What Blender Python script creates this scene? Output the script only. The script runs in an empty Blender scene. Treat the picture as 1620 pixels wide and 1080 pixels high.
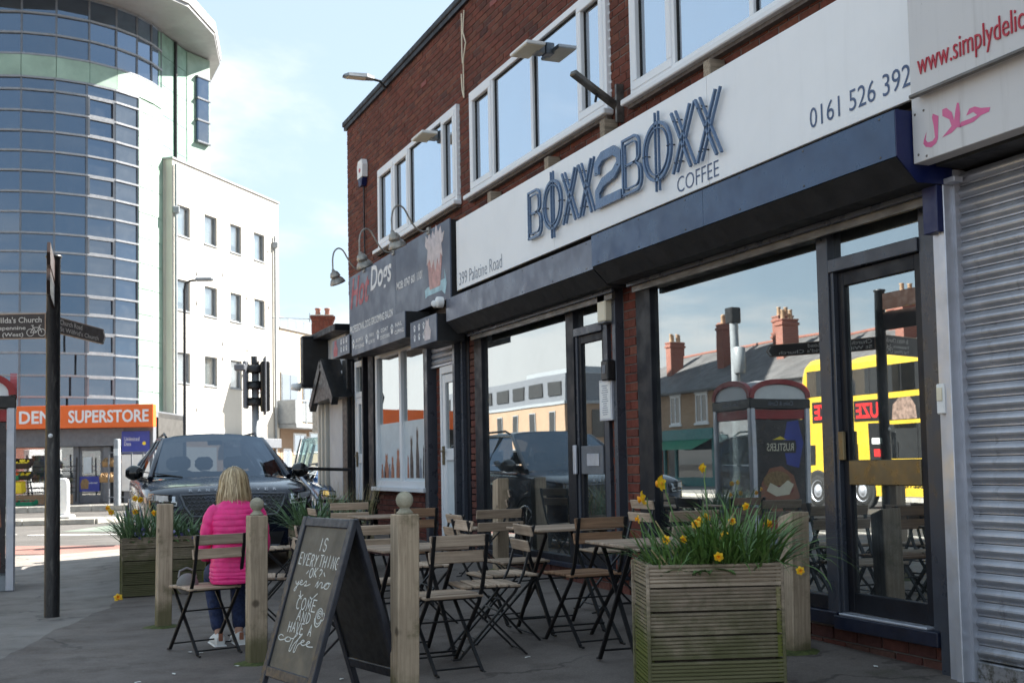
import bpy, bmesh, math, random
from math import sin, cos, pi, radians, sqrt, atan2
from mathutils import Vector, Matrix, noise as mnoise
rnd = random.Random(7)
S = bpy.context.scene
COL = S.collection

# ---------------------------------------------------------------- camera
FPX, HCAM = 1900.0, 1.265
YAW = math.atan(775 / FPX); PITCH = math.atan(0.0626); ROLL = 0.0188
fw = Vector((sin(YAW) * cos(PITCH), cos(YAW) * cos(PITCH), sin(PITCH)))
rt = Vector((cos(YAW), -sin(YAW), 0)); up = rt.cross(fw)
r2 = rt * cos(ROLL) - up * sin(ROLL); u2 = rt * sin(ROLL) + up * cos(ROLL)
cam = bpy.data.cameras.new("camera"); camo = bpy.data.objects.new("camera", cam); COL.objects.link(camo)
camo.matrix_world = Matrix(((r2.x, u2.x, -fw.x, 0), (r2.y, u2.y, -fw.y, 0), (r2.z, u2.z, -fw.z, HCAM), (0, 0, 0, 1)))
cam.sensor_width = 36; cam.lens = 36 * FPX / 1620; cam.shift_y = 76 / 1620
cam.clip_end = 2000; cam.clip_start = .05
cam.dof.use_dof = True; cam.dof.focus_distance = 8.0; cam.dof.aperture_fstop = 5.0
S.camera = camo

# ---------------------------------------------------------------- sky and sun
SUN_EL, SUN_AZ = radians(40), radians(81.5)
CLOUDSEED = 0.0
W = bpy.data.worlds.new("World"); S.world = W; W.use_nodes = True
nt = W.node_tree; nt.nodes.clear()
def wn(t, **k):
    n = nt.nodes.new(t)
    for a, b in k.items(): setattr(n, a, b)
    return n
out = wn('ShaderNodeOutputWorld'); bg = wn('ShaderNodeBackground'); bg.inputs['Strength'].default_value = .1
sky = wn('ShaderNodeTexSky'); sky.sky_type = 'NISHITA'; sky.sun_disc = False
sky.sun_elevation = SUN_EL; sky.sun_rotation = SUN_AZ; sky.air_density = 1.0; sky.dust_density = .6; sky.ozone_density = 1.6
tc = wn('ShaderNodeTexCoord'); sep = wn('ShaderNodeSeparateXYZ'); nt.links.new(tc.outputs['Generated'], sep.inputs[0])
def wm(op, a, b=None, c=None, clamp=False):
    n = wn('ShaderNodeMath', operation=op); n.use_clamp = clamp
    for i, v in enumerate((a, b, c)):
        if v is None: continue
        if isinstance(v, (int, float)): n.inputs[i].default_value = v
        else: nt.links.new(v, n.inputs[i])
    return n.outputs[0]
zden = wm('ADD', wm('MAXIMUM', sep.outputs[2], 0), .16)
cmb = wn('ShaderNodeCombineXYZ'); cmb.inputs[2].default_value = CLOUDSEED
nt.links.new(wm('DIVIDE', sep.outputs[0], zden), cmb.inputs[0]); nt.links.new(wm('DIVIDE', sep.outputs[1], zden), cmb.inputs[1])
n1 = wn('ShaderNodeTexNoise'); n1.inputs['Scale'].default_value = .62; n1.inputs['Detail'].default_value = 9; n1.inputs['Roughness'].default_value = .58; n1.inputs['Distortion'].default_value = .25
nt.links.new(cmb.outputs[0], n1.inputs['Vector'])
# more cloud low down, thinner overhead
low = wn('ShaderNodeMapRange'); low.inputs[1].default_value = .04; low.inputs[2].default_value = .42; low.inputs[3].default_value = .165; low.inputs[4].default_value = -.11
nt.links.new(sep.outputs[2], low.inputs[0])
msum = wm('ADD', n1.outputs['Fac'], low.outputs[0])
mk = wn('ShaderNodeMapRange', interpolation_type='SMOOTHSTEP'); mk.inputs[1].default_value = .5; mk.inputs[2].default_value = .66; mk.inputs[3].default_value = 0; mk.inputs[4].default_value = .9
nt.links.new(msum, mk.inputs[0])
cmix = wn('ShaderNodeMix', data_type='RGBA'); cmix.inputs[7].default_value = (3.0, 2.97, 2.9, 1)
hz = wn('ShaderNodeHueSaturation'); hz.inputs['Saturation'].default_value = .95; nt.links.new(sky.outputs[0], hz.inputs['Color'])
nt.links.new(mk.outputs[0], cmix.inputs[0]); vl = wn('ShaderNodeMix', data_type='RGBA'); vl.inputs[0].default_value = .86; vl.inputs[7].default_value = (1.33, 1.64, 1.88, 1); nt.links.new(hz.outputs[0], vl.inputs[6])   # thin high veil over the whole sky
nt.links.new(vl.outputs[2], cmix.inputs[6])
nt.links.new(cmix.outputs[2], bg.inputs[0]); nt.links.new(bg.outputs[0], out.inputs[0])
sl = bpy.data.lights.new("sun", 'SUN'); sl.energy = 4.9; sl.angle = radians(.53); sl.color = (1, .95, .87)
so = bpy.data.objects.new("sun", sl); COL.objects.link(so)
so.rotation_euler = Vector((cos(SUN_EL) * sin(SUN_AZ), cos(SUN_EL) * cos(SUN_AZ), sin(SUN_EL))).to_track_quat('Z', 'Y').to_euler()
S.view_settings.view_transform = 'Standard'; S.view_settings.look = 'None'; S.view_settings.gamma = 1
S.view_settings.use_curve_mapping = False; S.view_settings.exposure = 2.3
S.cycles.max_bounces = 10; S.cycles.transparent_max_bounces = 16; S.cycles.glossy_bounces = 5
S.cycles.caustics_reflective = False; S.cycles.caustics_refractive = False

# ---------------------------------------------------------------- materials
MATS = {}; MATSKEEP = MATS
def newmat(name):
    m = bpy.data.materials.new(name); m.use_nodes = True; MATS[name] = m
    return m, m.node_tree, m.node_tree.nodes['Principled BSDF']
def L(t, a, b): t.links.new(a, b)
def nd(t, typ, **k):
    n = t.nodes.new(typ)
    for a, b in k.items(): setattr(n, a, b)
    return n
def mathn(t, op, a, b=None, c=None, clamp=False):
    n = t.nodes.new('ShaderNodeMath'); n.operation = op; n.use_clamp = clamp
    for i, v in enumerate((a, b, c)):
        if v is None: continue
        if isinstance(v, (int, float)): n.inputs[i].default_value = v
        else: t.links.new(v, n.inputs[i])
    return n.outputs[0]
def mixc(t, f, a, b, mode='MIX'):
    n = t.nodes.new('ShaderNodeMix'); n.data_type = 'RGBA'; n.blend_type = mode
    for i, v in ((0, f), (6, a), (7, b)):
        if isinstance(v, (int, float)): n.inputs[i].default_value = v
        elif isinstance(v, (tuple, list)): n.inputs[i].default_value = (*v[:3], 1)
        else: t.links.new(v, n.inputs[i])
    return n.outputs[2]
def noisen(t, scale, detail=4, rough=.55, vec=None, dist=0):
    n = t.nodes.new('ShaderNodeTexNoise'); n.inputs['Scale'].default_value = scale; n.inputs['Detail'].default_value = detail
    n.inputs['Roughness'].default_value = rough; n.inputs['Distortion'].default_value = dist
    if vec is not None: t.links.new(vec, n.inputs['Vector'])
    return n.outputs['Fac']
def ramp(t, f, a, b, c=0, d=1, smooth=True):
    n = t.nodes.new('ShaderNodeMapRange'); n.interpolation_type = 'SMOOTHSTEP' if smooth else 'LINEAR'
    n.inputs[1].default_value = a; n.inputs[2].default_value = b; n.inputs[3].default_value = c; n.inputs[4].default_value = d
    t.links.new(f, n.inputs[0]); return n.outputs[0]
def coords(t, which='Object', scale=(1, 1, 1)):
    if which == 'World': o = t.nodes.new('ShaderNodeNewGeometry').outputs['Position']
    else: o = t.nodes.new('ShaderNodeTexCoord').outputs[which]
    if scale != (1, 1, 1):
        m = t.nodes.new('ShaderNodeMapping'); m.inputs['Scale'].default_value = scale; t.links.new(o, m.inputs[0]); o = m.outputs[0]
    return o
def bumpn(t, bsdf, h, strength=.3, dist=.01):
    b = t.nodes.new('ShaderNodeBump'); b.inputs['Strength'].default_value = strength; b.inputs['Distance'].default_value = dist
    t.links.new(h, b.inputs['Height']); t.links.new(b.outputs[0], bsdf.inputs['Normal'])
def tint(c, k): return tuple(max(0, min(1, x * k)) for x in c)
def pm(name, col, rough=.6, metal=0, var=.18, scale=6, bump=0, bscale=60, spec=.5, rvar=.12, coat=0, dirt=None, objrand=0, stretch=(1, 1, 1), space='World'):
    m, t, b = newmat(name)
    co = coords(t, space, stretch)
    f = noisen(t, scale, 5, .6, co)
    c = mixc(t, ramp(t, f, .3, .7), tint(col, 1 - var), tint(col, 1 + var))
    if dirt:
        c = mixc(t, mathn(t, 'MULTIPLY', ramp(t, noisen(t, scale * .45, 6, .65, co), .52, .75), dirt[1]), c, dirt[0])
    if objrand:
        r = nd(t, 'ShaderNodeObjectInfo').outputs['Random']
        h = nd(t, 'ShaderNodeHueSaturation'); L(t, c, h.inputs['Color']); L(t, ramp(t, r, 0, 1, 1 - objrand, 1 + objrand, False), h.inputs['Value']); c = h.outputs[0]
    L(t, c, b.inputs['Base Color'])
    L(t, ramp(t, noisen(t, scale * 2.3, 4, .6, co), .3, .7, max(0, rough - rvar), min(1, rough + rvar)), b.inputs['Roughness'])
    b.inputs['Metallic'].default_value = metal; b.inputs['Specular IOR Level'].default_value = spec; b.inputs['Coat Weight'].default_value = coat
    b.inputs['Coat Roughness'].default_value = .04
    if bump: bumpn(t, b, noisen(t, bscale, 4, .6, co), bump, .006)
    return m
# glass: really see-through, with the mirror-like reflection of a coated or tinted pane
def glassm(name, tintc=(.6, .7, .72), refl=.35, edge=.95, rough=.0, dust=.04, reflc=(1, 1, 1)):
    m, t, b = newmat(name); t.nodes.remove(b); o = t.nodes['Material Output']
    tr = nd(t, 'ShaderNodeBsdfTransparent'); tr.inputs[0].default_value = (*tintc, 1)
    gl = nd(t, 'ShaderNodeBsdfGlossy'); gl.inputs[0].default_value = (*reflc, 1); gl.inputs['Roughness'].default_value = rough
    df = nd(t, 'ShaderNodeBsdfDiffuse'); df.inputs[0].default_value = (.55, .58, .6, 1)
    lw = nd(t, 'ShaderNodeLayerWeight'); lw.inputs[0].default_value = .35
    f = ramp(t, lw.outputs['Facing'], .0, 1, refl, edge, False)
    mx = nd(t, 'ShaderNodeMixShader'); L(t, f, mx.inputs[0]); L(t, tr.outputs[0], mx.inputs[1]); L(t, gl.outputs[0], mx.inputs[2])
    m2 = nd(t, 'ShaderNodeMixShader'); L(t, ramp(t, noisen(t, 2.2, 6, .7, coords(t, 'World')), .35, .8, dust * .3, dust * 1.6), m2.inputs[0])
    L(t, mx.outputs[0], m2.inputs[1]); L(t, df.outputs[0], m2.inputs[2]); L(t, m2.outputs[0], o.inputs[0])
    bp = nd(t, 'ShaderNodeBump'); bp.inputs['Strength'].default_value = .035; bp.inputs['Distance'].default_value = .02
    L(t, noisen(t, 1.1, 1, .4, coords(t, 'World')), bp.inputs['Height']); L(t, bp.outputs[0], gl.inputs['Normal'])
    return m

def brick_mat(name, cols, mortar_specks=True):
    m, t, b = newmat(name)
    r = mathn(t, 'FRACT', mathn(t, 'ADD', nd(t, 'ShaderNodeObjectInfo').outputs['Random'], nd(t, 'ShaderNodeNewGeometry').outputs['Random Per Island']))
    cr = nd(t, 'ShaderNodeValToRGB'); e = cr.color_ramp.elements
    e[0].color = (*cols[0], 1); e[1].color = (*cols[-1], 1)
    for i in range(1, len(cols) - 1):
        x = e.new(i / (len(cols) - 1)); x.color = (*cols[i], 1)
    L(t, r, cr.inputs[0])
    w = coords(t, 'World')
    f = noisen(t, 26, 6, .65, w)
    c = mixc(t, ramp(t, f, .35, .7), mixc(t, 1, cr.outputs[0], (.72, .72, .72), 'MULTIPLY'), cr.outputs[0])
    c = mixc(t, ramp(t, noisen(t, .9, 5, .6, w), .45, .75, 0, .35), c, mixc(t, 1, c, (.55, .52, .5), 'MULTIPLY'))
    L(t, c, b.inputs['Base Color']); b.inputs['Roughness'].default_value = .88; b.inputs['Specular IOR Level'].default_value = .25
    st = coords(t, 'World', (1, 1, 1.0)); bumpn(t, b, noisen(t, 110, 5, .7, st), .55, .006)
    return m
def asphalt_mat(name, base, light, speck=.5, patch=None):
    m, t, b = newmat(name); w = coords(t, 'World')
    big = noisen(t, .45, 6, .62, w); mid = noisen(t, 2.6, 6, .6, w); fine = noisen(t, 95, 3, .7, w)
    c = mixc(t, ramp(t, big, .38, .66), base, light)
    c = mixc(t, ramp(t, mid, .5, .72, 0, .55), c, tint(base, .62))
    c = mixc(t, ramp(t, fine, .3, .75, 0, .6), mixc(t, 1, c, (.62, .62, .62), 'MULTIPLY'), mixc(t, 1, c, (1.25, 1.25, 1.25), 'MULTIPLY'))
    vo = nd(t, 'ShaderNodeTexVoronoi'); vo.inputs['Scale'].default_value = 9; L(t, w, vo.inputs['Vector'])
    sp = mathn(t, 'MULTIPLY', ramp(t, vo.outputs['Distance'], .03, .065, 1, 0), ramp(t, noisen(t, 1.7, 3, .5, w), .5, .7))
    c = mixc(t, mathn(t, 'MULTIPLY', sp, speck), c, (.5, .5, .48))
    ve = nd(t, 'ShaderNodeTexVoronoi'); ve.feature = 'DISTANCE_TO_EDGE'; ve.inputs['Scale'].default_value = .55
    wv = nd(t, 'ShaderNodeVectorMath', operation='ADD'); L(t, w, wv.inputs[0]); nz_ = nd(t, 'ShaderNodeTexNoise'); nz_.inputs['Scale'].default_value = 3.1; nz_.inputs['Detail'].default_value = 6; L(t, w, nz_.inputs['Vector']); sc_ = nd(t, 'ShaderNodeVectorMath', operation='SCALE'); L(t, nz_.outputs['Color'], sc_.inputs[0]); sc_.inputs['Scale'].default_value = .55; L(t, sc_.outputs[0], wv.inputs[1]); L(t, wv.outputs[0], ve.inputs['Vector'])
    crk = mathn(t, 'MULTIPLY', ramp(t, ve.outputs['Distance'], .004, .014, 1, 0), ramp(t, noisen(t, .8, 3, .5, w), .48, .6))
    c = mixc(t, mathn(t, 'MULTIPLY', crk, .75), c, tint(base, .35))
    c = mixc(t, ramp(t, noisen(t, .22, 4, .7, w, 1.5), .52, .6, 0, .5), c, mixc(t, 1, c, (1.28, 1.27, 1.25), 'MULTIPLY'))
    c = mixc(t, ramp(t, noisen(t, 6.5, 6, .75, w), .62, .74, 0, .45), c, tint(light, 1.5))
    # moss in the damp hollows
    c = mixc(t, mathn(t, 'MULTIPLY', ramp(t, noisen(t, 1.3, 7, .7, w), .6, .74), .4), c, (.055, .06, .022))
    L(t, c, b.inputs['Base Color']); L(t, ramp(t, mid, .3, .7, .62, .92), b.inputs['Roughness']); b.inputs['Specular IOR Level'].default_value = .35
    bumpn(t, b, mathn(t, 'ADD', mathn(t, 'MULTIPLY', fine, .6), noisen(t, 24, 5, .6, w)), .5, .008)
    return m
def wood_mat(name, col, dark, algae=None, grain=(3, 3, 3), axis=2, knots=True, algae_top=.35, algae_amt=.8, objrand=.12):
    m, t, b = newmat(name); o = coords(t, 'Object'); w = coords(t, 'World')
    sc = [26, 26, 26]; sc[axis] = 1.2
    mp = nd(t, 'ShaderNodeMapping'); mp.inputs['Scale'].default_value = sc
    r = nd(t, 'ShaderNodeObjectInfo').outputs['Random']
    cx = nd(t, 'ShaderNodeCombineXYZ'); rr = mathn(t, 'MULTIPLY', r, 37.0)
    for i in range(3): L(t, rr, cx.inputs[i])
    av = nd(t, 'ShaderNodeVectorMath', operation='ADD'); L(t, o, av.inputs[0]); L(t, cx.outputs[0], av.inputs[1]); L(t, av.outputs[0], mp.inputs[0])
    gr = noisen(t, 2.0, 7, .7, mp.outputs[0], .6)
    c = mixc(t, ramp(t, gr, .3, .72), dark, col)
    c = mixc(t, ramp(t, noisen(t, 3.5, 5, .6, w), .4, .75, 0, .5), c, tint(dark, .8))
    if knots:
        vo = nd(t, 'ShaderNodeTexVoronoi'); vo.inputs['Scale'].default_value = 3.3; L(t, av.outputs[0], vo.inputs['Vector'])
        c = mixc(t, ramp(t, vo.outputs['Distance'], .045, .11, .85, 0), c, tint(dark, .3))
    if algae:
        z = nd(t, 'ShaderNodeSeparateXYZ'); L(t, w, z.inputs[0])
        nz = noisen(t, 5, 6, .65, w)
        am = ramp(t, mathn(t, 'ADD', z.outputs[2], mathn(t, 'MULTIPLY', mathn(t, 'SUBTRACT', nz, .5), algae_top * 1.6)), algae_top * .5, algae_top * 1.25, algae_amt, 0)
        patch = mathn(t, 'MULTIPLY', ramp(t, noisen(t, 4.2, 7, .7, w), .5, .68), algae_amt * .75)
        c = mixc(t, mathn(t, 'MAXIMUM', am, patch), c, algae)
    h = nd(t, 'ShaderNodeHueSaturation'); L(t, c, h.inputs['Color']); L(t, ramp(t, r, 0, 1, 1 - objrand, 1 + objrand, False), h.inputs['Value'])
    L(t, h.outputs[0], b.inputs['Base Color']); b.inputs['Roughness'].default_value = .82; b.inputs['Specular IOR Level'].default_value = .3
    bumpn(t, b, gr, .5, .004)
    return m
def shutter_mat():
    m, t, b = newmat('galvanised'); w = coords(t, 'World')
    c = mixc(t, ramp(t, noisen(t, 3, 6, .65, w), .35, .7), (.36, .37, .41), (.5, .51, .55))
    c = mixc(t, ramp(t, noisen(t, 14, 6, .7, coords(t, 'World', (1, 1, .25))), .56, .72, 0, .6), c, (.18, .18, .19))
    z = nd(t, 'ShaderNodeSeparateXYZ'); L(t, w, z.inputs[0])
    c = mixc(t, mathn(t, 'MULTIPLY', ramp(t, z.outputs[2], .12, .34, 1, 0), ramp(t, noisen(t, 13, 6, .7, w), .4, .6)), c, (.09, .085, .06))
    L(t, c, b.inputs['Base Color']); b.inputs['Metallic'].default_value = .65; b.inputs['Roughness'].default_value = .42
    return m
def paint_mat(name, col, flake=.0, rough=.18):
    m, t, b = newmat(name); w = coords(t, 'Object')
    L(t, mixc(t, ramp(t, noisen(t, 1.5, 5, .6, w), .3, .8), col, tint(col, 1.25)), b.inputs['Base Color'])
    b.inputs['Metallic'].default_value = flake; L(t, ramp(t, noisen(t, 3, 6, .7, w), .4, .75, rough, rough + .16), b.inputs['Roughness'])
    b.inputs['Coat Weight'].default_value = .45; b.inputs['Coat Roughness'].default_value = .05
    return m
def emis(name, col, st):
    m, t, b = newmat(name); b.inputs['Base Color'].default_value = (*col, 1); b.inputs['Emission Color'].default_value = (*col, 1); b.inputs['Emission Strength'].default_value = st
    return m
def sign_mat(name, col, streak=.25, rough=.45, dcol=(.3, .3, .28)):
    m, t, b = newmat(name); w = coords(t, 'World')
    st = noisen(t, 9, 6, .7, coords(t, 'World', (1, 1, .06)))
    c = mixc(t, ramp(t, noisen(t, 1.1, 5, .6, w), .3, .75), col, tint(col, .93))
    c = mixc(t, mathn(t, 'MULTIPLY', ramp(t, st, .5, .8), streak), c, dcol)
    c = mixc(t, mathn(t, 'MULTIPLY', ramp(t, noisen(t, 60, 3, .6, w), .68, .8), streak), c, dcol)
    L(t, c, b.inputs['Base Color']); b.inputs['Roughness'].default_value = rough
    return m

M = {}
M['brick'] = brick_mat('brick', [(.12, .038, .026), (.165, .05, .034), (.19, .058, .038), (.14, .046, .033), (.21, .075, .046), (.09, .036, .03)])
M['brick_red'] = brick_mat('brick_red', [(.17, .05, .035), (.21, .06, .042), (.15, .046, .036), (.24, .085, .055)])
M['brick_wet'] = brick_mat('brick_wet', [(.14, .055, .045), (.11, .048, .042), (.17, .06, .045), (.13, .07, .055)])
M['brick_buff'] = brick_mat('brick_buff', [(.36, .22, .13), (.42, .27, .16), (.3, .17, .1), (.4, .24, .15)])
M['mortar'] = pm('mortar', (.13, .11, .1), .95, var=.25, scale=9, bump=.4)
M['mortar_pale'] = pm('mortar_pale', (.3, .28, .25), .95, var=.2, scale=9)
M['asphalt'] = asphalt_mat('asphalt', (.07, .068, .068), (.105, .102, .1), .7)
M['road'] = asphalt_mat('road_asphalt', (.095, .089, .083), (.13, .122, .115), .2)
M['red_road'] = asphalt_mat('red_road', (.26, .12, .1), (.3, .17, .14), .1)
M['green_road'] = asphalt_mat('green_road', (.16, .2, .17), (.2, .24, .2), .1)
M['paving'] = asphalt_mat('paving', (.22, .21, .2), (.28, .27, .25), .1)
M['kerb'] = pm('kerb_stone', (.4, .38, .34), .9, var=.2, scale=5, bump=.3)
M['roadpaint'] = pm('road_paint', (.72, .72, .68), .8, var=.15, scale=12)
M['upvc'] = sign_mat('upvc', (.8, .81, .83), .08, .35)
M['fascia'] = sign_mat('fascia_white', (.87, .875, .885), .10, .4)
M['fascia_old'] = sign_mat('fascia_old', (.6, .59, .59), .5, .5, (.2, .19, .18))
M['navy'] = pm('navy_metal', (.03, .065, .135), .36, .1, var=.12, scale=2.5, dirt=((.045, .085, .15), .5))
M['navygrey'] = pm('navy_grey_metal', (.12, .135, .18), .36, .2, var=.12, scale=2, dirt=((.08, .085, .11), .4))
M['blue'] = pm('royal_blue', (.004, .010, .07), .45, var=.1)
M['frame'] = pm('dark_frame', (.008, .009, .014), .5, 0, var=.2, scale=3, spec=.3, dirt=((.022, .023, .028), .3))
M['frame2'] = pm('grey_frame', (.055, .062, .08), .35, .2, var=.1, scale=3)
M['soffit'] = pm('black_soffit', (.014, .014, .016), .6, var=.3, scale=4)
M['steel_dark'] = pm('tarnished_steel', (.13, .12, .11), .45, .6, var=.35, scale=14, stretch=(1, .25, 1))
M['galv'] = shutter_mat()
M['alu'] = pm('aluminium', (.52, .54, .6), .4, .55, var=.08, scale=4, dirt=((.3, .29, .27), .4))
M['shopglass'] = glassm('shop_glass', (.42, .47, .48), .27, 1.0, dust=.045, reflc=(.84, .89, .9))
M['upglass'] = glassm('upper_glass', (.3, .36, .4), .5, 1.0, dust=.04, reflc=(.82, .9, 1.0))
M['towerglass'] = glassm('tower_glass', (.05, .06, .08), .3, .85, dust=.03, reflc=(.36, .47, .63))
M['carglass'] = glassm('car_glass', (.06, .072, .085), .06, .5, dust=.006, reflc=(.55, .66, .8))
M['clear'] = glassm('clear_glass', (.8, .84, .84), .12, .8, dust=.12)
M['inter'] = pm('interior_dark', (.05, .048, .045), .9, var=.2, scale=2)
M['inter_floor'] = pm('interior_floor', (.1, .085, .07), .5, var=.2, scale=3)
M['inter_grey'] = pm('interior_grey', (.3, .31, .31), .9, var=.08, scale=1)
M['black'] = pm('black_paint', (.012, .012, .013), .4, var=.25, scale=8, dirt=((.07, .065, .06), .35))
M['blackiron'] = pm('black_iron', (.013, .013, .015), .42, .3, var=.3, scale=20)
M['rubber'] = pm('rubber', (.018, .018, .018), .85, var=.2, scale=10)
M['slat'] = wood_mat('bistro_slat', (.58, .445, .33), (.32, .235, .17), axis=0, knots=False, objrand=.25)
M['slat_brown'] = wood_mat('oiled_slat', (.34, .2, .115), (.2, .115, .07), axis=0, knots=False, objrand=.2)
M['post'] = wood_mat('post_wood', (.52, .41, .295), (.31, .235, .165), algae=(.055, .058, .014), axis=2, algae_top=.22, algae_amt=.75)
M['deck'] = wood_mat('decking', (.46, .37, .28), (.19, .15, .11), algae=(.07, .078, .024), axis=0, algae_top=.5, algae_amt=.8, objrand=.18)
M['deckside'] = wood_mat('decking_side', (.42, .33, .23), (.18, .14, .095), algae=(.1, .112, .018), axis=1, algae_top=.6, algae_amt=.95, objrand=.18)
M['soil'] = pm('soil', (.035, .025, .017), .95, var=.4, scale=30, bump=.8)
M['moss'] = pm('moss', (.07, .085, .02), .95, var=.45, scale=22, bump=.9)
M['render'] = pm('grey_render', (.5, .5, .51), .85, var=.08, scale=2.5, bump=.15, dirt=((.3, .3, .3), .4))
M['white_render'] = sign_mat('white_render', (.56, .53, .475), .3, .85, (.36, .32, .26))
M['cream_render'] = sign_mat('cream_render', (.54, .44, .33), .25, .85, (.45, .36, .28))
M['shade_render'] = pm('edge_render', (.6, .56, .49), .85, var=.08, scale=1)
M['clad'] = pm('copper_clad_pale', (.25, .355, .29), .55, var=.14, scale=1.2, dirt=((.26, .4, .33), .5), objrand=.07)
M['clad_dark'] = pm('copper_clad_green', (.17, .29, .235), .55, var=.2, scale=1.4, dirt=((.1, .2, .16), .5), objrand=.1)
M['mull'] = pm('mullion', (.14, .15, .17), .4, .3, var=.1)
M['mull_pale'] = pm('mullion_pale', (.24, .25, .27), .4, .3, var=.1)
M['roofmetal'] = pm('roof_metal', (.3, .3, .31), .5, .2, var=.1, scale=1)
M['rooftop_white'] = pm('roof_edge', (.42, .42, .42), .5, var=.1, scale=1)
M['orange'] = sign_mat('orange_sign', (.78, .13, .012), .06, .4)
M['white'] = pm('white_plastic', (.78, .78, .77), .45, var=.05)
M['cream'] = pm('cream_plastic', (.75, .68, .52), .5, var=.05)
M['grey'] = pm('grey_paint', (.25, .27, .29), .5, var=.12)
M['midgrey'] = pm('mid_grey', (.14, .15, .17), .5, .1, var=.12)
M['signgrey'] = pm('groomer_sign', (.085, .105, .15), .42, 0, var=.07, scale=1.2, dirt=((.1, .12, .17), .3))
M['pewter'] = pm('pewter', (.3, .28, .25), .42, .6, var=.25, scale=16)
M['red'] = pm('red_paint', (.32, .018, .02), .4, var=.12)
M['deepred'] = pm('deep_red', (.2, .03, .03), .5, var=.1)
M['pink_print'] = pm('pink_print', (.62, .12, .28), .5, var=.06)
M['red_print'] = pm('red_print', (.42, .02, .04), .5, var=.06)
M['blueletter'] = pm('letter_blue', (.09, .15, .26), .3, .15, var=.08)
M['blueprint'] = pm('print_blue', (.06, .1, .2), .5, var=.05)
M['greyprint'] = pm('print_grey', (.2, .23, .29), .5, var=.05)
M['whiteprint'] = pm('print_white', (.75, .75, .76), .5, var=.04)
M['redtext'] = pm('hot_red', (.36, .06, .075), .5, var=.08)
M['pink'] = pm('pink_nylon', (.86, .035, .235), .42, var=.12, scale=14, bump=.25, bscale=35, spec=.4, space='Object')
M['denim'] = pm('denim', (.018, .03, .085), .85, var=.3, scale=24, bump=.3, bscale=200, space='Object')
M['skin'] = pm('skin', (.52, .3, .22), .5, var=.08, scale=12, space='Object')
def hair_mat():
    m, t, b = newmat('blonde_hair'); r = nd(t, 'ShaderNodeNewGeometry').outputs['Random Per Island']; cr = nd(t, 'ShaderNodeValToRGB'); el = cr.color_ramp.elements
    el[0].color = (.2, .125, .06, 1); el[1].color = (.72, .57, .36, 1); x = el.new(.35); x.color = (.42, .3, .16, 1); x = el.new(.7); x.color = (.6, .45, .26, 1)
    L(t, r, cr.inputs[0]); L(t, cr.outputs[0], b.inputs['Base Color']); b.inputs['Roughness'].default_value = .38; b.inputs['Specular IOR Level'].default_value = .6; return m
M['hair'] = hair_mat()
M['hair_dark'] = pm('blonde_low', (.3, .2, .11), .5, var=.3, scale=30, space='Object')
M['trainer'] = pm('white_leather', (.7, .69, .67), .5, var=.06, space='Object')
M['tan'] = pm('tan_leather', (.3, .12, .07), .6, var=.1, space='Object')
M['bag'] = pm('bag_cloth', (.2, .19, .185), .7, var=.12, space='Object')
M['chalkboard'] = pm('chalkboard', (.115, .098, .074), .62, var=.22, scale=5, dirt=((.19, .175, .15), .55), space='Object')
M['boardframe'] = pm('board_frame', (.022, .024, .034), .45, var=.25, scale=12, space='Object')
M['chalk'] = pm('chalk', (.72, .72, .68), .9, var=.2, scale=120)
M['zinc'] = pm('zinc', (.45, .5, .53), .4, .7, var=.1)
M['leaf'] = pm('daffodil_leaf', (.11, .21, .05), .45, var=.35, scale=9, objrand=.2)
M['leaf2'] = pm('broad_leaf', (.12, .22, .07), .5, var=.35, scale=11)
M['leafblue'] = pm('blue_leaf', (.12, .2, .09), .45, var=.3, scale=9)
M['straw'] = pm('dry_stem', (.34, .27, .13), .7, var=.25, scale=12)
M['petal'] = pm('petal_yellow', (.82, .5, .01), .5, var=.12, scale=30)
M['trumpet'] = pm('trumpet_orange', (.85, .36, .008), .5, var=.1, scale=30)
M['viola'] = pm('viola', (.07, .045, .22), .6, var=.3, scale=30)
M['carpaint'] = paint_mat('car_paint', (.0065, .010, .022), .3)
M['carwhite'] = paint_mat('car_white', (.68, .69, .69), 0)
M['carred'] = paint_mat('car_red', (.35, .01, .012), .2)
M['carblue'] = paint_mat('car_blue', (.03, .07, .16), .3)
M['chrome'] = pm('chrome', (.5, .5, .52), .2, .95, var=.05)
M['blackgloss'] = paint_mat('black_gloss', (.006, .006, .007), 0, .1)
M['plate'] = pm('plate_white', (.78, .78, .76), .4, var=.04)
M['lens'] = pm('lamp_lens', (.55, .57, .6), .12, .4, var=.2, scale=20)
M['yellow_bus'] = paint_mat('bus_yellow', (.56, .37, .035), 0, .25)
M['slate'] = pm('slate_roof', (.11, .105, .105), .7, var=.25, scale=1.2, bump=.4, bscale=8)
M['brass'] = pm('bronze', (.16, .125, .07), .35, .5, var=.15, scale=5)
M['brown_sign'] = pm('brown_sign', (.032, .018, .014), .4, var=.1)
M['goldedge'] = pm('buff_trim', (.46, .3, .2), .4, var=.1)
M['posterblue'] = pm('poster_blue', (.03, .05, .32), .4, var=.12, scale=2)
M['yellow'] = pm('yellow', (.8, .6, .03), .5, var=.08)
M['crategreen'] = pm('crate_green', (.01, .2, .1), .5, var=.1)
M['wicker'] = pm('wicker', (.3, .19, .09), .8, var=.3, scale=25)
M['frost'] = pm('frosted_film', (.6, .64, .66), .6, var=.05)
M['teal'] = pm('teal_paint', (.03, .2, .2), .5, var=.12)
M['shade_white'] = pm('plain_white', (.7, .7, .7), .7, var=.05)
M['forecourt'] = asphalt_mat('forecourt_asphalt', (.165, .138, .122), (.215, .183, .163), .8)
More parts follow.
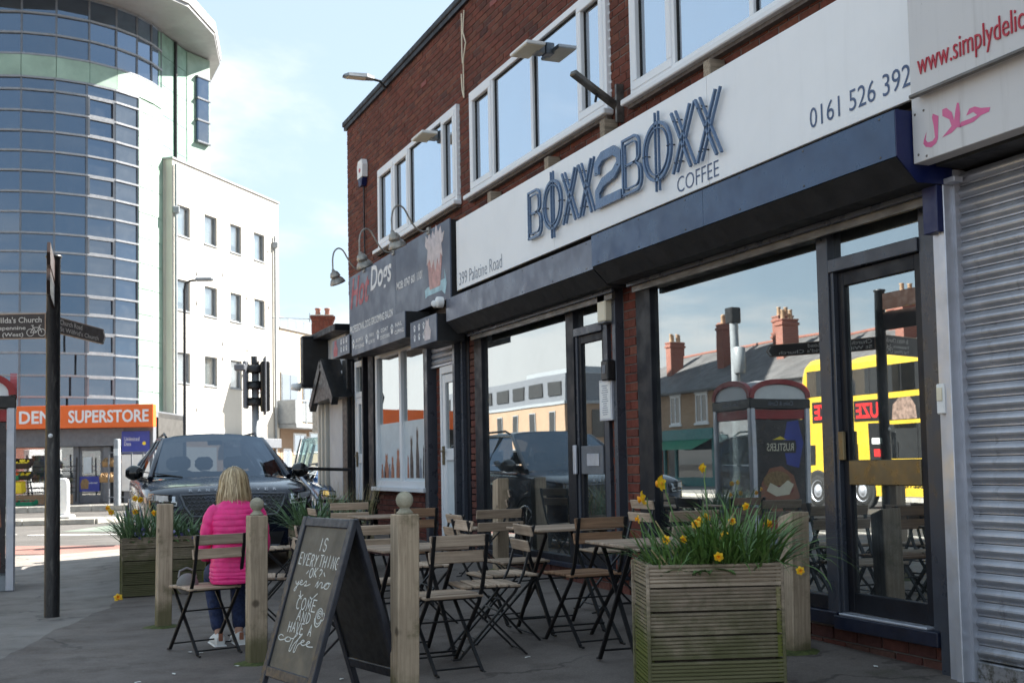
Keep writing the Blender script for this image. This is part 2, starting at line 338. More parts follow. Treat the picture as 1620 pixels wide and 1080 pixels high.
M['paving_near'] = asphalt_mat('footpath_asphalt', (.25, .222, .2), (.31, .28, .255), .6)
M['poster_dark'] = pm('poster_dark', (.02, .016, .02), .35, var=.3, scale=5)
M['post_black'] = pm('post_black', (.016, .016, .018), .38, var=.3, scale=10, dirt=((.2, .19, .17), .45), stretch=(6, 6, 1.0))
M['sign_cream'] = pm('sign_cream', (.62, .56, .5), .5, var=.05)
M['busglass'] = glassm('bus_glass', (.02, .022, .026), .03, .35, dust=.012)
M['bus_red'] = pm('bus_red', (.75, .02, .02), .5, var=.05)
M['bus_skin'] = pm('bus_print', (.22, .15, .12), .5, var=.4, scale=9)
M['viola_pale'] = pm('viola_pale', (.3, .28, .5), .6, var=.3, scale=30)
M['cill_navy'] = pm('cill_navy', (.009, .013, .03), .4, .1, var=.3, scale=6)
M['far_red'] = pm('rust_print', (.4, .13, .06), .5, var=.3, scale=20)
M['brick_patch'] = brick_mat('brick_patch', [(.26, .09, .08), (.3, .11, .1)])
M['vanglass'] = glassm('van_glass', (.55, .7, .68), .10, .5, dust=.05, reflc=(.8, .9, .9))
M['flatglass'] = glassm('flat_glass', (.75, .8, .82), .16, .7, dust=.05)
# ---------------------------------------------------------------- building blocks
class MB:
    def __init__(s): s.v = []; s.f = []; s.sm = []
    def add(s, vs, fs, smooth=False):
        k = len(s.v); s.v += [tuple(p) for p in vs]
        for f in fs: s.f.append(tuple(i + k for i in f)); s.sm.append(smooth)
        return s
    def box(s, x0, x1, y0, y1, z0, z1, ch=0.0, mat=None):
        if x0 > x1: x0, x1 = x1, x0
        if y0 > y1: y0, y1 = y1, y0
        if z0 > z1: z0, z1 = z1, z0
        if ch <= 0:
            vs = [(x, y, z) for x in (x0, x1) for y in (y0, y1) for z in (z0, z1)]
            fs = [(0, 1, 3, 2), (4, 6, 7, 5), (0, 4, 5, 1), (2, 3, 7, 6), (0, 2, 6, 4), (1, 5, 7, 3)]
        else:
            ch = min(ch, (x1 - x0) * .45, (y1 - y0) * .45, (z1 - z0) * .45)
            vs = []; ix = {}
            for i, x in enumerate((x0, x1)):
                for j, y in enumerate((y0, y1)):
                    for k, z in enumerate((z0, z1)):
                        sx, sy, sz = (ch if i == 0 else -ch), (ch if j == 0 else -ch), (ch if k == 0 else -ch)
                        ix[i, j, k] = len(vs)
                        vs += [(x, y + sy, z + sz), (x + sx, y, z + sz), (x + sx, y + sy, z)]
            g = lambda i, j, k, a: ix[i, j, k] + a
            fs = [(g(0,0,0,0), g(0,0,1,0), g(0,1,1,0), g(0,1,0,0)), (g(1,0,0,0), g(1,1,0,0), g(1,1,1,0), g(1,0,1,0)),
                  (g(0,0,0,1), g(1,0,0,1), g(1,0,1,1), g(0,0,1,1)), (g(0,1,0,1), g(0,1,1,1), g(1,1,1,1), g(1,1,0,1)),
                  (g(0,0,0,2), g(0,1,0,2), g(1,1,0,2), g(1,0,0,2)), (g(0,0,1,2), g(1,0,1,2), g(1,1,1,2), g(0,1,1,2))]
            for j in (0, 1):
                for k in (0, 1): fs.append((g(0,j,k,1), g(1,j,k,1), g(1,j,k,2), g(0,j,k,2)))
            for i in (0, 1):
                for k in (0, 1): fs.append((g(i,0,k,0), g(i,1,k,0), g(i,1,k,2), g(i,0,k,2)))
            for i in (0, 1):
                for j in (0, 1): fs.append((g(i,j,0,0), g(i,j,1,0), g(i,j,1,1), g(i,j,0,1)))
            for i in (0, 1):
                for j in (0, 1):
                    for k in (0, 1): fs.append((g(i,j,k,0), g(i,j,k,1), g(i,j,k,2)))
        if mat is not None: vs = [tuple(mat @ Vector(p)) for p in vs]
        return s.add(vs, fs)
    def bar(s, a, b, w, h=None, upv=(0, 0, 1), ch=0.0):      # a straight bar from a to b with section w x h
        a, b = Vector(a), Vector(b); h = w if h is None else h
        d = b - a; l = d.length; d.normalize(); u = Vector(upv)
        if abs(d.dot(u)) > .98: u = Vector((0, 1, 0)) if abs(d.y) < .9 else Vector((1, 0, 0))
        sx = d.cross(u).normalized(); sz = sx.cross(d)
        m = Matrix(((sx.x, d.x, sz.x, a.x), (sx.y, d.y, sz.y, a.y), (sx.z, d.z, sz.z, a.z), (0, 0, 0, 1)))
        return s.box(-w / 2, w / 2, 0, l, -h / 2, h / 2, ch, m)
    def tube(s, path, r, n=10, cap=True, smooth=True):
        P = [Vector(p) for p in path]; R = r if isinstance(r, (list, tuple)) else [r] * len(P)
        vs = []; pu = None
        for i, p in enumerate(P):
            d = (P[min(i + 1, len(P) - 1)] - P[max(i - 1, 0)]).normalized()
            if pu is None: pu = Vector((0, 0, 1)) if abs(d.z) < .9 else Vector((1, 0, 0))
            a = d.cross(pu).normalized(); pu = a.cross(d)
            for k in range(n):
                t = 2 * pi * k / n; vs.append(p + (a * cos(t) + pu * sin(t)) * R[i])
        fs = [(i * n + k, i * n + (k + 1) % n, (i + 1) * n + (k + 1) % n, (i + 1) * n + k) for i in range(len(P) - 1) for k in range(n)]
        s.add(vs, fs, smooth)
        if cap:
            s.add(vs[:n], [tuple(range(n - 1, -1, -1))]); s.add(vs[-n:], [tuple(range(n))])
        return s
    def lathe(s, prof, c=(0, 0, 0), n=20, ax='z', a0=0, a1=2 * pi, smooth=True):
        full = abs(a1 - a0 - 2 * pi) < 1e-6; m = n if full else n + 1; vs = []
        for r, z in prof:
            for k in range(m):
                t = a0 + (a1 - a0) * k / n; x, y = r * cos(t), r * sin(t)
                p = (x, y, z) if ax == 'z' else ((z, x, y) if ax == 'x' else (x, z, y))
                vs.append((p[0] + c[0], p[1] + c[1], p[2] + c[2]))
        fs = [(i * m + k, i * m + (k + 1) % m, (i + 1) * m + (k + 1) % m, (i + 1) * m + k) for i in range(len(prof) - 1) for k in range(n)]
        return s.add(vs, fs, smooth)
    def prism(s, poly, o, u, v, nrm, d0, d1):                # 2-D outline on plane (o,u,v), from d0 to d1 along nrm
        o, u, v, nrm = Vector(o), Vector(u), Vector(v), Vector(nrm); n = len(poly)
        vs = [o + u * a + v * b + nrm * d0 for a, b in poly] + [o + u * a + v * b + nrm * d1 for a, b in poly]
        fs = [tuple(range(n - 1, -1, -1)), tuple(range(n, 2 * n))] + [(i, (i + 1) % n, n + (i + 1) % n, n + i) for i in range(n)]
        return s.add(vs, fs)
    def quad(s, a, b, c, d): return s.add([a, b, c, d], [(0, 1, 2, 3)])
    def grid(s, rows, smooth=True, wrap=False):              # rows of points lofted together
        n = len(rows[0]); k = n if wrap else n - 1; vs = [p for r in rows for p in r]
        return s.add(vs, [(i * n + j, i * n + (j + 1) % n, (i + 1) * n + (j + 1) % n, (i + 1) * n + j) for i in range(len(rows) - 1) for j in range(k)], smooth)
    def ribbon(s, path, w, o, u, v, nrm, d0, d1, closed=False): # flat stroke with thickness
        P = [Vector((a, b)) for a, b in path]; n = len(P); Lp, Rp = [], []
        for i in range(n):
            p0 = P[(i - 1) % n] if (closed or i > 0) else P[i]; p1 = P[(i + 1) % n] if (closed or i < n - 1) else P[i]
            d1_ = (P[i] - p0); d2_ = (p1 - P[i])
            if d1_.length < 1e-9: d1_ = d2_
            if d2_.length < 1e-9: d2_ = d1_
            d1_ = d1_.normalized(); d2_ = d2_.normalized(); t = (d1_ + d2_)
            t = t.normalized() if t.length > 1e-6 else d1_
            nn = Vector((-t.y, t.x)); k = 1 / max(.45, nn.dot(Vector((-d1_.y, d1_.x))))
            Lp.append(P[i] + nn * w / 2 * k); Rp.append(P[i] - nn * w / 2 * k)
        m = n if closed else n - 1
        for i in range(m):
            j = (i + 1) % n
            q = [Lp[i], Lp[j], Rp[j], Rp[i]]
            o_, u_, v_, n_ = Vector(o), Vector(u), Vector(v), Vector(nrm)
            A = [o_ + u_ * p.x + v_ * p.y + n_ * d0 for p in q]; B = [o_ + u_ * p.x + v_ * p.y + n_ * d1 for p in q]
            fs = [(4, 5, 6, 7), (0, 1, 5, 4), (2, 3, 7, 6)]
            if not closed and i == 0: fs.append((3, 0, 4, 7))
            if not closed and i == m - 1: fs.append((1, 2, 6, 5))
            s.add(A + B, fs)
        return s
    def sphere(s, c, r, n=14, m=9, sc=(1, 1, 1)):
        return s.lathe_sc([(r * sin(pi * i / m), -r * cos(pi * i / m)) for i in range(m + 1)], c, n, sc)
    def lathe_sc(s, prof, c, n, sc):
        rows = [[(c[0] + q * cos(2 * pi * k / n) * sc[0], c[1] + q * sin(2 * pi * k / n) * sc[1], c[2] + z * sc[2]) for k in range(n)] for q, z in prof]
        return s.grid(rows, True, True)
    def mesh(s, name):
        me = bpy.data.meshes.new(name); me.from_pydata([tuple(p) for p in s.v], [], s.f); me.polygons.foreach_set('use_smooth', s.sm); me.update()
        bm = bmesh.new(); bm.from_mesh(me); bmesh.ops.recalc_face_normals(bm, faces=bm.faces); bm.to_mesh(me); bm.free(); return me
    def build(s, name, mat, parent=None, label=None, cat=None, group=None, kind=None, loc=None, rz=0):
        o = bpy.data.objects.new(name, s.mesh(name)); COL.objects.link(o)
        o.data.materials.append(M[mat] if isinstance(mat, str) else mat)
        if parent is not None: o.parent = parent
        if loc is not None: o.location = loc
        if rz: o.rotation_euler.z = rz
        tag(o, label, cat, group, kind); return o
def tag(o, label=None, cat=None, group=None, kind=None):
    if label: o['label'] = label
    if cat: o['category'] = cat
    if group: o['group'] = group
    if kind: o['kind'] = kind
    return o
def thing(name, label, cat, loc=(0, 0, 0), rz=0, group=None):
    o = bpy.data.objects.new(name, None); COL.objects.link(o); o.location = loc; o.rotation_euler.z = rz
    o.empty_display_size = .2
    return tag(o, label, cat, group)
def inst(src, name, parent=None, loc=None, rot=None, scale=None):
    o = src.copy(); COL.objects.link(o); o.name = name
    if parent is not None: o.parent = parent
    if loc is not None: o.location = loc
    if rot is not None: o.rotation_euler = rot
    if scale is not None: o.scale = scale
    return o
def meshobj(me, name, mat, parent=None, loc=(0, 0, 0), rot=(0, 0, 0)):
    o = bpy.data.objects.new(name, me); COL.objects.link(o); o.location = loc; o.rotation_euler = rot
    if not me.materials: me.materials.append(M[mat])
    if parent is not None: o.parent = parent
    return o
def copy_tree(o, parent=None):
    c = o.copy(); COL.objects.link(c)
    if parent is not None: c.parent = parent
    for ch in list(o.children): copy_tree(ch, c)
    return c
def bevel(o, w=.004, seg=2):
    b = o.modifiers.new('b', 'BEVEL'); b.width = w; b.segments = seg; b.limit_method = 'ANGLE'; b.angle_limit = radians(40); return o
_dg = None
def text_mesh(txt, shear=0, off=0, spacing=1):
    c = bpy.data.curves.new('t', 'FONT'); c.body = txt; c.shear = shear; c.offset = off; c.space_character = spacing; c.fill_mode = 'FRONT'; c.resolution_u = 3
    o = bpy.data.objects.new('t', c); COL.objects.link(o); bpy.context.view_layer.update()
    me = bpy.data.meshes.new_from_object(o.evaluated_get(bpy.context.evaluated_depsgraph_get()))
    bpy.data.objects.remove(o); bpy.data.curves.remove(c); return me
def letters(name, txt, mat, parent, o, u, v, nrm, w, h, d0=.001, d1=.002, shear=0, off=0, spacing=1, fit=True):
    """one line of lettering w x h metres, lower left corner at o, built d0..d1 in front of its board"""
    me = text_mesh(txt, shear, off, spacing); vs = [p.co for p in me.vertices]
    x0, x1 = min(p.x for p in vs), max(p.x for p in vs); y0, y1 = min(p.y for p in vs), max(p.y for p in vs)
    o, u, v, nrm = Vector(o), Vector(u), Vector(v), Vector(nrm)
    mb = MB(); A = [o + u * ((p.x - x0) / (x1 - x0) * w) + v * ((p.y - y0) / (y1 - y0) * h) for p in vs]
    n = len(A); fs = [tuple(p.vertices) for p in me.polygons]
    mb.add([p + nrm * d1 for p in A], fs)
    if d1 - d0 > .004:
        ec = {}
        for f in fs:
            for a, b in zip(f, f[1:] + f[:1]): ec[tuple(sorted((a, b)))] = ec.get(tuple(sorted((a, b))), 0) + 1
        mb.add([p + nrm * d0 for p in A] + [p + nrm * d1 for p in A], [(a, b, b + n, a + n) for (a, b), c in ec.items() if c == 1])
    bpy.data.meshes.remove(me)
    return mb.build(name, mat, parent)
UL, UV, UN = Vector((0, -1, 0)), Vector((0, 0, 1)), Vector((-1, 0, 0))     # reading axes on the shop front (faces -x)
def fac(x): return dict(u=UL, v=UV, nrm=UN)
def cw(lat, dep, z=0):                                                      # metres right of / ahead of the standpoint -> world
    return Vector((lat * cos(YAW) + dep * sin(YAW), -lat * sin(YAW) + dep * cos(YAW), z))
def ground_z(x, y):
    t = max(0, min(1, (x - 1.6) / 3.0)); t = t * t * (3 - 2 * t) * .5 + t * .5
    a = max(0, min(1, (y - 11.8) / 2)); b = max(0, min(1, (x - .6) / 1.2))
    return t * (.10 + .02 * (max(0, min(18, y)) - 5)) + .06 * a * a * (3 - 2 * a) * b

# bricks laid in stretcher bond over a rectangle of a wall facing -x, holes left out; the largest seen are single objects
def brick_wall(parent, x, y0, y1, z0, z1, holes=(), mat='brick', singles=0, near=None, name='brick', joint=.010, proud=.006, course=.075, blen=.225, alt=None):
    rects = []
    nz = int(math.ceil((z1 - z0) / course - 1e-6))
    for i in range(nz):
        za, zb = z0 + i * course, min(z1, z0 + (i + 1) * course) - joint
        if zb - za < .02: continue
        k0 = int(math.floor(y0 / blen)) - 1; y = k0 * blen + (blen / 2 if i % 2 else 0)
        while y < y1:
            segs = [(max(y, y0), min(y + blen - joint, y1))]
            for (ha, hb, hz0, hz1) in holes:
                if zb <= hz0 + .01 or za >= hz1 - .01: continue
                ns = []
                for a, b in segs:
                    if b <= ha or a >= hb: ns.append((a, b)); continue
                    if a < ha: ns.append((a, ha))
                    if b > hb: ns.append((hb, b))
                segs = ns
            for a, b in segs:
                if b - a > .03: rects.append((a, b, za, zb))
            y += blen
    if near is not None: rects.sort(key=lambda r: (r[0] - near[0]) ** 2 + (r[2] - near[1]) ** 2)
    cache = {}
    mb = MB()
    for n, (a, b, za, zb) in enumerate(rects):
        d = rnd.uniform(-.0025, .0025)
        if n < singles:
            key = (round(b - a, 2), round(zb - za, 2))
            if key not in cache:
                q = MB(); q.box(0, .05, -key[0] / 2, key[0] / 2, -key[1] / 2, key[1] / 2, .004); cache[key] = q.mesh('brick'); cache[key].materials.append(M[mat])
            meshobj(cache[key], name, mat, parent, (x - proud + d, (a + b) / 2, (za + zb) / 2), (0, 0, rnd.uniform(-.006, .006)))
        else: mb.box(x - proud + d, x + .04, a, b, za, zb, .003)
    if mb.v: tag(mb.build('brickwork', mat, parent), kind='stuff')
# ================================================================ THE GROUND
def sheet(name, poly, z, mat, kind='structure'):
    mb = MB(); mb.add([(p[0], p[1], z) for p in poly], [tuple(range(len(poly)))]); return mb.build(name, mat, kind=kind)
sheet('road', [(-420, -420), (420, -420), (420, 420), (-420, 420)], -.10, 'road')
# near footpath, and the darker forecourt that climbs to the shops
def xb(y):
    P = [(-9, -3.2), (4, -1.6), (9.6, .02), (10.5, .265), (11.35, .58), (12.5, .88), (16, 1.3), (20.4, 1.7)]
    for (a, b), (c, d) in zip(P, P[1:]):
        if a <= y <= c: return b + (d - b) * (y - a) / (c - a) + .09 * mnoise.noise(Vector((y * 1.9, 3, 0))) + .04 * mnoise.noise(Vector((y * 7, 8, 0)))
    return P[-1][1]
ys = [-8 + .25 * i for i in range(114)]
mb = MB(); rows = []
for y in ys:
    rows.append([(x, y, ground_z(x, y) + .004 * mnoise.noise(Vector((x * .7, y * .7, 0)))) for x in [-3.4 + .3 * i for i in range(18)]])
mb.grid(rows); mb.build('footpath', 'paving_near', kind='structure')
mb = MB(); rows = []
for y in [-7.5 + .2 * i for i in range(136)]:
    a = xb(y); rows.append([(a + (4.75 - a) * k / 16, y, ground_z(a + (4.75 - a) * k / 16, y) + .007 + .005 * mnoise.noise(Vector(((a + (4.75 - a) * k / 16) * .9, y * .9, 4)))) for k in range(17)])
mb.grid(rows); mb.build('forecourt', 'forecourt', kind='structure')
mb = MB()                                                             # dropped kerb along the footpath
for i in range(28): mb.box(-3.56, -3.41, -8 + .915 * i, -8 + .915 * i + .905, -.2, .005, .015)
tag(mb.build('kerb', 'kerb', kind='structure'))
mb = MB()
for i in range(9): mb.box(-3.4 + .915 * i, -3.4 + .915 * i + .905, 20.26, 20.4, -.2, -.02, .015)
mb.build('kerb', 'kerb', kind='structure')
# carriageway surfaces towards the far side
def clsheet(name, pts, z, mat): return sheet(name, [cw(a, b) for a, b in pts], z, mat)
clsheet('red_cycle_lane', [(-13, 21.2), (-4, 19.9), (4, 19.3), (4, 21.4), (-4, 22.1), (-13, 23.4)], -.094, 'red_road')
clsheet('green_cycle_box', [(-10.6, 28.2), (-3.5, 26.5), (-3.5, 30.2), (-10.4, 32.3)], -.094, 'green_road')
mb = MB()
for a, b, c, d in ((-14, 27.4, -11.2, 27.0), (-10.8, 26.7, -4, 25.7)):
    p, q = cw(a, b, -.09), cw(c, d, -.09); n = cw(0, .22) ; mb.quad(p, q, q + n, p + n)
mb.build('road_marking', 'roadpaint', kind='structure')
# traffic island and far pavement with kerbstones
def kerbed(name, pts, z0, z1, mat):
    P = [cw(a, b) for a, b in pts]; mb = MB(); n = len(P)
    mb.add([(p.x, p.y, z0) for p in P] + [(p.x, p.y, z1) for p in P], [tuple(range(n, 2 * n))] + [(i, (i + 1) % n, n + (i + 1) % n, n + i) for i in range(n)])
    return mb.build(name, mat, kind='structure')
def kerb_row(pts, z0, z1, w=.15):
    P = [cw(a, b) for a, b in pts]; mb = MB()
    for a, b in zip(P, P[1:]):
        L_ = (b - a).length; k = max(1, int(L_ / .9)); d = (b - a) / k
        for i in range(k):
            p = a + d * i; q = a + d * (i + 1) - d.normalized() * .012
            mb.bar((p.x, p.y, (z0 + z1) / 2), (q.x, q.y, (z0 + z1) / 2), w, z1 - z0, ch=.015)
    mb.build('kerb', 'kerb', kind='structure')
kerbed('traffic_island', [(-16.5, 31.0), (-11.2, 32.3), (-10.7, 33.4), (-11.5, 34.2), (-16.8, 33.2)], -.1, .03, 'paving')
kerb_row([(-16.5, 30.95), (-11.2, 32.25), (-10.65, 33.4)], -.1, .045)
kerbed('far_pavement', [(-60, 41.0), (-19, 41.6), (-14, 43.2), (-7, 45.6), (4, 66), (40, 130), (-10, 140), (-60, 100)], -.1, .1, 'paving')
kerb_row([(-60, 40.93), (-19, 41.53), (-14, 43.13), (-7, 45.53), (4, 66)], -.1, .115)

# ================================================================ THE SHOP TERRACE
SH = thing('shop_terrace', 'two storey dark red brick shop terrace with white framed upper windows over the coffee shop', 'building', (4.6, 10, 0))
def shp(name, mb, mat, label=None):
    o = mb.build(name, mat, SH, label); o.matrix_parent_inverse = Matrix.Translation(-Vector(SH.location)); return o
def emp(name, parent=None):
    o = bpy.data.objects.new(name, None); COL.objects.link(o); o.parent = parent or SH
    if parent is None: o.matrix_parent_inverse = Matrix.Translation(-Vector(SH.location))
    return o
WINS = [(12.74, 16.04, 4.28, 5.40, (13.27, 14.58, 15.26)), (8.94, 12.31, 4.25, 5.39, (9.50, 10.56, 11.62)), (5.10, 8.52, 4.22, 5.37, (5.72, 6.77, 7.83))]
mb = MB(); ya, yb = 2.2, 17.84
prev = ya
for (a, b, z0, z1, ms) in sorted(WINS):
    mb.box(4.612, 4.9, prev, a, 3.0, 6.52); mb.box(4.612, 4.9, a, b, 3.0, z0); mb.box(4.612, 4.9, a, b, z1, 6.52); prev = b
mb.box(4.612, 4.9, prev, yb, 3.0, 6.52)
mb.box(4.9, 12.2, 17.5, yb, 0, 6.52)
upw = shp('upper_wall', mb, 'mortar')
holes = [(a - .005, b + .005, z0 - .03, z1 + .005) for a, b, z0, z1, _ in WINS]
brick_wall(upw, 4.612, 3.4, yb + .005, 3.9, 6.52, holes, 'brick', singles=290, near=(8.0, 4.4))
mb = MB(); mb.box(4.55, 4.7, 2.1, yb + .09, 6.52, 6.60, .01); mb.box(4.57, 4.62, 2.1, yb + .06, 6.46, 6.52); shp('coping', mb, 'frame')
mb = MB(); mb.box(4.7, 12.2, 2.2, yb, 6.45, 6.5); shp('roof', mb, 'soffit')
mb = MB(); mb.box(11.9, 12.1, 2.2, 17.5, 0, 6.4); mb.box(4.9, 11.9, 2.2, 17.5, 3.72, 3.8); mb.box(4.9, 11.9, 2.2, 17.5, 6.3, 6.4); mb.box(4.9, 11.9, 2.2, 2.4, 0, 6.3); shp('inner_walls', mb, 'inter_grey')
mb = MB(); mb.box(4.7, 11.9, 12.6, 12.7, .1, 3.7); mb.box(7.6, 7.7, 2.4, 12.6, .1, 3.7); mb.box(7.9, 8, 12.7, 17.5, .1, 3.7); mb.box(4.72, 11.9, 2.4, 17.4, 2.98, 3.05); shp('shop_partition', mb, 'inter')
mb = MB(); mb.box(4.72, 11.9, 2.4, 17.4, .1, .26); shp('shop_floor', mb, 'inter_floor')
mb = MB()
for y in (12.5, 8.73): mb.box(5.4, 11.9, y - .04, y + .04, 3.8, 6.3)
shp('room_partition', mb, 'inter_grey')
# upper windows
for wi, (a, b, z0, z1, ms) in enumerate(WINS):
    w = emp('window')
    mb = MB(); f = .062; x0, x1 = 4.566, 4.64
    mb.box(x0, x1, a, b, z0, z0 + f, .004); mb.box(x0, x1, a, b, z1 - f, z1, .004)
    mb.box(x0, x1, a, a + f, z0 + f, z1 - f, .004); mb.box(x0, x1, b - f, b, z0 + f, z1 - f, .004)
    for m in ms: mb.box(x0 + .004, x1, m - .026, m + .026, z0 + f, z1 - f, .004)
    q = mb.build('frame', 'upvc', w); 
    edges = [a + f] + [m for m in ms] + [b - f]
    for k in range(len(edges) - 1):
        p0, p1 = edges[k] + (0 if k == 0 else .026), edges[k + 1] - (0 if k == len(edges) - 2 else .026)
        cas = (k in (0, 3)) or (wi == 0 and k == 2)
        if cas:
            mb = MB(); c = .058; xa, xb_ = 4.556, 4.63
            mb.box(xa, xb_, p0 - .012, p1 + .012, z0 + f - .012, z0 + f + c, .006); mb.box(xa, xb_, p0 - .012, p1 + .012, z1 - f - c, z1 - f + .012, .006)
            mb.box(xa, xb_, p0 - .012, p0 + c, z0 + f + c, z1 - f - c, .006); mb.box(xa, xb_, p1 - c, p1 + .012, z0 + f + c, z1 - f - c, .006)
            cs = mb.build('casement', 'upvc', w)
            p0, p1, q0, q1 = p0 + c, p1 - c, z0 + f + c, z1 - f - c
        else: q0, q1 = z0 + f, z1 - f
        mb = MB(); mb.box(4.604, 4.612, p0, p1, q0, q1); mb.build('pane', 'upglass', w)
        mb = MB(); g = .012
        mb.box(4.594, 4.604, p0, p1, q0, q0 + g); mb.box(4.594, 4.604, p0, p1, q1 - g, q1); mb.box(4.594, 4.604, p0, p0 + g, q0 + g, q1 - g); mb.box(4.594, 4.604, p1 - g, p1, q0 + g, q1 - g)
        mb.build('gasket', 'rubber', w)
    mb = MB(); mb.box(4.50, 4.6, a - .06, b + .06, z0 - .055, z0 - .004, .008); mb.build('sill', 'upvc', w)
    mb = MB(); mb.box(4.55, 4.6, a - .02, b + .02, z0 - .085, z0 - .055); mb.build('sill_packing', 'mortar', w)
    mb = MB()                                                      # mastic teeth where the frame meets the brick joints
    z = z0
    while z < z1:
        mb.box(4.598, 4.606, a - .016 - rnd.random() * .006, a, z, z + .02); mb.box(4.598, 4.606, b, b + .016 + rnd.random() * .006, z, z + .02); z += .075
    mb.build('sealant', 'upvc', w)
    if wi == 0:
        mb = MB(); rows = []
        for k in range(60): rows.append([(5.0 + .03 * sin(k * .9) + .01 * sin(k * 2.3), 14.75 + k * .021, z) for z in (4.2, 5.45)])
        mb.grid(rows); mb.build('curtain', 'inter_grey', w)
# ---- shop fronts
def fb(y0, y1, z0, z1, x0=4.60, x1=4.68, ch=.004): return MB().box(x0, x1, y0, y1, z0, z1, ch)
def front(name, boxes, mat, parent=None, label=None):
    for bx in boxes:
        o = MB().box(*bx, .004).build(name, mat, parent or SH, label)
        if parent is None: o.matrix_parent_inverse = Matrix.Translation(-Vector(SH.location))
    return o
FX0, FX1 = 4.60, 4.69
# brick plinth and slim brick piers
mb = MB(); mb.box(4.64, 4.9, 4.9, 13.9, -.2, .36); mb.box(4.64, 4.9, 13.7, 17.84, -.2, .95); mb.box(4.64, 4.9, 8.6, 8.9, .3, 2.95); mb.box(4.64, 4.9, 8.92, 9.13, .3, 2.95); mb.box(4.68, 4.9, 12.3, 12.9, .3, 2.95); mb.box(4.64, 4.9, 13.53, 13.79, .3, 2.95); mb.box(4.64, 4.9, 16.45, 16.9, .3, 2.95); mb.box(4.64, 4.9, 4.6, 5.06, -.1, 2.8)
mb.box(4.64, 4.9, 17.45, 17.84, -.2, 3.0)
pl = shp('plinth', mb, 'mortar'); pl.matrix_parent_inverse = Matrix.Translation(-Vector(SH.location))
brick_wall(pl, 4.63, 5.17, 8.62, -.06, .262, (), 'brick_wet', singles=48, near=(5.3, .1), proud=.004)
brick_wall(pl, 4.63, 8.86, 12.86, .03, .375, (), 'brick_wet', singles=40, near=(9, .2), proud=.004)
brick_wall(pl, 4.63, 13.8, 16.45, .15, .96, (), 'brick_red', singles=70, near=(14.2, .9), proud=.004)
for y0, y1, z0, mt in ((8.63, 8.86, .35, 'brick_red'), (8.95, 9.11, .35, 'brick_red'), (13.54, 13.77, .35, 'brick_red'), (16.7, 16.87, .3, 'brick_red'), (12.42, 12.6, .35, 'brick_wet'), (4.95, 5.07, .1, 'brick_wet')):
    brick_wall(pl, 4.635, y0, y1, z0, 2.9, (), mt, singles=12 if y0 < 14 else 0, near=(y0, 1.2), proud=.004)
# right-hand unit
front('door_frame', [(4.56, 4.69, 5.07, 5.17, .05, 2.72)], 'frame2')
front('door_frame', [(4.60, 4.69, 5.17, 5.262, .3, 2.72), (4.60, 4.69, 6.03, 6.06, .3, 2.41), (4.585, 4.69, 5.262, 6.06, 2.405, 2.485), (4.60, 4.69, 5.262, 6.06, 2.69, 2.78)], 'frame2')
front('mullion', [(4.585, 4.69, 6.06, 6.17, .3, 2.75)], 'frame2')
front('window_frame', [(4.60, 4.69, 8.35, 8.45, .36, 2.78), (4.615, 4.7, 8.45, 8.62, .3, 2.9), (4.60, 4.69, 6.17, 8.35, .34, .43), (4.60, 4.69, 6.17, 8.35, 2.64, 2.78)], 'frame')
front('cill', [(4.54, 4.7, 5.17, 6.06, .245, .325), (4.56, 4.7, 6.06, 8.62, .26, .34)], 'cill_navy')
front('threshold', [(4.555, 4.66, 5.27, 6.03, .325, .34)], 'alu')
w = emp('shop_window'); MB().box(4.640, 4.652, 6.17, 8.35, .43, 2.64).build('pane', 'shopglass', w)
w = emp('fanlight'); MB().box(4.640, 4.652, 5.262, 6.06, 2.485, 2.69).build('pane', 'shopglass', w)
def door(y0, y1, z0, z1, glasses, mats, rails, stile=.055, x0=4.615, x1=4.665):
    d = emp('door')
    mb = MB(); mb.box(x0, x1, y0, y0 + stile, z0, z1, .004); mb.box(x0, x1, y1 - stile, y1, z0, z1, .004)
    zs = sorted(glasses); ed = [z0] + [v for gz in zs for v in gz] + [z1]
    for k in range(0, len(ed), 2):
        if not any(abs(ed[k] - r0) < .02 for r0, r1, _ in rails): mb.box(x0 + .002, x1 - .002, y0 + stile, y1 - stile, ed[k], ed[k + 1], .004)
    mb.build('door_leaf', mats[0], d)
    for r0, r1, mt in rails: MB().box(x0 - .008, x1, y0 + stile, y1 - stile, r0, r1, .006).build('mid_rail', mt, d)
    for g0, g1 in zs: MB().box(4.638, 4.648, y0 + stile, y1 - stile, g0, g1).build('pane', mats[1], d)
    return d
def ajar(d, y, a):                                                  # turn a door a little about its hinge at y
    d.matrix_parent_inverse = Matrix.Translation(-Vector(SH.location)) @ Matrix.Translation((4.66, y, 0)) @ Matrix.Rotation(radians(a), 4, 'Z') @ Matrix.Translation((-4.66, -y, 0))
d = door(5.265, 6.03, .345, 2.40, [(.46, 1.105), (1.255, 2.315)], ('frame', 'shopglass'), [(1.105, 1.255, 'brass')], .06)
MB().box(4.585, 4.607, 5.985, 6.05, 1.255, 1.43, .004).build('door_handle', 'brass', d)
ajar(d, 5.265, -1.2)
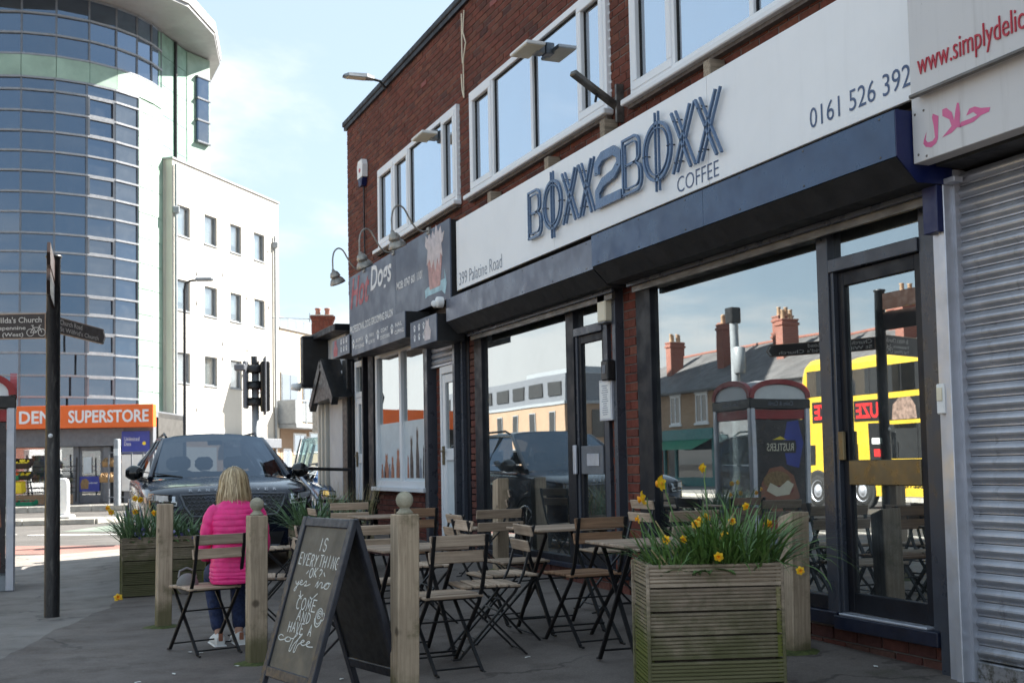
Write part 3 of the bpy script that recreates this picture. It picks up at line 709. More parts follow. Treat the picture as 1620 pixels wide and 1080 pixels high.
# left-hand unit
front('door_frame', [(4.56, 4.69, 8.885, 8.945, .3, 2.78)], 'frame2')
front('door_frame', [(4.60, 4.69, 9.12, 9.2, .3, 2.78), (4.585, 4.69, 9.2, 9.76, 2.40, 2.475), (4.60, 4.69, 9.2, 9.76, 2.7, 2.8), (4.60, 4.69, 9.72, 9.76, .36, 2.40)], 'frame2')
front('mullion', [(4.585, 4.69, 9.76, 9.925, .36, 2.78)], 'frame')
front('window_frame', [(4.60, 4.69, 9.925, 12.14, .36, .43), (4.60, 4.69, 9.925, 12.14, 2.70, 2.8), (4.60, 4.69, 12.14, 12.24, .36, 2.8), (4.62, 4.7, 12.24, 12.42, .3, 2.9), (4.62, 4.7, 12.6, 12.87, .3, 2.9)], 'frame')
front('post', [(4.575, 4.64, 12.70, 12.76, .3, 2.85)], 'frame2')
front('cill', [(4.56, 4.7, 8.885, 12.3, .33, .372)], 'cill_navy')
w = emp('shop_window'); MB().box(4.640, 4.652, 9.925, 12.14, .43, 2.70).build('pane', 'shopglass', w)
w = emp('fanlight'); MB().box(4.640, 4.652, 9.2, 9.76, 2.475, 2.70).build('pane', 'shopglass', w)
d = door(9.2, 9.72, .372, 2.40, [(.6, 2.33)], ('frame', 'shopglass'), [], .05)
MB().box(4.60, 4.636, 9.25, 9.68, 1.17, 1.42, .006).build('letter_plate', 'midgrey', d)
MB().box(4.592, 4.602, 9.32, 9.55, 1.24, 1.35, .004).build('letter_flap', 'alu', d)
MB().box(4.56, 4.585, 9.72, 9.775, 1.17, 1.43, .006).build('door_handle', 'alu', d)
# groomer's front
front('shutter_rail', [(4.52, 4.66, 13.80, 13.9, .35, 2.86), (4.52, 4.66, 12.80, 12.87, .4, 2.86)], 'frame2')
front('shutter_rail', [(4.56, 4.66, 13.9, 14.06, .5, 2.86), (4.56, 4.66, 16.36, 16.62, .8, 2.86), (4.56, 4.66, 17.5, 17.62, .3, 2.86), (4.56, 4.66, 16.9, 16.97, .3, 2.86)], 'frame')
w = emp('shop_window')
mb = MB()
mb.box(4.585, 4.67, 14.07, 16.34, 1.0, 1.085, .005); mb.box(4.585, 4.67, 14.07, 16.34, 2.78, 2.86, .005)
for a, b in ((14.07, 14.15), (15.1, 15.19), (16.26, 16.34)): mb.box(4.585, 4.67, a, b, 1.085, 2.78, .005)
mb.build('frame', 'upvc', w)
MB().box(4.52, 4.62, 14.02, 16.38, .945, 1.0, .006).build('sill', 'upvc', w)
for a, b in ((14.15, 15.1), (15.19, 16.26)):
    MB().box(4.630, 4.640, a, b, 1.085, 2.78).build('pane', 'shopglass', w)
mb = MB(); mb.box(4.6275, 4.6292, 14.15, 15.1, 1.085, 1.86); mb.box(4.6275, 4.6292, 15.19, 16.26, 1.085, 1.86); mb.build('window_film', 'frost', w)
# dog and pattern cut-outs printed on the frosted film
def dogcut(y, h, fat, mat):
    P = [(-fat, 0), (-fat * .9, h * .45), (-fat * .5, h * .72), (-fat * .62, h * .86), (-fat * .35, h), (-fat * .1, h * .9), (fat * .2, h * .92), (fat * .45, h), (fat * .6, h * .82), (fat * .4, h * .68), (fat * 1.0, h * .4), (fat * 1.1, 0)]
    MB().prism(P, (4.627, y, 1.12), UL, UV, UN, .0002, .0008).build('dog_print', mat, w)
for y, h, k in ((14.28, .42, .06), (14.55, .66, .07), (14.8, .55, .07)): dogcut(y, h, k, 'brown_sign')
for y, h, k in ((15.4, .4, .09), (15.66, .3, .07), (15.95, .34, .1), (16.16, .2, .05), (14.95, .3, .04)): dogcut(y, h, k, 'far_red')
for y, h, k in ((15.3, .22, .05), (15.8, .2, .06), (16.05, .16, .05), (14.42, .26, .05)): dogcut(y, h, k, 'greyprint')
for (y0, y1, zz) in ((12.88, 13.53, .42), (16.98, 17.48, .42)):
    d = emp('door'); mb = MB()
    zt = 2.44 if y0 < 14 else 2.84
    mb.box(4.59, 4.67, y0, y0 + .06, zz, zt, .005); mb.box(4.59, 4.67, y1 - .06, y1, zz, zt, .005); mb.box(4.59, 4.67, y0 + .06, y1 - .06, zt - .09, zt, .005)
    mb.build('frame', 'upvc', d)
    mb = MB(); a, b = y0 + .065, y1 - .065; zt2 = zt - .1 if y0 < 14 else 2.3
    mb.box(4.60, 4.655, a, a + .1, zz + .01, zt2, .005); mb.box(4.60, 4.655, b - .1, b, zz + .01, zt2, .005)
    mb.box(4.602, 4.653, a + .1, b - .1, zz + .01, zz + .12, .005); mb.box(4.602, 4.653, a + .1, b - .1, 1.33, 1.47, .005); mb.box(4.602, 4.653, a + .1, b - .1, zt2 - .1, zt2, .005)
    if y0 > 14: mb.box(4.59, 4.67, y0 + .06, y1 - .06, 2.3, 2.38, .005)
    mb.build('door_leaf', 'upvc', d)
    MB().box(4.625, 4.635, a + .1, b - .1, 1.47, zt2 - .1).build('pane', 'shopglass', d)
    MB().box(4.625, 4.635, a + .1, b - .1, zz + .12, 1.33).build('door_panel', 'frost' if y0 < 14 else 'upvc', d)
    if y0 > 14: MB().box(4.625, 4.635, y0 + .06, y1 - .06, 2.38, 2.75).build('pane', 'shopglass', d)
    mb = MB(); mb.box(4.575, 4.60, b - .065, b - .025, 1.28, 1.5, .004); mb.box(4.545, 4.56, b - .16, b - .03, 1.43, 1.45, .004); mb.box(4.55, 4.58, b - .05, b - .035, 1.43, 1.45); mb.build('door_handle', 'brass', d)
mb = MB()                                                          # rolled-down end of the groomer's door shutter
SHD = emp('door_shutter')
for k in range(5):
    z = 2.47 + k * .075; P = [(0, 0), (-.012, .012), (-.02, .037), (-.012, .063), (0, .073), (.006, .073), (.006, 0)]
    MB().prism(P, (4.6, 12.87, z), (1, 0, 0), (0, 0, 1), (0, 1, 0), 0, .93).build('lath', 'galv', SHD)
MB().box(4.57, 4.62, 12.87, 13.8, 2.44, 2.468, .004).build('bottom_rail', 'alu', SHD)

# ---- coffee shop roller shutter boxes
def shutter_box(y0, y1, xf, mat, seams, name='shutter_housing'):
    r = emp(name)
    prof = [(xf, 2.83), (xf, 3.075), (xf + .02, 3.085), (4.56, 3.085), (4.56, 2.72), (xf + .12, 2.72)]
    ss = [y0] + seams + [y1]
    for a, b in zip(ss, ss[1:]):
        mb = MB(); mb.prism([(xf, 2.83), (xf, 3.075), (xf + .03, 3.083), (xf + .03, 2.83)], (0, a + .002, 0), (1, 0, 0), (0, 0, 1), (0, 1, 0), 0, b - a - .004)
        mb.build('housing_panel', mat, r)
    mb = MB(); mb.prism([(xf + .004, 2.826), (xf + .03, 2.826), (xf + .03, 3.08), (4.58, 3.08), (4.58, 2.70), (xf + .13, 2.70)], (0, y0 + .004, 0), (1, 0, 0), (0, 0, 1), (0, 1, 0), 0, y1 - y0 - .008)
    mb.build('housing_underside', 'soffit', r)
    mb = MB(); mb.box(4.50, 4.53, y0 + .15, y1 - .1, 2.62, 2.72); mb.build('shutter_bottom_bar', 'steel_dark', r)
    mb = MB(); mb.box(4.47, 4.50, y0 + .1, y1 - .06, 2.665, 2.70, .004); mb.build('guide_bar', 'frame2', r)
    mb = MB()
    for y in [y0 + .12 + i * (y1 - y0 - .24) / max(1, round((y1 - y0) / .8)) for i in range(round((y1 - y0) / .8) + 1)]:
        mb.lathe([(0, -.004), (.006, -.003), (.007, 0)], (xf, y, 2.85), 8, 'x'); mb.lathe([(0, -.004), (.006, -.003), (.007, 0)], (xf, y, 3.055), 8, 'x')
    mb.build('screws', 'steel_dark', r)
    return r
shutter_box(4.945, 8.56, 4.2, 'navy', [6.86])
shutter_box(8.66, 12.3, 4.26, 'navygrey', [])
mb = MB(); mb.prism([(4.2, 2.83), (4.2, 3.075), (4.56, 3.075), (4.56, 2.70), (4.33, 2.70)], (0, 4.938, 0), (1, 0, 0), (0, 0, 1), (0, 1, 0), 0, .006); mb.box(4.46, 4.6, 4.95, 5.06, 2.45, 2.70, .003); shp('housing_end', mb, 'blue')
# counter and stools inside, seen faintly through the glass
mb = MB(); mb.box(5.4, 5.9, 6.6, 8.2, .26, 1.2, .01); mb.box(5.3, 6, 6.5, 8.3, 1.2, 1.24, .004); shp('counter', mb, 'inter_floor')
mb = MB(); mb.box(4.72, 5.0, 10.1, 11.9, 1.0, 1.04, .004); shp('window_shelf', mb, 'inter_floor')
mb = MB(); mb.lathe([(0, 0), (.04, .0), (.042, .16), (.03, .19), (.012, .21), (.012, .25), (0, .25)], (4.8, 10.05, 1.04), 16); mb.build('bottle', 'white', None, 'white plastic bottle standing on the shelf inside the left coffee shop window', 'bottle')
# ================================================================ SIGNS ON THE SHOP FRONT
# ---- white coffee shop fascia
FA = thing('fascia_sign', 'long white coffee shop fascia with raised blue letters above the navy shutter boxes', 'shop sign', (4.5, 8.5, 3.2))
def kid(o): o.matrix_parent_inverse = Matrix.Translation(-Vector(o.parent.location)); return o
def K(mb, name, mat, p, label=None): return kid(mb.build(name, mat, p, label))
for a, b in ((4.3, 7.172), (7.178, 9.83), (9.835, 12.47)): K(MB().box(4.45, 4.478, a, b, 3.2, 3.975, .003), 'sign_panel', 'fascia', FA)
mb = MB(); mb.box(4.48, 4.6, 4.4, 12.44, 3.22, 3.95); K(mb, 'backing', 'soffit', FA)
def ell(cx, cy, rx, ry, n=40, a0=0, a1=2 * pi): return [(cx + rx * cos(a0 + (a1 - a0) * i / n), cy + ry * sin(a0 + (a1 - a0) * i / n)) for i in range(n)]
Z0, Z1 = 3.372, 3.828; HH = Z1 - Z0
def letter3d(name, y, strokes, w=.026):
    mb = MB()
    for path, closed, ww in strokes: mb.ribbon(path, ww or w, (4.45, y, Z0), UL, UV, UN, .022, .042, closed)
    K(mb, name, 'blueletter', FA)
    mb = MB()
    for path, closed, ww in strokes:                               # stand-off pins
        for i in range(0, len(path) - (0 if closed else 1), max(1, len(path) // 2)):
            a, b = path[i]
            if not closed: a, b = (path[i][0] * .84 + path[i + 1][0] * .16, path[i][1] * .84 + path[i + 1][1] * .16)
            mb.tube([(4.452, y - a, Z0 + b), (4.403, y - a, Z0 + b)], .0055, 6)
    tag(K(mb, 'letter_pins', 'soffit', FA), kind='stuff')
def arc(cx, cy, rx, ry, a0, a1, n=8): return [(cx + rx * cos(radians(a0 + (a1 - a0) * i / n)), cy + ry * sin(radians(a0 + (a1 - a0) * i / n))) for i in range(n + 1)]
def Bpath(w, i):       # outline of a B, inset by i
    h = HH; m = h * .52; r = .09 - i * .6
    return [[(i, i), (i, h - i)] + arc(w * .92 - r - i, h - r - i, r, r, 90, 0) + arc(w * .92 - r - i, m + r * .6, r, r * .6, 0, -60) + [(w * .62, m)] + [(w * .7, m - .01)] + arc(w - r - i, m - r - .02, r, r, 70, 0) + arc(w - r - i, i + r, r, r, 0, -90)]
def letB(y, w):
    st = [(Bpath(w, .011)[0], True, .020), (Bpath(w, .05)[0], True, .010)]
    st.append(([(.05, HH * .52), (w * .66, HH * .52)], False, .018)); letter3d('letter', y, st)
def letO(y, w):
    letter3d('letter', y, [(ell(w / 2, HH / 2, w / 2 - .014, HH / 2 - .012), True, .024), (ell(w / 2, HH / 2, w / 2 - .056, HH / 2 - .05), True, .009),
                           ([(w / 2 - .026, -.075), (w / 2 - .026, HH + .075)], False, .009), ([(w / 2 + .026, -.075), (w / 2 + .026, HH + .075)], False, .009)])
def letX(y, w):
    st = []
    for dx in (0, .064):
        st.append(([(.012 + dx, HH), (w - .082 + dx, 0)], False, .021 if dx == 0 else .014)); st.append(([(.02 + dx, 0), (w - .076 + dx, HH)], False, .019 if dx == 0 else .013))
    letter3d('letter', y, st)
letB(10.341, .325); letO(9.993, .43); letX(9.575, .355); letX(9.235, .335)
t_ = .075; w2 = .472; h = HH
letter3d('letter', 8.894, [([(.03, h * .62), (.03, h * .8), (.13, h - t_ / 2), (w2 - .13, h - t_ / 2), (w2 - .04, h * .8), (w2 - .04, h * .64), (w2 - .14, h * .5), (.14, h * .44), (.04, h * .3), (.04, t_ / 2), (w2 - .01, t_ / 2)], False, t_)])
letB(8.411, .33); letO(8.064, .446); letX(7.632, .355); letX(7.29, .36)
def lt(name, txt, mat, par, ya, yb, z0, z1, X, d0=.001, d1=.003, **k):
    return kid(letters(name, txt, mat, par, (X, ya, z0), UL, UV, UN, ya - yb, z1 - z0, d0, d1, **k))
lt('lettering', 'COFFEE', 'blueprint', FA, 7.612, 7.041, 3.232, 3.347, 4.45, off=-.008)
lt('lettering', '0161 526 392', 'blueprint', FA, 5.998, 5.095, 3.277, 3.402, 4.45, off=-.002)
lt('lettering', '399 Palatine Road', 'greyprint', FA, 12.383, 11.11, 3.245, 3.385, 4.45, off=-.01)

# ---- neighbouring takeaway: two stepped boards and a steel roller shutter
T1 = thing('takeaway_sign', 'weathered grey white sign board with red web address lettering, at the top right corner', 'shop sign', (4.24, 4, 3.12))
K(MB().box(4.24, 4.32, 2.6, 4.865, 3.125, 4.3, .004), 'sign_board', 'fascia_old', T1)
K(MB().box(4.23, 4.26, 2.6, 4.87, 3.112, 3.13, .003), 'edge_trim', 'steel_dark', T1)
lt('lettering', 'www.simplydelic', 'red_print', T1, 4.80, 4.09, 3.178, 3.325, 4.24, .001, .007, off=-.006)
T2 = thing('halal_sign', 'white board with pink Arabic lettering under the web address sign', 'shop sign', (4.3, 4, 2.8))
K(MB().box(4.3, 4.4, 2.6, 4.93, 2.79, 3.16, .003), 'sign_board', 'fascia_old', T2)
mb = MB()
# traced strokes of the Arabic word, in the pixel frame of the board
AX = lambda p: ((p[0] - 235) / (610 - 235) * .47, (865 - p[1]) / (865 - 553) * .235 + (p[0] - 235) / (610 - 235) * .0)
def sk(p): # undo the board's slope in the traced picture
    return AX((p[0], p[1] + (p[0] - 235) * .33 - 0))
lam = [(236, 830), (240, 800), (258, 740), (250, 800), (262, 822), (290, 815), (305, 790), (300, 700), (292, 640), (298, 612), (330, 635), (326, 700), (322, 800), (310, 835), (280, 862), (250, 855)]
la = [(352, 592), (375, 582), (405, 620), (416, 680), (425, 610), (435, 556), (446, 560), (450, 640), (446, 690), (452, 740), (430, 735), (400, 770), (345, 798), (380, 750), (400, 720), (390, 670), (352, 640)]
ha = [(445, 738), (452, 700), (500, 685), (540, 665), (520, 640), (482, 660), (500, 612), (530, 602), (560, 618), (610, 622), (602, 652), (560, 670), (520, 710)]
ymin = min(sk(p)[1] for q in (lam, la, ha) for p in q)
for q in (lam, la, ha):
    P = [(a, b - ymin) for a, b in (sk(p) for p in q)]
    mb.add([(4.2985 - (.0005 * k), 4.852 - a, 2.865 + b) for k, (a, b) in enumerate(P) if True and (k * 0 == 0)] if False else [(4.2985, 4.852 - a, 2.845 + b * .92) for a, b in P], [tuple(range(len(P)))])
K(mb, 'lettering', 'pink_print', T2)
mb = MB()
for y, z in ((4.905, 3.045), (4.89, 2.83), (4.83, 2.81), (4.84, 3.05), (3.6, 3.05)): mb.lathe([(0, -.004), (.006, -.003), (.007, 0)], (4.3, y, z), 8, 'x')
K(mb, 'screws', 'steel_dark', T2)
RS = thing('roller_shutter', 'closed ribbed steel roller shutter at the right edge', 'roller shutter', (4.66, 4.2, .1))
K(MB().box(4.5, 4.66, 4.945, 4.995, .02, 2.78, .004).box(4.52, 4.66, 4.995, 5.06, .02, 2.78, .004).box(4.56, 4.64, 4.925, 4.945, .02, 2.78), 'guide_rail', 'alu', RS)
K(MB().box(4.5, 4.56, 4.86, 4.98, 2.70, 2.73, .003), 'bracket', 'alu', RS)
Lm = MB(); prof = [(0, 0), (-.007, .003), (-.007, .008), (-.002, .012)] + [(-.002 - .017 * sin(pi * k / 6) , .012 + .056 * k / 6) for k in range(1, 7)] + [(0, .0725), (.006, .0725), (.006, 0)]
Lm.prism(prof, (0, 0, 0), (1, 0, 0), (0, 0, 1), (0, 1, 0), 0, 2.3); lm = Lm.mesh('lath'); lm.materials.append(M['galv'])
for k in range(34):
    o = meshobj(lm, 'lath', 'galv', RS, (4.60 + .0015 * rnd.uniform(-1, 1), 2.63, .215 + k * .075)); kid(o)
K(MB().box(4.575, 4.625, 2.63, 4.925, .055, .208, .006), 'bottom_bar', 'galv', RS)
mb = MB(); mb.box(4.64, 9, 2.5, 4.94, -.1, 3.0); mb.box(4.42, 9, 2.2, 4.9, 2.78, 3.0); K(mb, 'shutter_box', 'soffit', RS)
kp = thing('key_switch', 'small white key switch on the steel shutter guide rail', 'switch', (4.52, 5.02, 1.5)); K(MB().box(4.49, 4.52, 4.99, 5.05, 1.49, 1.65, .006), 'case', 'white', kp); K(MB().box(4.484, 4.49, 5.0, 5.04, 1.56, 1.63, .002), 'key_plate', 'cream', kp)

# ---- dog groomer's signs
G1 = thing('groomer_sign', 'tall slate grey dog groomer sign with red and white script lettering', 'shop sign', (4.4, 15, 3.1))
for a, b in ((12.55, 14.66), (14.664, 17.0)): K(MB().box(4.4, 4.42, a, b, 3.13, 4.03, .003), 'sign_panel', 'signgrey', G1)
K(MB().box(4.42, 4.6, 12.56, 16.98, 3.14, 4.02), 'backing', 'soffit', G1)
lt('lettering', 'Hot', 'redtext', G1, 16.93, 15.9, 3.55, 3.985, 4.4, shear=.35, off=.02)
lt('lettering', 'Dogs', 'whiteprint', G1, 15.84, 14.83, 3.57, 4.0, 4.4, shear=.18, off=.02)
lt('lettering', 'MOB: 0747 601 1101', 'whiteprint', G1, 14.60, 13.55, 3.50, 3.605, 4.4, off=.025)
lt('lettering', 'PROFESSIONAL DOG GROOMING SALON', 'whiteprint', G1, 16.96, 14.78, 3.20, 3.305, 4.4, off=.025)
mb = MB(); P_ = lambda pts, d=.0015: mb.prism(pts, (4.4, 13.47, 3.2), UL, UV, UN, 0, d)
P_([(.1, .06), (.62, .06), (.74, .0), (.8, .12), (.72, .3), (.74, .18), (.1, .16), (.02, .14), (.03, .04)]); K(mb, 'sign_picture', pm('print_sky', (.35, .55, .62), .5, var=.2, scale=9), G1)
mb = MB(); P_([(.2, .12), (.58, .12), (.66, .5), (.12, .5)], .003); K(mb, 'sign_picture', pm('print_rose', (.5, .27, .25), .5, var=.25, scale=9), G1)
mb = MB(); P_([(.1, .42), (.14, .6), (.05, .66), (.08, .78), (.16, .72), (.2, .82), (.28, .7), (.34, .8), (.4, .72), (.46, .84), (.54, .74), (.62, .8), (.66, .7), (.74, .72), (.7, .62), (.64, .6), (.68, .44), (.6, .5), (.56, .34), (.5, .46), (.42, .3), (.36, .46), (.28, .36), (.22, .48)], .0045); K(mb, 'sign_picture', pm('print_pale', (.58, .5, .5), .5, var=.15, scale=12), G1)
def signbox(name, label, ya, yb, z0, z1, X):
    g_ = thing(name, label, 'shop sign', (X, (ya + yb) / 2, z0)); K(MB().box(X, X + .015, ya, yb, z0, z1, .003), 'sign_panel', 'signgrey', g_)
    K(MB().box(X + .015, 4.52, ya + .004, yb - .004, z0 + .003, z1 - .003), 'box_body', 'soffit', g_); return g_
g2 = signbox('groomer_box_sign', 'wide grey box sign listing services with white paw prints, over the groomer window', 13.63, 16.13, 2.80, 3.118, 4.2)
def paw(mb, y, z, s, X):
    mb.prism(ell(0, 0, s * .5, s * .42, 12), (X, y, z), UL, UV, UN, .0005, .002)
    for a, b in ((-.5, .55), (-.18, .85), (.2, .85), (.52, .55)): mb.prism(ell(a * s, b * s, s * .17, s * .23, 8), (X, y, z), UL, UV, UN, .0005, .002)
mb = MB()
for y in (16.03, 15.35, 14.8, 14.17): paw(mb, y, 2.93, .085, 4.2)
K(mb, 'paw_print', 'whiteprint', g2)
for (a, b, t1, t2) in ((15.93, 15.47, 'GROOMING &', 'STYLING'), (15.24, 14.93, 'WASH &', 'BLOW DRY'), (14.69, 14.27, 'COAT', 'CONDITIONING'), (14.05, 13.68, 'NAIL', 'CLIPPING')):
    lt('lettering', t1, 'whiteprint', g2, a - .03, b + .06, 2.965, 3.015, 4.2, off=.02); lt('lettering', t2, 'whiteprint', g2, a, b, 2.875, 2.925, 4.2, off=.02)
g3 = signbox('groomer_box_sign', 'small grey box sign with paw prints beside the white security camera', 12.46, 13.42, 2.64, 2.945, 4.2)
g4 = signbox('groomer_box_sign', 'small grey box sign with a pink picture above the porch gable', 16.27, 17.25, 2.86, 3.12, 4.2)
for g_, y0, z0, flip in ((g3, 13.3, 2.7, 0), (g4, 17.0, 2.9, 1)):
    mb = MB()
    for r in range(2):
        for k in range(3): paw(mb, (y0 - .05 - k * .17) if not flip else (16.72 - k * .15), z0 + .03 + r * .11, .055, 4.2)
    K(mb, 'paw_print', 'whiteprint', g_)
    mb = MB(); yy = 12.78 if not flip else 17.05
    mb.prism([(-.1, 0), (.1, 0), (.13, .1), (.06, .16), (.05, .24), (0, .21), (-.05, .24), (-.06, .16), (-.13, .1)], (4.2, yy, z0 - .02), UL, UV, UN, .0005, .002); K(mb, 'dog_picture', MATSKEEP['print_pale'] if flip == 0 else M['redtext'], g_)

# ---- gooseneck lamps over the groomer's sign
def gooseneck(y, label):
    t = thing('gooseneck_lamp', label, 'lamp', (4.4, y, 4.03), 0, 'gooseneck lamps over the groomer sign')
    arm = MB(); pts = [(k_[0] * .74, k_[1], k_[2]) for k_ in ((0, 0, 0), (-.1, 0, -.02), (-.22, .0, .02), (-.33, 0, .14), (-.41, 0, .24), (-.5, 0, .27), (-.58, 0, .22), (-.61, 0, .12), (-.61, 0, .02), (-.61, 0, -.04))]
    sm = []
    for i in range(len(pts) - 1):
        for k in range(3):
            p0, p1, p2, p3 = (Vector(pts[max(0, min(len(pts) - 1, i + j))]) for j in (-1, 0, 1, 2)); u = k / 3
            sm.append(.5 * ((2 * p1) + (-p0 + p2) * u + (2 * p0 - 5 * p1 + 4 * p2 - p3) * u * u + (-p0 + 3 * p1 - 3 * p2 + p3) * u ** 3))
    arm.tube(sm + [Vector(pts[-1])], .011, 8); arm.box(-.02, .02, -.04, .04, -.05, .03, .005); arm.build('arm', 'pewter', t)
    head = MB(); head.lathe([(0, 0), (.022, 0), (.028, -.03), (.06, -.05), (.082, -.1), (.085, -.125), (.06, -.135), (.075, -.14), (.1, -.165), (.125, -.215), (.13, -.24), (.122, -.24), (.09, -.17), (0, -.14)], (0, 0, 0), 22)
    o = head.build('lamp_shade', 'pewter', t); o.scale = (.86, .86, .86); o.location = (-.451, 0, -.03); o.rotation_euler = (radians(12), radians(-24), 0)
    b = MB(); b.sphere((0, 0, -.19), .045); q = b.build('bulb', 'white', o)
gooseneck(16.15, 'pewter gooseneck lamp at the left end of the groomer sign, standing against the sky')
gooseneck(14.72, 'middle pewter gooseneck lamp, over the script lettering of the groomer sign')
gooseneck(13.28, 'pewter gooseneck lamp nearest the milkshake picture on the groomer sign')
def flood(y, label):
    t = thing('floodlight', label, 'floodlight', (4.56, y, 5.2), 0, 'slim floodlights over the upper windows')
    MB().box(-.22, -.02, -.21, .21, .0, .032, .006).build('housing', 'white', t); MB().box(-.21, -.03, -.19, .19, -.006, 0, .002).build('lamp_lens', 'cream', t)
    MB().box(-.05, .04, -.06, .06, -.02, .09, .006).build('bracket', 'grey', t)
flood(10.33, 'slim white floodlight above the middle upstairs window'); flood(13.52, 'slim white floodlight above the far upstairs window, next to the groomer lamps')
t = thing('wall_lamp', 'grey street lantern on a roof arm at the far end of the brick parapet', 'lamp', (4.5, 15.55, 6.5)); t.scale = (.85, .85, .85)
MB().tube([(.08, 0, -.1), (-.02, 0, .02), (-.14, 0, .04)], .022, 10).build('arm', 'blackiron', t)
hb = MB(); hb.grid([[(-.12, -.05, .08), (-.12, .05, .08), (-.12, .06, .03), (-.12, -.06, .03)], [(-.25, -.08, .1), (-.25, .08, .1), (-.25, .1, .035), (-.25, -.1, .035)], [(-.55, -.08, .085), (-.55, .08, .085), (-.55, .1, .03), (-.55, -.1, .03)], [(-.62, -.05, .06), (-.62, .05, .06), (-.62, .06, .03), (-.62, -.06, .03)]], False, True); hb.build('lamp_head', 'grey', t)
MB().box(-.56, -.26, -.075, .075, .022, .032, .003).build('lamp_lens', 'cream', t)
t = thing('alarm_box', 'white alarm box with dark blue base on the brick wall by the far upstairs window', 'alarm', (4.6, 16.8, 5.35))
mb = MB(); mb.prism([(-.13, .12), (.13, .12), (.15, .3), (.1, .38), (-.1, .38), (-.15, .3)], (0, 0, 0), UL, UV, UN, 0, .08); mb.build('cover', 'white', t)
mb = MB(); mb.prism([(-.12, .11), (.12, .11), (.06, 0), (-.06, 0)], (0, 0, 0), UL, UV, UN, 0, .075); mb.build('strobe', 'blue', t)
mb = MB(); mb.prism([(-.03, .2), (.03, .2), (.05, .24), (0, .27), (-.05, .24)], (0, 0, 0), UL, UV, UN, .08, .082); mb.build('badge', 'redtext', t)
mb = MB(); mb.tube([(-.02, .0, 0), (-.02, .0, -.6), (-.02, -.02, -1.1), (-.03, 0, -1.3)], .012, 6); mb.build('cable', 'blackiron', t)
t = thing('cctv_camera', 'white bullet security camera on the left end of the grey shutter box', 'camera', (4.24, 12.36, 3.05))
mb = MB(); mb.lathe([(0, -.07), (.055, -.07), (.062, -.055), (.062, 0)], (0, 0, 0), 20, 'x'); mb.build('mount', 'white', t)
mb = MB(); mb.lathe([(0, -.02), (.032, -.02), (.038, -.012), (.038, .075), (.032, .09), (0, .09)], (0, 0, 0), 18, 'y'); o = mb.build('camera_body', 'white', t); o.location = (-.085, .02, -.015); o.rotation_euler = (0, 0, radians(-25)) ; 
mb = MB(); mb.lathe([(0, .093), (.024, .091), (.022, .094)], (0, 0, 0), 14, 'y'); mb.build('lens', 'black', o)
t = thing('flagpole_bracket', 'dark rusty pole bracket on the brick pier between two upstairs windows', 'bracket', (4.6, 8.73, 4.2))
MB().bar((.02, .05, .0), (-.5, -.1, .22), .07, .05, ch=.01).build('arm', 'steel_dark', t); MB().bar((0, 0, .2), (0, 0, -.12), .12, .03).build('wall_plate', 'steel_dark', t); MB().tube([(-.25, -.03, .09), (-.27, -.04, .02)], .012, 8).build('bolt', 'blackiron', t)
for i, (y, dz) in enumerate(((11.5, 0), (10.02, .0), (8.86, .0), (7.2, 0))):
    tag(MB().box(4.47, 4.6, y - .045, y + .045, 3.97, 4.1 + (.03 if i == 2 else 0), .006).build('timber_batten', 'deck', None), ['pale timber block under the left end of the middle upstairs window sill', 'pale timber block on the fascia under the middle of an upstairs window', 'pale timber block below the rusty pole bracket', 'pale timber block on the fascia near the raised last letter'][i], 'timber block', 'timber blocks on top of the fascia')
t = thing('cable', 'loose pale cable hanging on the brick wall beside the middle upstairs window', 'cable', (4.59, 12.5, 5.4))
MB().tube([(0, -.02, 1.0), (-.01, .0, .75), (-.015, -.1, .6), (-.02, -.04, .45), (-.01, 0, .4), (-.01, 0, .2), (-.01, 0, .0)], .008, 6).tube([(-.012, .03, .98), (-.012, .03, .5), (-.012, .02, .4)], .008, 6).tube([(0, .1, .3), (-.01, .05, .1), (-.01, 0, 0)], .008, 6).build('flex', 'cream', t)
# ---- things fixed to the coffee shop's pier
t = thing('lightbox', 'small cream box light high on the pier beside the coffee shop door', 'box light', (4.6, 9.02, 2.45)); MB().box(-.1, 0, -.075, .075, 0, .28, .01).build('case', 'cream', t); MB().box(-.104, 0, -.08, .08, -.015, .0, .003).build('base_trim', 'midgrey', t)
t = thing('intercom', 'small black box on the pier above the framed menu', 'intercom', (4.56, 8.95, 1.95)); MB().box(-.08, 0, -.06, .06, 0, .17, .01).build('case', 'black', t); MB().box(-.084, -.08, -.03, .03, .06, .13, .002).build('faceplate', 'midgrey', t)
t = thing('menu_frame', 'white framed price list on the pier by the coffee shop door', 'menu', (4.55, 9.05, 1.62))
MB().box(-.012, .03, -.115, .115, 0, .345, .003).build('frame', 'alu', t); MB().box(-.015, -.012, -.098, .098, .018, .325).build('sheet', 'white', t)
mb = MB()
for k in range(14):
    z = .29 - k * .0185; w = .06 * (.5 + rnd.random() * .5); mb.box(-.0165, -.0155, -w, w, z, z + .006)
mb.build('print', 'greyprint', t)

for y, z in ((11.60, 6.17), (14.0, 6.02)):
    o = MB().box(4.596, 4.64, y - .1, y + .1, z - .032, z + .032, .004).build('brick', 'brick_patch', upw)
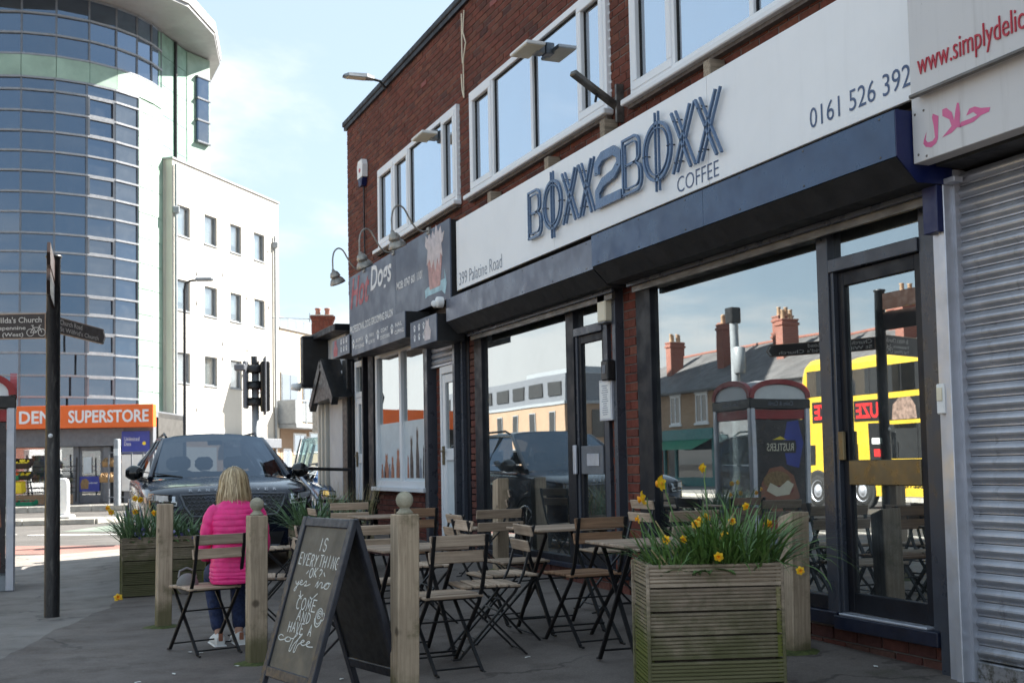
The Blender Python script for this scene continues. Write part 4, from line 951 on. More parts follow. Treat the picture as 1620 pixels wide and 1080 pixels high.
# ================================================================ CAFE FURNITURE
def make_chair(name='bistro_chair', wood='slat'):
    t = thing(name, 'x', 'chair')
    # slats of seat and back share meshes
    for k in range(5):
        mb = MB().box(-.19, .19, -.033, .033, -.009, .009, .004); o = mb.build('seat_slat', wood, t); o.location = (0, -.158 + k * .079, .452 - (.004 if k in (0, 4) else 0))
    for z, y in ((.785, -.268), (.69, -.246)):
        mb = MB().box(-.19, .19, -.008, .008, -.035, .035, .004); o = mb.build('back_slat', wood, t); o.location = (0, y, z); o.rotation_euler = (radians(-13), 0, 0)
    for s in (-1, 1):
        mb = MB(); x = s * .172; P = [(x, -.292, .822), (x, -.252, .65), (x, -.215, .52), (x, -.16, .41), (x, .205, .012)]
        for a, b in zip(P, P[1:]): mb.bar(a, b, .013, .022, (1, 0, 0))
        mb.bar((x, .195, .010), (x, .25, .006), .014, .010)
        mb.build('leg', 'blackiron', t)
        mb = MB(); x = s * .150; mb.bar((x, .19, .435), (x, -.235, .012), .012, .02, (1, 0, 0)); mb.bar((x, -.225, .010), (x, -.275, .006), .014, .010); mb.bar((x, -.2, .438), (x, .2, .438), .012, .02, (1, 0, 0)); mb.build('leg', 'blackiron', t)
        mb = MB()
        for z, y in ((.785, -.272), (.69, -.25)):
            for dz in (-.018, .018): mb.lathe([(0, -.009), (.007, -.009), (.008, 0)], (s * .172, y, z + dz), 6, 'y')
        mb.build('rivet', 'blackiron', t)
    for a, b in (((-.15, -.215, .035), (.15, -.215, .035)), ((-.172, .17, .05), (.172, .17, .05)), ((-.172, -.05, .292), (.172, -.05, .292)), ((-.15, -.17, .435), (.15, -.17, .435)), ((-.15, .17, .435), (.15, .17, .435))):
        MB().tube([a, b], .006, 6).build('crossbar', 'blackiron', t)
    return t
def make_table():
    t = thing('bistro_table', 'x', 'table'); w = .29
    for k in range(8):
        o = MB().box(-w, w, -.033, .033, -.009, .009, .004).build('table_slat', 'slat_table', t); o.location = (0, -.2485 + k * .071, .706)
    for s in (-1, 1):
        mb = MB(); x = s * .23; mb.bar((x, -.25, .685), (x, .25, .685), .014, .022, (1, 0, 0)); mb.build('top_rail', 'blackiron', t)
        for q in (-1, 1):
            x2 = s * (.215 if q > 0 else .195); mb = MB(); mb.bar((x2, -q * .22, .68), (x2, q * .26, .012), .014, .024, (1, 0, 0)); mb.bar((x2, q * .25, .010), (x2, q * .30, .007), .016, .011); mb.build('leg', 'blackiron', t)
    for q in (-1, 1): MB().tube([(-.21, q * .235, .06), (.21, q * .235, .06)], .007, 6).build('crossbar', 'blackiron', t)
    MB().tube([(-.21, 0, .36), (.21, 0, .36)], .007, 6).build('crossbar', 'blackiron', t)
    return t
M['slat_table'] = wood_mat('table_slat', (.52, .4, .3), (.28, .2, .145), axis=0, knots=False, objrand=.22)
ch0 = make_chair(); tb0 = make_table(); chb = make_chair('bistro_chair', 'slat_brown')
used = {}
def put(src, x, y, rz, label, group):
    o = src if src.name not in used else copy_tree(src); used[src.name] = 1
    o.location = (x, y, ground_z(x, y) + .008); o.rotation_euler.z = radians(rz); o['label'] = label; o['group'] = group
    return o
CG, TG = 'folding bistro chairs outside the coffee shop', 'folding bistro tables outside the coffee shop'
# rz 0 = faces away along the shop front, +90 = faces the road, -90 = faces the shop
put(ch0, 1.19, 8.70, 15, 'folding chair the person in the pink jacket is sitting on', CG)
put(ch0, 2.37, 7.00, 5, 'front folding chair right of the ball topped post beside the chalkboard, back turned to us', CG)
put(ch0, 2.74, 7.26, 84, 'folding chair seen side on behind the front one, facing the road', CG)
put(ch0, 3.02, 7.66, -92, 'folding chair tucked under the table by the window, facing the shop', CG)
put(ch0, 3.38, 8.28, 184, 'pale folding chair on the far side of the table at the left window, facing us', CG)
put(chb, 3.42, 7.22, 3, 'brown backed folding chair left of the large planter, back turned to us', CG)
put(ch0, 4.16, 8.25, 88, 'folding chair standing against the pier between the two shop windows', CG)
put(ch0, 4.1, 6.62, 183, 'pale folding chair half hidden behind the daffodils of the large planter', CG)
put(ch0, 4.15, 11.0, 66, 'folding chair alone in front of the white groomer door', CG)
put(ch0, 2.95, 11.25, 178, 'farthest folding chair, its top slat showing over a table near the grass planter', CG)
put(ch0, 2.27, 8.05, 181, 'folding chair facing us, behind the ball topped post beside the chalkboard', CG)
put(chb, 3.02, 9.85, 2, 'brown backed folding chair under the groomer window, back turned to us', CG)
put(ch0, 2.8, 8.75, 88, 'pale folding chair just right of the ball topped post, facing the road', CG)
put(ch0, 2.36, 11.7, 88, 'folding chair beside the front bumper of the dark parked car', CG)
put(ch0, 1.84, 7.42, -95, 'folding chair hidden behind the chalkboard, only its legs showing', CG)
put(ch0, 1.66, 9.15, 78, 'folding chair mostly hidden behind the ball topped post right of the person in pink', CG)
put(tb0, 2.33, 7.50, 4, 'folding table behind the front chair, near the ball topped post', TG)
put(tb0, 3.5, 7.74, 2, 'folding table in front of the left coffee shop window', TG)
put(tb0, 3.42, 6.3, -3, 'dark topped folding table beside the large planter', TG)
put(tb0, 3.08, 10.62, 3, 'farthest folding table, below the groomer window', TG)

# ================================================================ POSTS
def post(x, y, h, w, ball, label, tilt=(0, 0), rz=0, slant=0):
    t = thing('timber_post', label, 'post', (x, y, ground_z(x, y)), radians(rz), 'timber posts around the forecourt')
    mb = MB(); v = [(-w / 2, -w / 2), (w / 2, -w / 2), (w / 2, w / 2), (-w / 2, w / 2)]
    b = MB(); b.box(-w / 2, w / 2, -w / 2, w / 2, -.25, h, .006)
    if slant:
        b.v = [(p[0], p[1], p[2] - (slant * (p[1] / w + .5) if p[2] > h * .9 else 0)) for p in b.v]
    o = b.build('shaft', 'post', t); o.rotation_euler = (radians(tilt[0]), radians(tilt[1]), 0)
    if ball:
        k = MB(); k.lathe([(0, 0), (.042, 0), (.045, .008), (.034, .018), (.028, .026), (.024, .032)] + [(.046 * sin(a), .072 - .046 * cos(a)) for a in [radians(28 + 152 * i / 12) for i in range(13)]], (0, 0, 0), 22)
        q = k.build('ball_finial', 'post_cap', t); q.location = (sin(radians(tilt[1])) * h, -sin(radians(tilt[0])) * h, h * cos(radians(tilt[1])))
    mo = MB(); rr = []
    for i in range(3):
        rr.append([(cos(a) * w * (1.05 - .1 * i + .22 * mnoise.noise(Vector((cos(a) * 2, sin(a) * 2, x * 9 + i)))) * (1.25, .9, .6)[i], sin(a) * w * (1.0 + .3 * mnoise.noise(Vector((cos(a) * 2, sin(a) * 2, y * 7)))) * (1.25, .9, .6)[i], (.004, .016, .02)[i]) for a in [2 * pi * k / 22 for k in range(22)]])
    mo.grid(rr, True, True); mo.build('moss_collar', 'moss', t)
    return t
M['post_cap'] = pm('post_cap', (.36, .33, .25), .85, var=.25, scale=18, bump=.3, dirt=((.12, .13, .06), .5))
post(1.065, 10.22, 1.0, .118, False, 'leftmost timber post, plain flat top, in front of the left planter', (0, 1), 3)
post(1.42, 7.99, .965, .118, True, 'ball topped timber post right of the person in the pink jacket', (0, .6), 5)
post(1.83, 6.03, 1.015, .118, True, 'ball topped timber post behind the chalkboard', (0, .8), 5)
post(4.30, 6.12, .84, .135, False, 'timber post with a sloped top by the window behind the large planter', (0, 1.2), 4, .04)
post(4.42, 11.22, .92, .125, False, 'timber post against the far coffee shop window', (0, 1), 3, .03)

# ================================================================ PLANTERS AND THEIR PLANTS
def plank(L_, hgt=.107, th=.032, n=6):
    prof = [(th, 0), (0, 0)]
    for i in range(n):
        a = i / n * hgt; b = (i + 1) / n * hgt; g = .0066
        if i > 0: prof += [(.013, a), (.013, a + g), (0, a + g)]
        if i < n - 1: prof += [(0, b)]
    prof += [(0, hgt), (th, hgt)]
    return prof
def planter(x, y, rz, w, d, nb, label, taper=0.0):
    t = thing('wooden_planter', label, 'planter', (x, y, ground_z(x, y)), radians(rz), 'decking board planters')
    prof = plank(w)
    fm = MB(); fm.prism(prof, (0, 0, 0), (0, 1, 0), (0, 0, 1), (1, 0, 0), 0.0, w); fme = fm.mesh('board')
    sm = MB(); sm.prism([(p[0] * .9, p[1]) for p in prof], (0, 0, 0), (1, 0, 0), (0, 0, 1), (0, 1, 0), 0, d); sme = sm.mesh('board')
    H = nb * .118 + .0
    for k in range(nb):
        z = .02 + k * .118
        meshobj(fme, 'board', 'deck', t, (0, rnd.uniform(-.007, .004), z + rnd.uniform(-.003, .002)), (0, radians(rnd.uniform(-.2, .2)), radians(rnd.uniform(-.25, .25))))
        meshobj(fme, 'board', 'deck', t, (w, d, z), (0, 0, pi))
        meshobj(sme, 'board', 'deckside', t, (-.001 + rnd.uniform(-.002, .002), .03, z))
        meshobj(sme, 'board', 'deckside', t, (w + .001, d - .03 + .03, z), (0, 0, pi))
    for cx, cy in ((-.004, -.004), (w + .004, -.004), (-.004, d + .0), (w + .004, d + .0)):
        MB().box(cx - .008, cx + .008, cy - .003, cy + .018, .0, H + .004, .003).build('corner_strip', 'deck', t)
    MB().box(.03, w - .03, .03, d - .0, .05, H - .05).build('soil', 'soil', t)
    return t, H
def leafstrip(mb, base, az, ln, lean, w, droop, seg=6, twist=0):
    """a strap leaf rising from base, leaning towards az and drooping at its tip"""
    pts = []; p = Vector(base); ang = radians(lean)
    for i in range(seg + 1):
        pts.append(p.copy()); a2 = ang + droop * (i / seg) ** 1.6
        p = p + Vector((cos(az) * sin(a2), sin(az) * sin(a2), cos(a2))) * ln / seg
    side = Vector((-sin(az + twist), cos(az + twist), 0)); vs = []
    for i, q in enumerate(pts):
        k = w * (1 - (i / seg) ** 3 * .96) * (.75 + .25 * min(1, i)); vs += [q - side * k / 2, q + Vector((cos(az), sin(az), 0)) * -.12 * k + Vector((0, 0, -.1 * k)), q + side * k / 2]
    fs = []
    for i in range(seg): fs += [(3 * i, 3 * i + 1, 3 * i + 4, 3 * i + 3), (3 * i + 1, 3 * i + 2, 3 * i + 5, 3 * i + 4)]
    mb.add(vs, fs, True); return pts
def daffodil(parent, p, az, pitch, s=1.0):
    """one bloom at p (local), facing az"""
    m = MB()
    for k in range(6):
        a = 2 * pi * k / 6 + .2; L_ = .042 * s; w = .016 * s; v = []
        for f, g, dz in ((.1, .5, 0), (.45, 1, .004), (.8, .8, .003), (1, .08, -.003)): v += [(cos(a) * L_ * f - sin(a) * w * g, sin(a) * L_ * f + cos(a) * w * g, dz * s), (cos(a) * L_ * f + sin(a) * w * g, sin(a) * L_ * f - cos(a) * w * g, dz * s + .0015)]
        m.add(v, [(0, 1, 3, 2), (2, 3, 5, 4), (4, 5, 7, 6)], True)
    f = m.build('flower', 'petal', parent)
    tm = MB(); tm.lathe([(.003, -.002), (.009, .0), (.0115, .012), (.014, .022), (.019, .027), (.017, .024), (.011, .012), (.004, .004)], (0, 0, 0), 12); tm.v = [(q[0] * s, q[1] * s, q[2] * s) for q in tm.v]
    tm.build('trumpet', 'trumpet', f)
    f.location = p; f.rotation_euler = (0, radians(pitch), az); return f
# --- big planter, front right
PR, HR = planter(2.852, 5.262, -18, .665, .42, 6, 'large mossy decking planter full of daffodils, front right')
def to_local(pl, wpt): 
    v = Vector(wpt) - pl.location; a = -pl.rotation_euler.z; return Vector((v.x * cos(a) - v.y * sin(a), v.x * sin(a) + v.y * cos(a), v.z))
DA = thing('daffodil_clump', 'daffodils with long green leaves growing in the large front planter', 'plant', PR.location + Vector((0, 0, 0)), PR.rotation_euler.z)
mb = MB(); r_ = random.Random(3)
def foliage(mb, n, x0, x1, y0, y1, z, ln, w, lean, droop, outward=1.0, r=r_):
    for i in range(n):
        x, y = r.uniform(x0, x1), r.uniform(y0, y1)
        az = atan2(y - (y0 + y1) / 2, x - (x0 + x1) / 2) + r.gauss(0, .9) if r.random() < outward else r.uniform(0, 2 * pi)
        leafstrip(mb, (x, y, z), az, r.uniform(*ln), r.uniform(*lean), r.uniform(*w), r.uniform(*droop), 6, r.uniform(-.6, .6))
foliage(mb, 330, .27, .66, .04, .36, HR - .06, (.24, .42), (.009, .016), (4, 40), (.2, 1.5))
foliage(mb, 130, .40, .68, .03, .36, HR - .06, (.34, .56), (.01, .017), (22, 62), (.7, 1.9))
foliage(mb, 130, .04, .36, .04, .36, HR - .06, (.18, .36), (.009, .015), (8, 50), (.2, 1.6))
for (x, y, az, l, le, dr) in ((.18, .1, 2.9, .5, 42, .55), (.22, .12, 2.6, .46, 36, .3), (.35, .1, 3.4, .42, 50, .9), (.4, .1, .2, .52, 8, .25), (.1, .08, 3.0, .34, 48, 1.3), (.62, .06, -.5, .5, 58, 1.7), (.64, .1, -.3, .5, 62, 1.6), (.66, .08, -1.0, .42, 66, 2.0), (.6, .2, .4, .5, 52, 1.2)):
    leafstrip(mb, (x, y, HR - .05), az, l, le, .015, dr, 8)
tag(mb.build('foliage', 'leaf', DA), kind='stuff')
mb = MB()
for i in range(26):                                                    # broad weeds among them
    x, y, az, s = r_.uniform(.05, .5), r_.uniform(.02, .2), r_.uniform(0, 2 * pi), r_.uniform(.5, 1)
    pts = [Vector((x, y, HR - .04))]; d = Vector((cos(az), sin(az), .55)).normalized()
    rows = []
    for k in range(6):
        f = k / 5; c = pts[0] + d * .17 * s * f + Vector((0, 0, -.09 * f * f * s)); ww = .034 * s * sin(pi * min(1, .12 + f * .88)) * (1 + .15 * (-1) ** k); sd = Vector((-sin(az), cos(az), 0))
        rows.append([c - sd * ww + Vector((0, 0, .012)), c, c + sd * ww + Vector((0, 0, .012))])
    mb.grid(rows)
tag(mb.build('broad_leaves', 'leaf2', DA), kind='stuff')
mb = MB()
for (x, y, az, l) in ((.17, .1, 2.4, .27), (.33, .06, .5, .3), (.2, .12, 1.9, .14), (.1, .1, 3.1, .13), (.12, .06, 2.7, .11)):
    p = Vector((x, y, HR - .05)); mb.tube([p, p + Vector((cos(az) * l * .12, sin(az) * l * .1, l * .5)), p + Vector((cos(az) * l * .5, sin(az) * l * .3, l))], [.006, .005, .0035], 6)
mb.build('dry_stem', 'straw', DA)
FL = [((1018, 788), 5.35, 2.7), ((1047, 764), 5.35, 2.4), ((1112, 740), 5.35, 2.2), ((1101, 829), 5.28, 4.2), ((1107, 823), 5.3, 3.7), ((1054, 853), 5.25, 4), ((1082, 852), 5.25, 4.2), ((1146, 847), 5.2, 4.5), ((1158, 824), 5.25, 4.6), ((1180, 801), 5.3, 5), ((1118, 819), 5.35, 5.2), ((1137, 880), 5.12, 4.4), ((1266, 902), 4.98, 4.6), ((1215, 829), 5.2, 5), ((1010, 820), 5.3, 3.2)]
def px_at(px, py, Y):                                                 # point of the scene plane y = Y seen at a photo pixel
    u, v = px - 810, py - 616; c, s = cos(ROLL), sin(ROLL); u, v = u * c - v * s, u * s + v * c
    d = rt * (u / FPX) - up * (v / FPX) + fw; k = Y / d.y; return Vector((d.x * k, Y, HCAM + d.z * k))
sm_ = MB()
for (px, Y, az) in FL:
    w_ = px_at(px[0], px[1], Y); l = to_local(DA, w_); az2 = az - 4.4 + (-1.9)
    big = py_big = px[1] < 800 and px[0] < 1060
    fl = daffodil(DA, l, az2, r_.uniform(70, 105), 1.0 if big else r_.uniform(.5, .68))
    bx = max(.05, min(.62, l.x + (.17 if px[0] < 1060 else (-.1 if px[0] > 1240 else .03)))); b = Vector((bx, .14, HR - .05)); m_ = (b + l) / 2 + Vector(((l.x - b.x) * .12, 0, .04))
    bk = Vector((-cos(az2), -sin(az2), .15)) * .02
    sm_.tube([b, b + (m_ - b) * .6 + Vector((0, 0, .01)), m_, m_ + (l - m_) * .7 + Vector((0, 0, .012)), l + bk], [.0045, .004, .0038, .0032, .003], 6)
sm_.build('flower_stem', 'leaf2', DA)
# --- planter by the car
PLa, HL = planter(.93, 12.66, -2, .80, .45, 5, 'decking planter with daffodils and violas behind the leftmost post')
DB = thing('daffodil_clump', 'daffodils with dark violas spilling over the planter by the parked car', 'plant', PLa.location, PLa.rotation_euler.z)
mb = MB(); foliage(mb, 260, .02, .5, .04, .4, HL - .05, (.3, .5), (.012, .02), (5, 55), (.2, 1.5)); foliage(mb, 150, .5, .78, .04, .4, HL - .05, (.18, .34), (.01, .018), (10, 60), (.3, 1.5)); foliage(mb, 35, .0, .2, .02, .4, HL - .05, (.4, .55), (.012, .018), (35, 65), (.4, 1.4))
tag(mb.build('foliage', 'leafblue', DB), kind='stuff')
mb = MB()
for i in range(40):
    x, y, az, s = r_.uniform(.0, .78), r_.uniform(-.02, .1), r_.uniform(0, 2 * pi), r_.uniform(.4, .8); rows = []; d = Vector((cos(az), sin(az), .5)).normalized(); sd = Vector((-sin(az), cos(az), 0))
    for k in range(5):
        f = k / 4; c = Vector((x, y, HL - .03)) + d * .13 * s * f + Vector((0, 0, -.08 * f * f * s)); ww = .03 * s * sin(pi * min(1, .12 + f * .88)); rows.append([c - sd * ww, c + Vector((0, 0, -.006)), c + sd * ww])
    mb.grid(rows)
tag(mb.build('broad_leaves', 'leaf2', DB), kind='stuff')
for (px, Y, az) in (((171, 803), 12.7, -2.2), ((214, 788), 12.8, -1.7), ((214, 809), 12.75, -1.5), ((244, 811), 12.7, -2.0), ((222, 790), 12.85, -1.2), ((176, 810), 12.75, -1.6)):
    l = to_local(DB, px_at(px[0], px[1], Y)); f = daffodil(DB, l, az - .1, 95, .8); 
for i in range(26):
    x = r_.choice((r_.gauss(.17, .06), r_.gauss(.17, .05), r_.gauss(.6, .12))); p = (x, r_.uniform(-.03, .1), HL + r_.uniform(-.02, .1)); m = MB()
    for k in range(5):
        a = 2 * pi * k / 5; m.add([(0, 0, 0), (cos(a - .5) * .014, sin(a - .5) * .014, .003), (cos(a) * .021, sin(a) * .021, .001), (cos(a + .5) * .014, sin(a + .5) * .014, .003)], [(0, 1, 2, 3)])
    o = m.build('viola', 'viola' if r_.random() < .7 else 'viola_pale', DB) if 'viola_pale' in M else m.build('viola', 'viola', DB)
    o.location = p; o.rotation_euler = (radians(75 + r_.uniform(-20, 20)), 0, r_.uniform(-.6, .6))
# --- third planter, behind the chalkboard
PC, HC = planter(2.60, 12.3, -3, .8, .42, 5, 'decking planter of grasses against the rendered pier, mostly hidden by the chalkboard')
DC = thing('grass_clump', 'leafy clump with dry grass plumes in the planter by the black handrail', 'plant', PC.location, PC.rotation_euler.z)
mb = MB(); foliage(mb, 190, .0, .42, .04, .4, HC - .05, (.3, .55), (.012, .02), (8, 68), (.3, 1.6)); foliage(mb, 90, .45, .8, .04, .38, HC - .05, (.28, .45), (.006, .01), (4, 40), (.2, 1.2)); tag(mb.build('foliage', 'leafblue', DC), kind='stuff')
mb = MB(); foliage(mb, 130, .4, .82, .06, .36, HC - .05, (.4, .68), (.002, .0035), (2, 24), (.1, .8)); tag(mb.build('dry_grass', 'straw', DC), kind='stuff')
# a fallen daffodil head on the ground
fd = thing('fallen_daffodil', 'single yellow daffodil head lying on the ground beside the left planter', 'flower', tuple(px_at(187, 938, 12.55)) )
fd.location.z = .03; daffodil(fd, (0, 0, .0), -1.6, 70, 1.1)

# ================================================================ CHALKBOARD
AB = thing('chalkboard_sign', 'black A-frame chalkboard asking is everything OK, standing in front of the tables', 'chalkboard', (1.515, 6.31, .006), radians(-77))
BH, SP, BWd = .995, .305, .60
sl = atan2(SP, BH); Ls = sqrt(BH * BH + SP * SP)
def panelpt(side, x, s, d=0):       # point on the sloping panel: s metres down from the ridge, d proud of its face
    return Vector((x, side * (-s * sin(sl) - d * cos(sl)) , BH - s * cos(sl) + d * sin(sl)))
for side in (1, -1):
    pn = emp('front_panel' if side == 1 else 'back_panel', AB) if False else bpy.data.objects.new('front_panel' if side == 1 else 'back_panel', None)
    COL.objects.link(pn); pn.parent = AB
    U = Vector((1, 0, 0)); V = Vector((0, side * sin(sl), cos(sl))); N = Vector((0, -side * cos(sl), sin(sl))); O = panelpt(side, 0, Ls) + (Vector((0, 0, 0)))
    def slab(name, mat, x0, x1, s0, s1, d0, d1, ch=.004):
        m = MB(); m.box(x0, x1, s0, s1, d0, d1, ch); m.v = [tuple(O + U * p[0] + V * p[1] + N * p[2]) for p in m.v]; return m.build(name, mat, pn)
    for s in (-1, 1): slab('stile', 'boardframe', s * BWd / 2 - (.05 if s > 0 else 0), s * BWd / 2 + (.05 if s < 0 else 0), 0, Ls, -.015, .015)
    slab('top_rail', 'boardframe', -BWd / 2 + .05, BWd / 2 - .05, Ls - .052, Ls - .004, -.014, .014)
    slab('bottom_rail', 'boardframe', -BWd / 2 + .05, BWd / 2 - .05, .17, .225, -.014, .014)
    slab('board', 'chalkboard' if side == 1 else 'black', -BWd / 2 + .05, BWd / 2 - .05, .225, Ls - .052, -.006, .002, 0)
    if side == 1: AO, AU, AV, AN, APN = O, U, V, N, pn
o = MB().bar((.27, .09, BH - .24), (.27, .13, BH - .4), .022, .006, ch=.002).build('stay', 'zinc', AB)
F5 = {'I': [[(.5, 0), (.5, 1)]], 'S': [arc(.5, .74, .42, .25, 20, 250, 10) + arc(.5, .25, .42, .25, 80, -160, 10)], 'E': [[(.9, 1), (.1, 1), (.1, 0), (.95, 0)], [(.1, .52), (.75, .52)]], 'V': [[(.05, 1), (.5, 0), (.95, 1)]],
      'R': [[(.12, 0), (.12, 1), (.6, 1), (.85, .85), (.8, .6), (.5, .5), (.12, .48)], [(.4, .48), (.92, 0)]], 'Y': [[(.05, 1), (.5, .5)], [(.95, 1), (.5, .5), (.4, 0)]], 'T': [[(.0, .98), (1, 1)], [(.5, 1), (.5, 0)]], 'H': [[(.1, 1), (.1, 0)], [(.9, 1), (.9, 0)], [(.1, .5), (.9, .52)]],
      'N': [[(.1, 0), (.1, 1), (.9, 0), (.9, 1)]], 'G': [arc(.5, .5, .45, .5, 50, 330, 12) + [(.92, .45), (.55, .45)]], 'O': [arc(.5, .5, .44, .5, 90, 450, 14)], 'K': [[(.12, 1), (.12, 0)], [(.85, 1), (.14, .45), (.9, 0)]], 'C': [arc(.55, .5, .45, .5, 50, 310, 12)],
      'M': [[(.05, 0), (.15, 1), (.5, .3), (.85, 1), (.95, 0)]], 'A': [[(.05, 0), (.5, 1), (.95, 0)], [(.22, .38), (.78, .38)]], 'D': [[(.15, 0), (.15, 1)] + arc(.15, .5, .75, .5, 90, -90, 10)], '?': [arc(.5, .72, .35, .26, 160, -60, 8) + [(.5, .38), (.5, .22)], [(.5, .06), (.5, 0)]], ' ': []}
SCR = {'yes': [[(0, .55), (.05, .35), (.12, .3), (.2, .55), (.17, .2), (.1, -.25), (.02, -.2), (.12, .1), (.3, .4), (.42, .55), (.36, .68), (.3, .5), (.35, .3), (.5, .35), (.66, .65), (.7, .4), (.62, .25), (.8, .3), (1, .5)]],
       'no': [[(0, .3), (.12, .75), (.14, .25), (.3, .7), (.42, .65), (.42, .3), (.6, .45), (.75, .75), (.6, .6), (.62, .3), (.8, .3), (.88, .6), (.76, .76), (1, .7)]],
       'coffee': [[(.13, .6), (.06, .68), (.0, .5), (.05, .3), (.17, .4), (.26, .62), (.2, .5), (.22, .32), (.32, .34), (.35, .55), (.28, .63), (.4, .58), (.5, .95), (.47, 1), (.42, .5), (.38, -.2), (.42, -.25), (.46, .2), (.52, .5), (.62, .95), (.6, 1), (.54, .5), (.5, -.2), (.54, -.25), (.57, .2), (.63, .42), (.72, .58), (.68, .65), (.64, .45), (.7, .3), (.78, .4), (.87, .58), (.83, .65), (.79, .45), (.85, .3), (1, .38)]]}
cm = MB(); bw = BWd - .1; bt = Ls - .052; bl = bt - .225; r_c = random.Random(5)
def stroke(path, w=.0055): cm.ribbon(path, w, AO, AU, AV, AN, .0022, .0032)
def chalk(word, u0, u1, tm, hh, slope=0):
    n = len(word); cwid = (u1 - u0) * bw / n; y0 = bt - tm * bl - hh / 2
    for i, c in enumerate(word):
        dx, dy = r_c.uniform(-.002, .002), r_c.uniform(-.004, .004)
        for p in F5[c]: stroke([(-bw / 2 + u0 * bw + cwid * (i + .12 + .76 * a) + dx, y0 + b * hh + dy) for a, b in p])
def script(word, u0, u1, tm, hh):
    for p in SCR[word]:
        q = []
        for i in range(len(p) - 1):
            p0, p1, p2, p3 = (Vector(p[max(0, min(len(p) - 1, i + j))]) for j in (-1, 0, 1, 2))
            for k in range(4): u = k / 4; q.append(.5 * ((2 * p1) + (-p0 + p2) * u + (2 * p0 - 5 * p1 + 4 * p2 - p3) * u * u + (-p0 + 3 * p1 - 3 * p2 + p3) * u ** 3))
        stroke([(-bw / 2 + (u0 + (u1 - u0) * v.x) * bw, bt - tm * bl + (v.y - .4) * hh) for v in q], .0045)
chalk('IS', .42, .62, .125, .07); chalk('EVERY', .03, .5, .235, .062); chalk('THING', .52, .99, .235, .062); chalk('OK?', .36, .68, .32, .05)
stroke([(-bw / 2 + .30 * bw, bt - .335 * bl), (-bw / 2 + .34 * bw, bt - .31 * bl)]); stroke([(-bw / 2 + .70 * bw, bt - .31 * bl), (-bw / 2 + .74 * bw, bt - .335 * bl)])
script('yes', .1, .47, .405, .065); script('no', .58, .93, .405, .065)
for a, b in ((.27, .31), (.68, .58)):
    stroke([(-bw / 2 + a * bw, bt - .455 * bl), (-bw / 2 + b * bw, bt - .5 * bl)]); k = .05 if b > a else -.05
    stroke([(-bw / 2 + (b - .05) * bw, bt - .487 * bl), (-bw / 2 + b * bw, bt - .5 * bl), (-bw / 2 + (b + .045) * bw, bt - .48 * bl)])
chalk('COME', .24, .74, .545, .06); chalk('AND', .33, .68, .625, .055); chalk('HAVE A', .2, .78, .705, .055); script('coffee', .04, .9, .8, .075)
stroke([(-bw / 2 + .84 * bw + a * .05, bt - .6 * bl + b * .05) for a, b in ell(0, 0, .7, .8, 16)], .004); stroke([(-bw / 2 + .84 * bw + a * .05, bt - .6 * bl + b * .05) for a, b in arc(0, -.1, .8, 1.0, 190, 350, 8)], .006)
for r0 in (.2, .45): stroke([(-bw / 2 + .84 * bw + a * .05, bt - .59 * bl + b * .05) for a, b in ell(0, 0, r0, r0 * .9, 12)], .004)
stroke([(-bw / 2 + .84 * bw + a * .05, bt - .6 * bl + b * .05) for a, b in arc(.85, .0, .35, .4, 90, -90, 6)], .004)
cm.build('chalk_lettering', 'chalk', APN)
# litter and grit on the forecourt
for i, (px, py) in enumerate(((835, 1042), (1386, 1070), (1290, 1000), (318, 1021), (300, 1020), (218, 1066), (275, 1053), (375, 1041), (540, 1062), (880, 955), (470, 1034), (1050, 1066))):
    d = px_at(px, py, 1); k = (HCAM - .06) / max(1e-4, HCAM - d.z); x, y = d.x * k, k
    o = MB().add([(-.02, -.006, 0), (.0, -.011, .005), (.021, -.004, .002), (.016, .009, .006), (-.006, .011, .002), (-.018, .006, .004)], [(0, 1, 2, 3, 4, 5)]).build('litter', 'chalk', None, None); o.location = (x, y, ground_z(x, y) + .012); o.rotation_euler.z = i * 1.3
    tag(o, 'small pale scrap of litter on the dark forecourt', 'litter', 'scraps of litter on the forecourt')
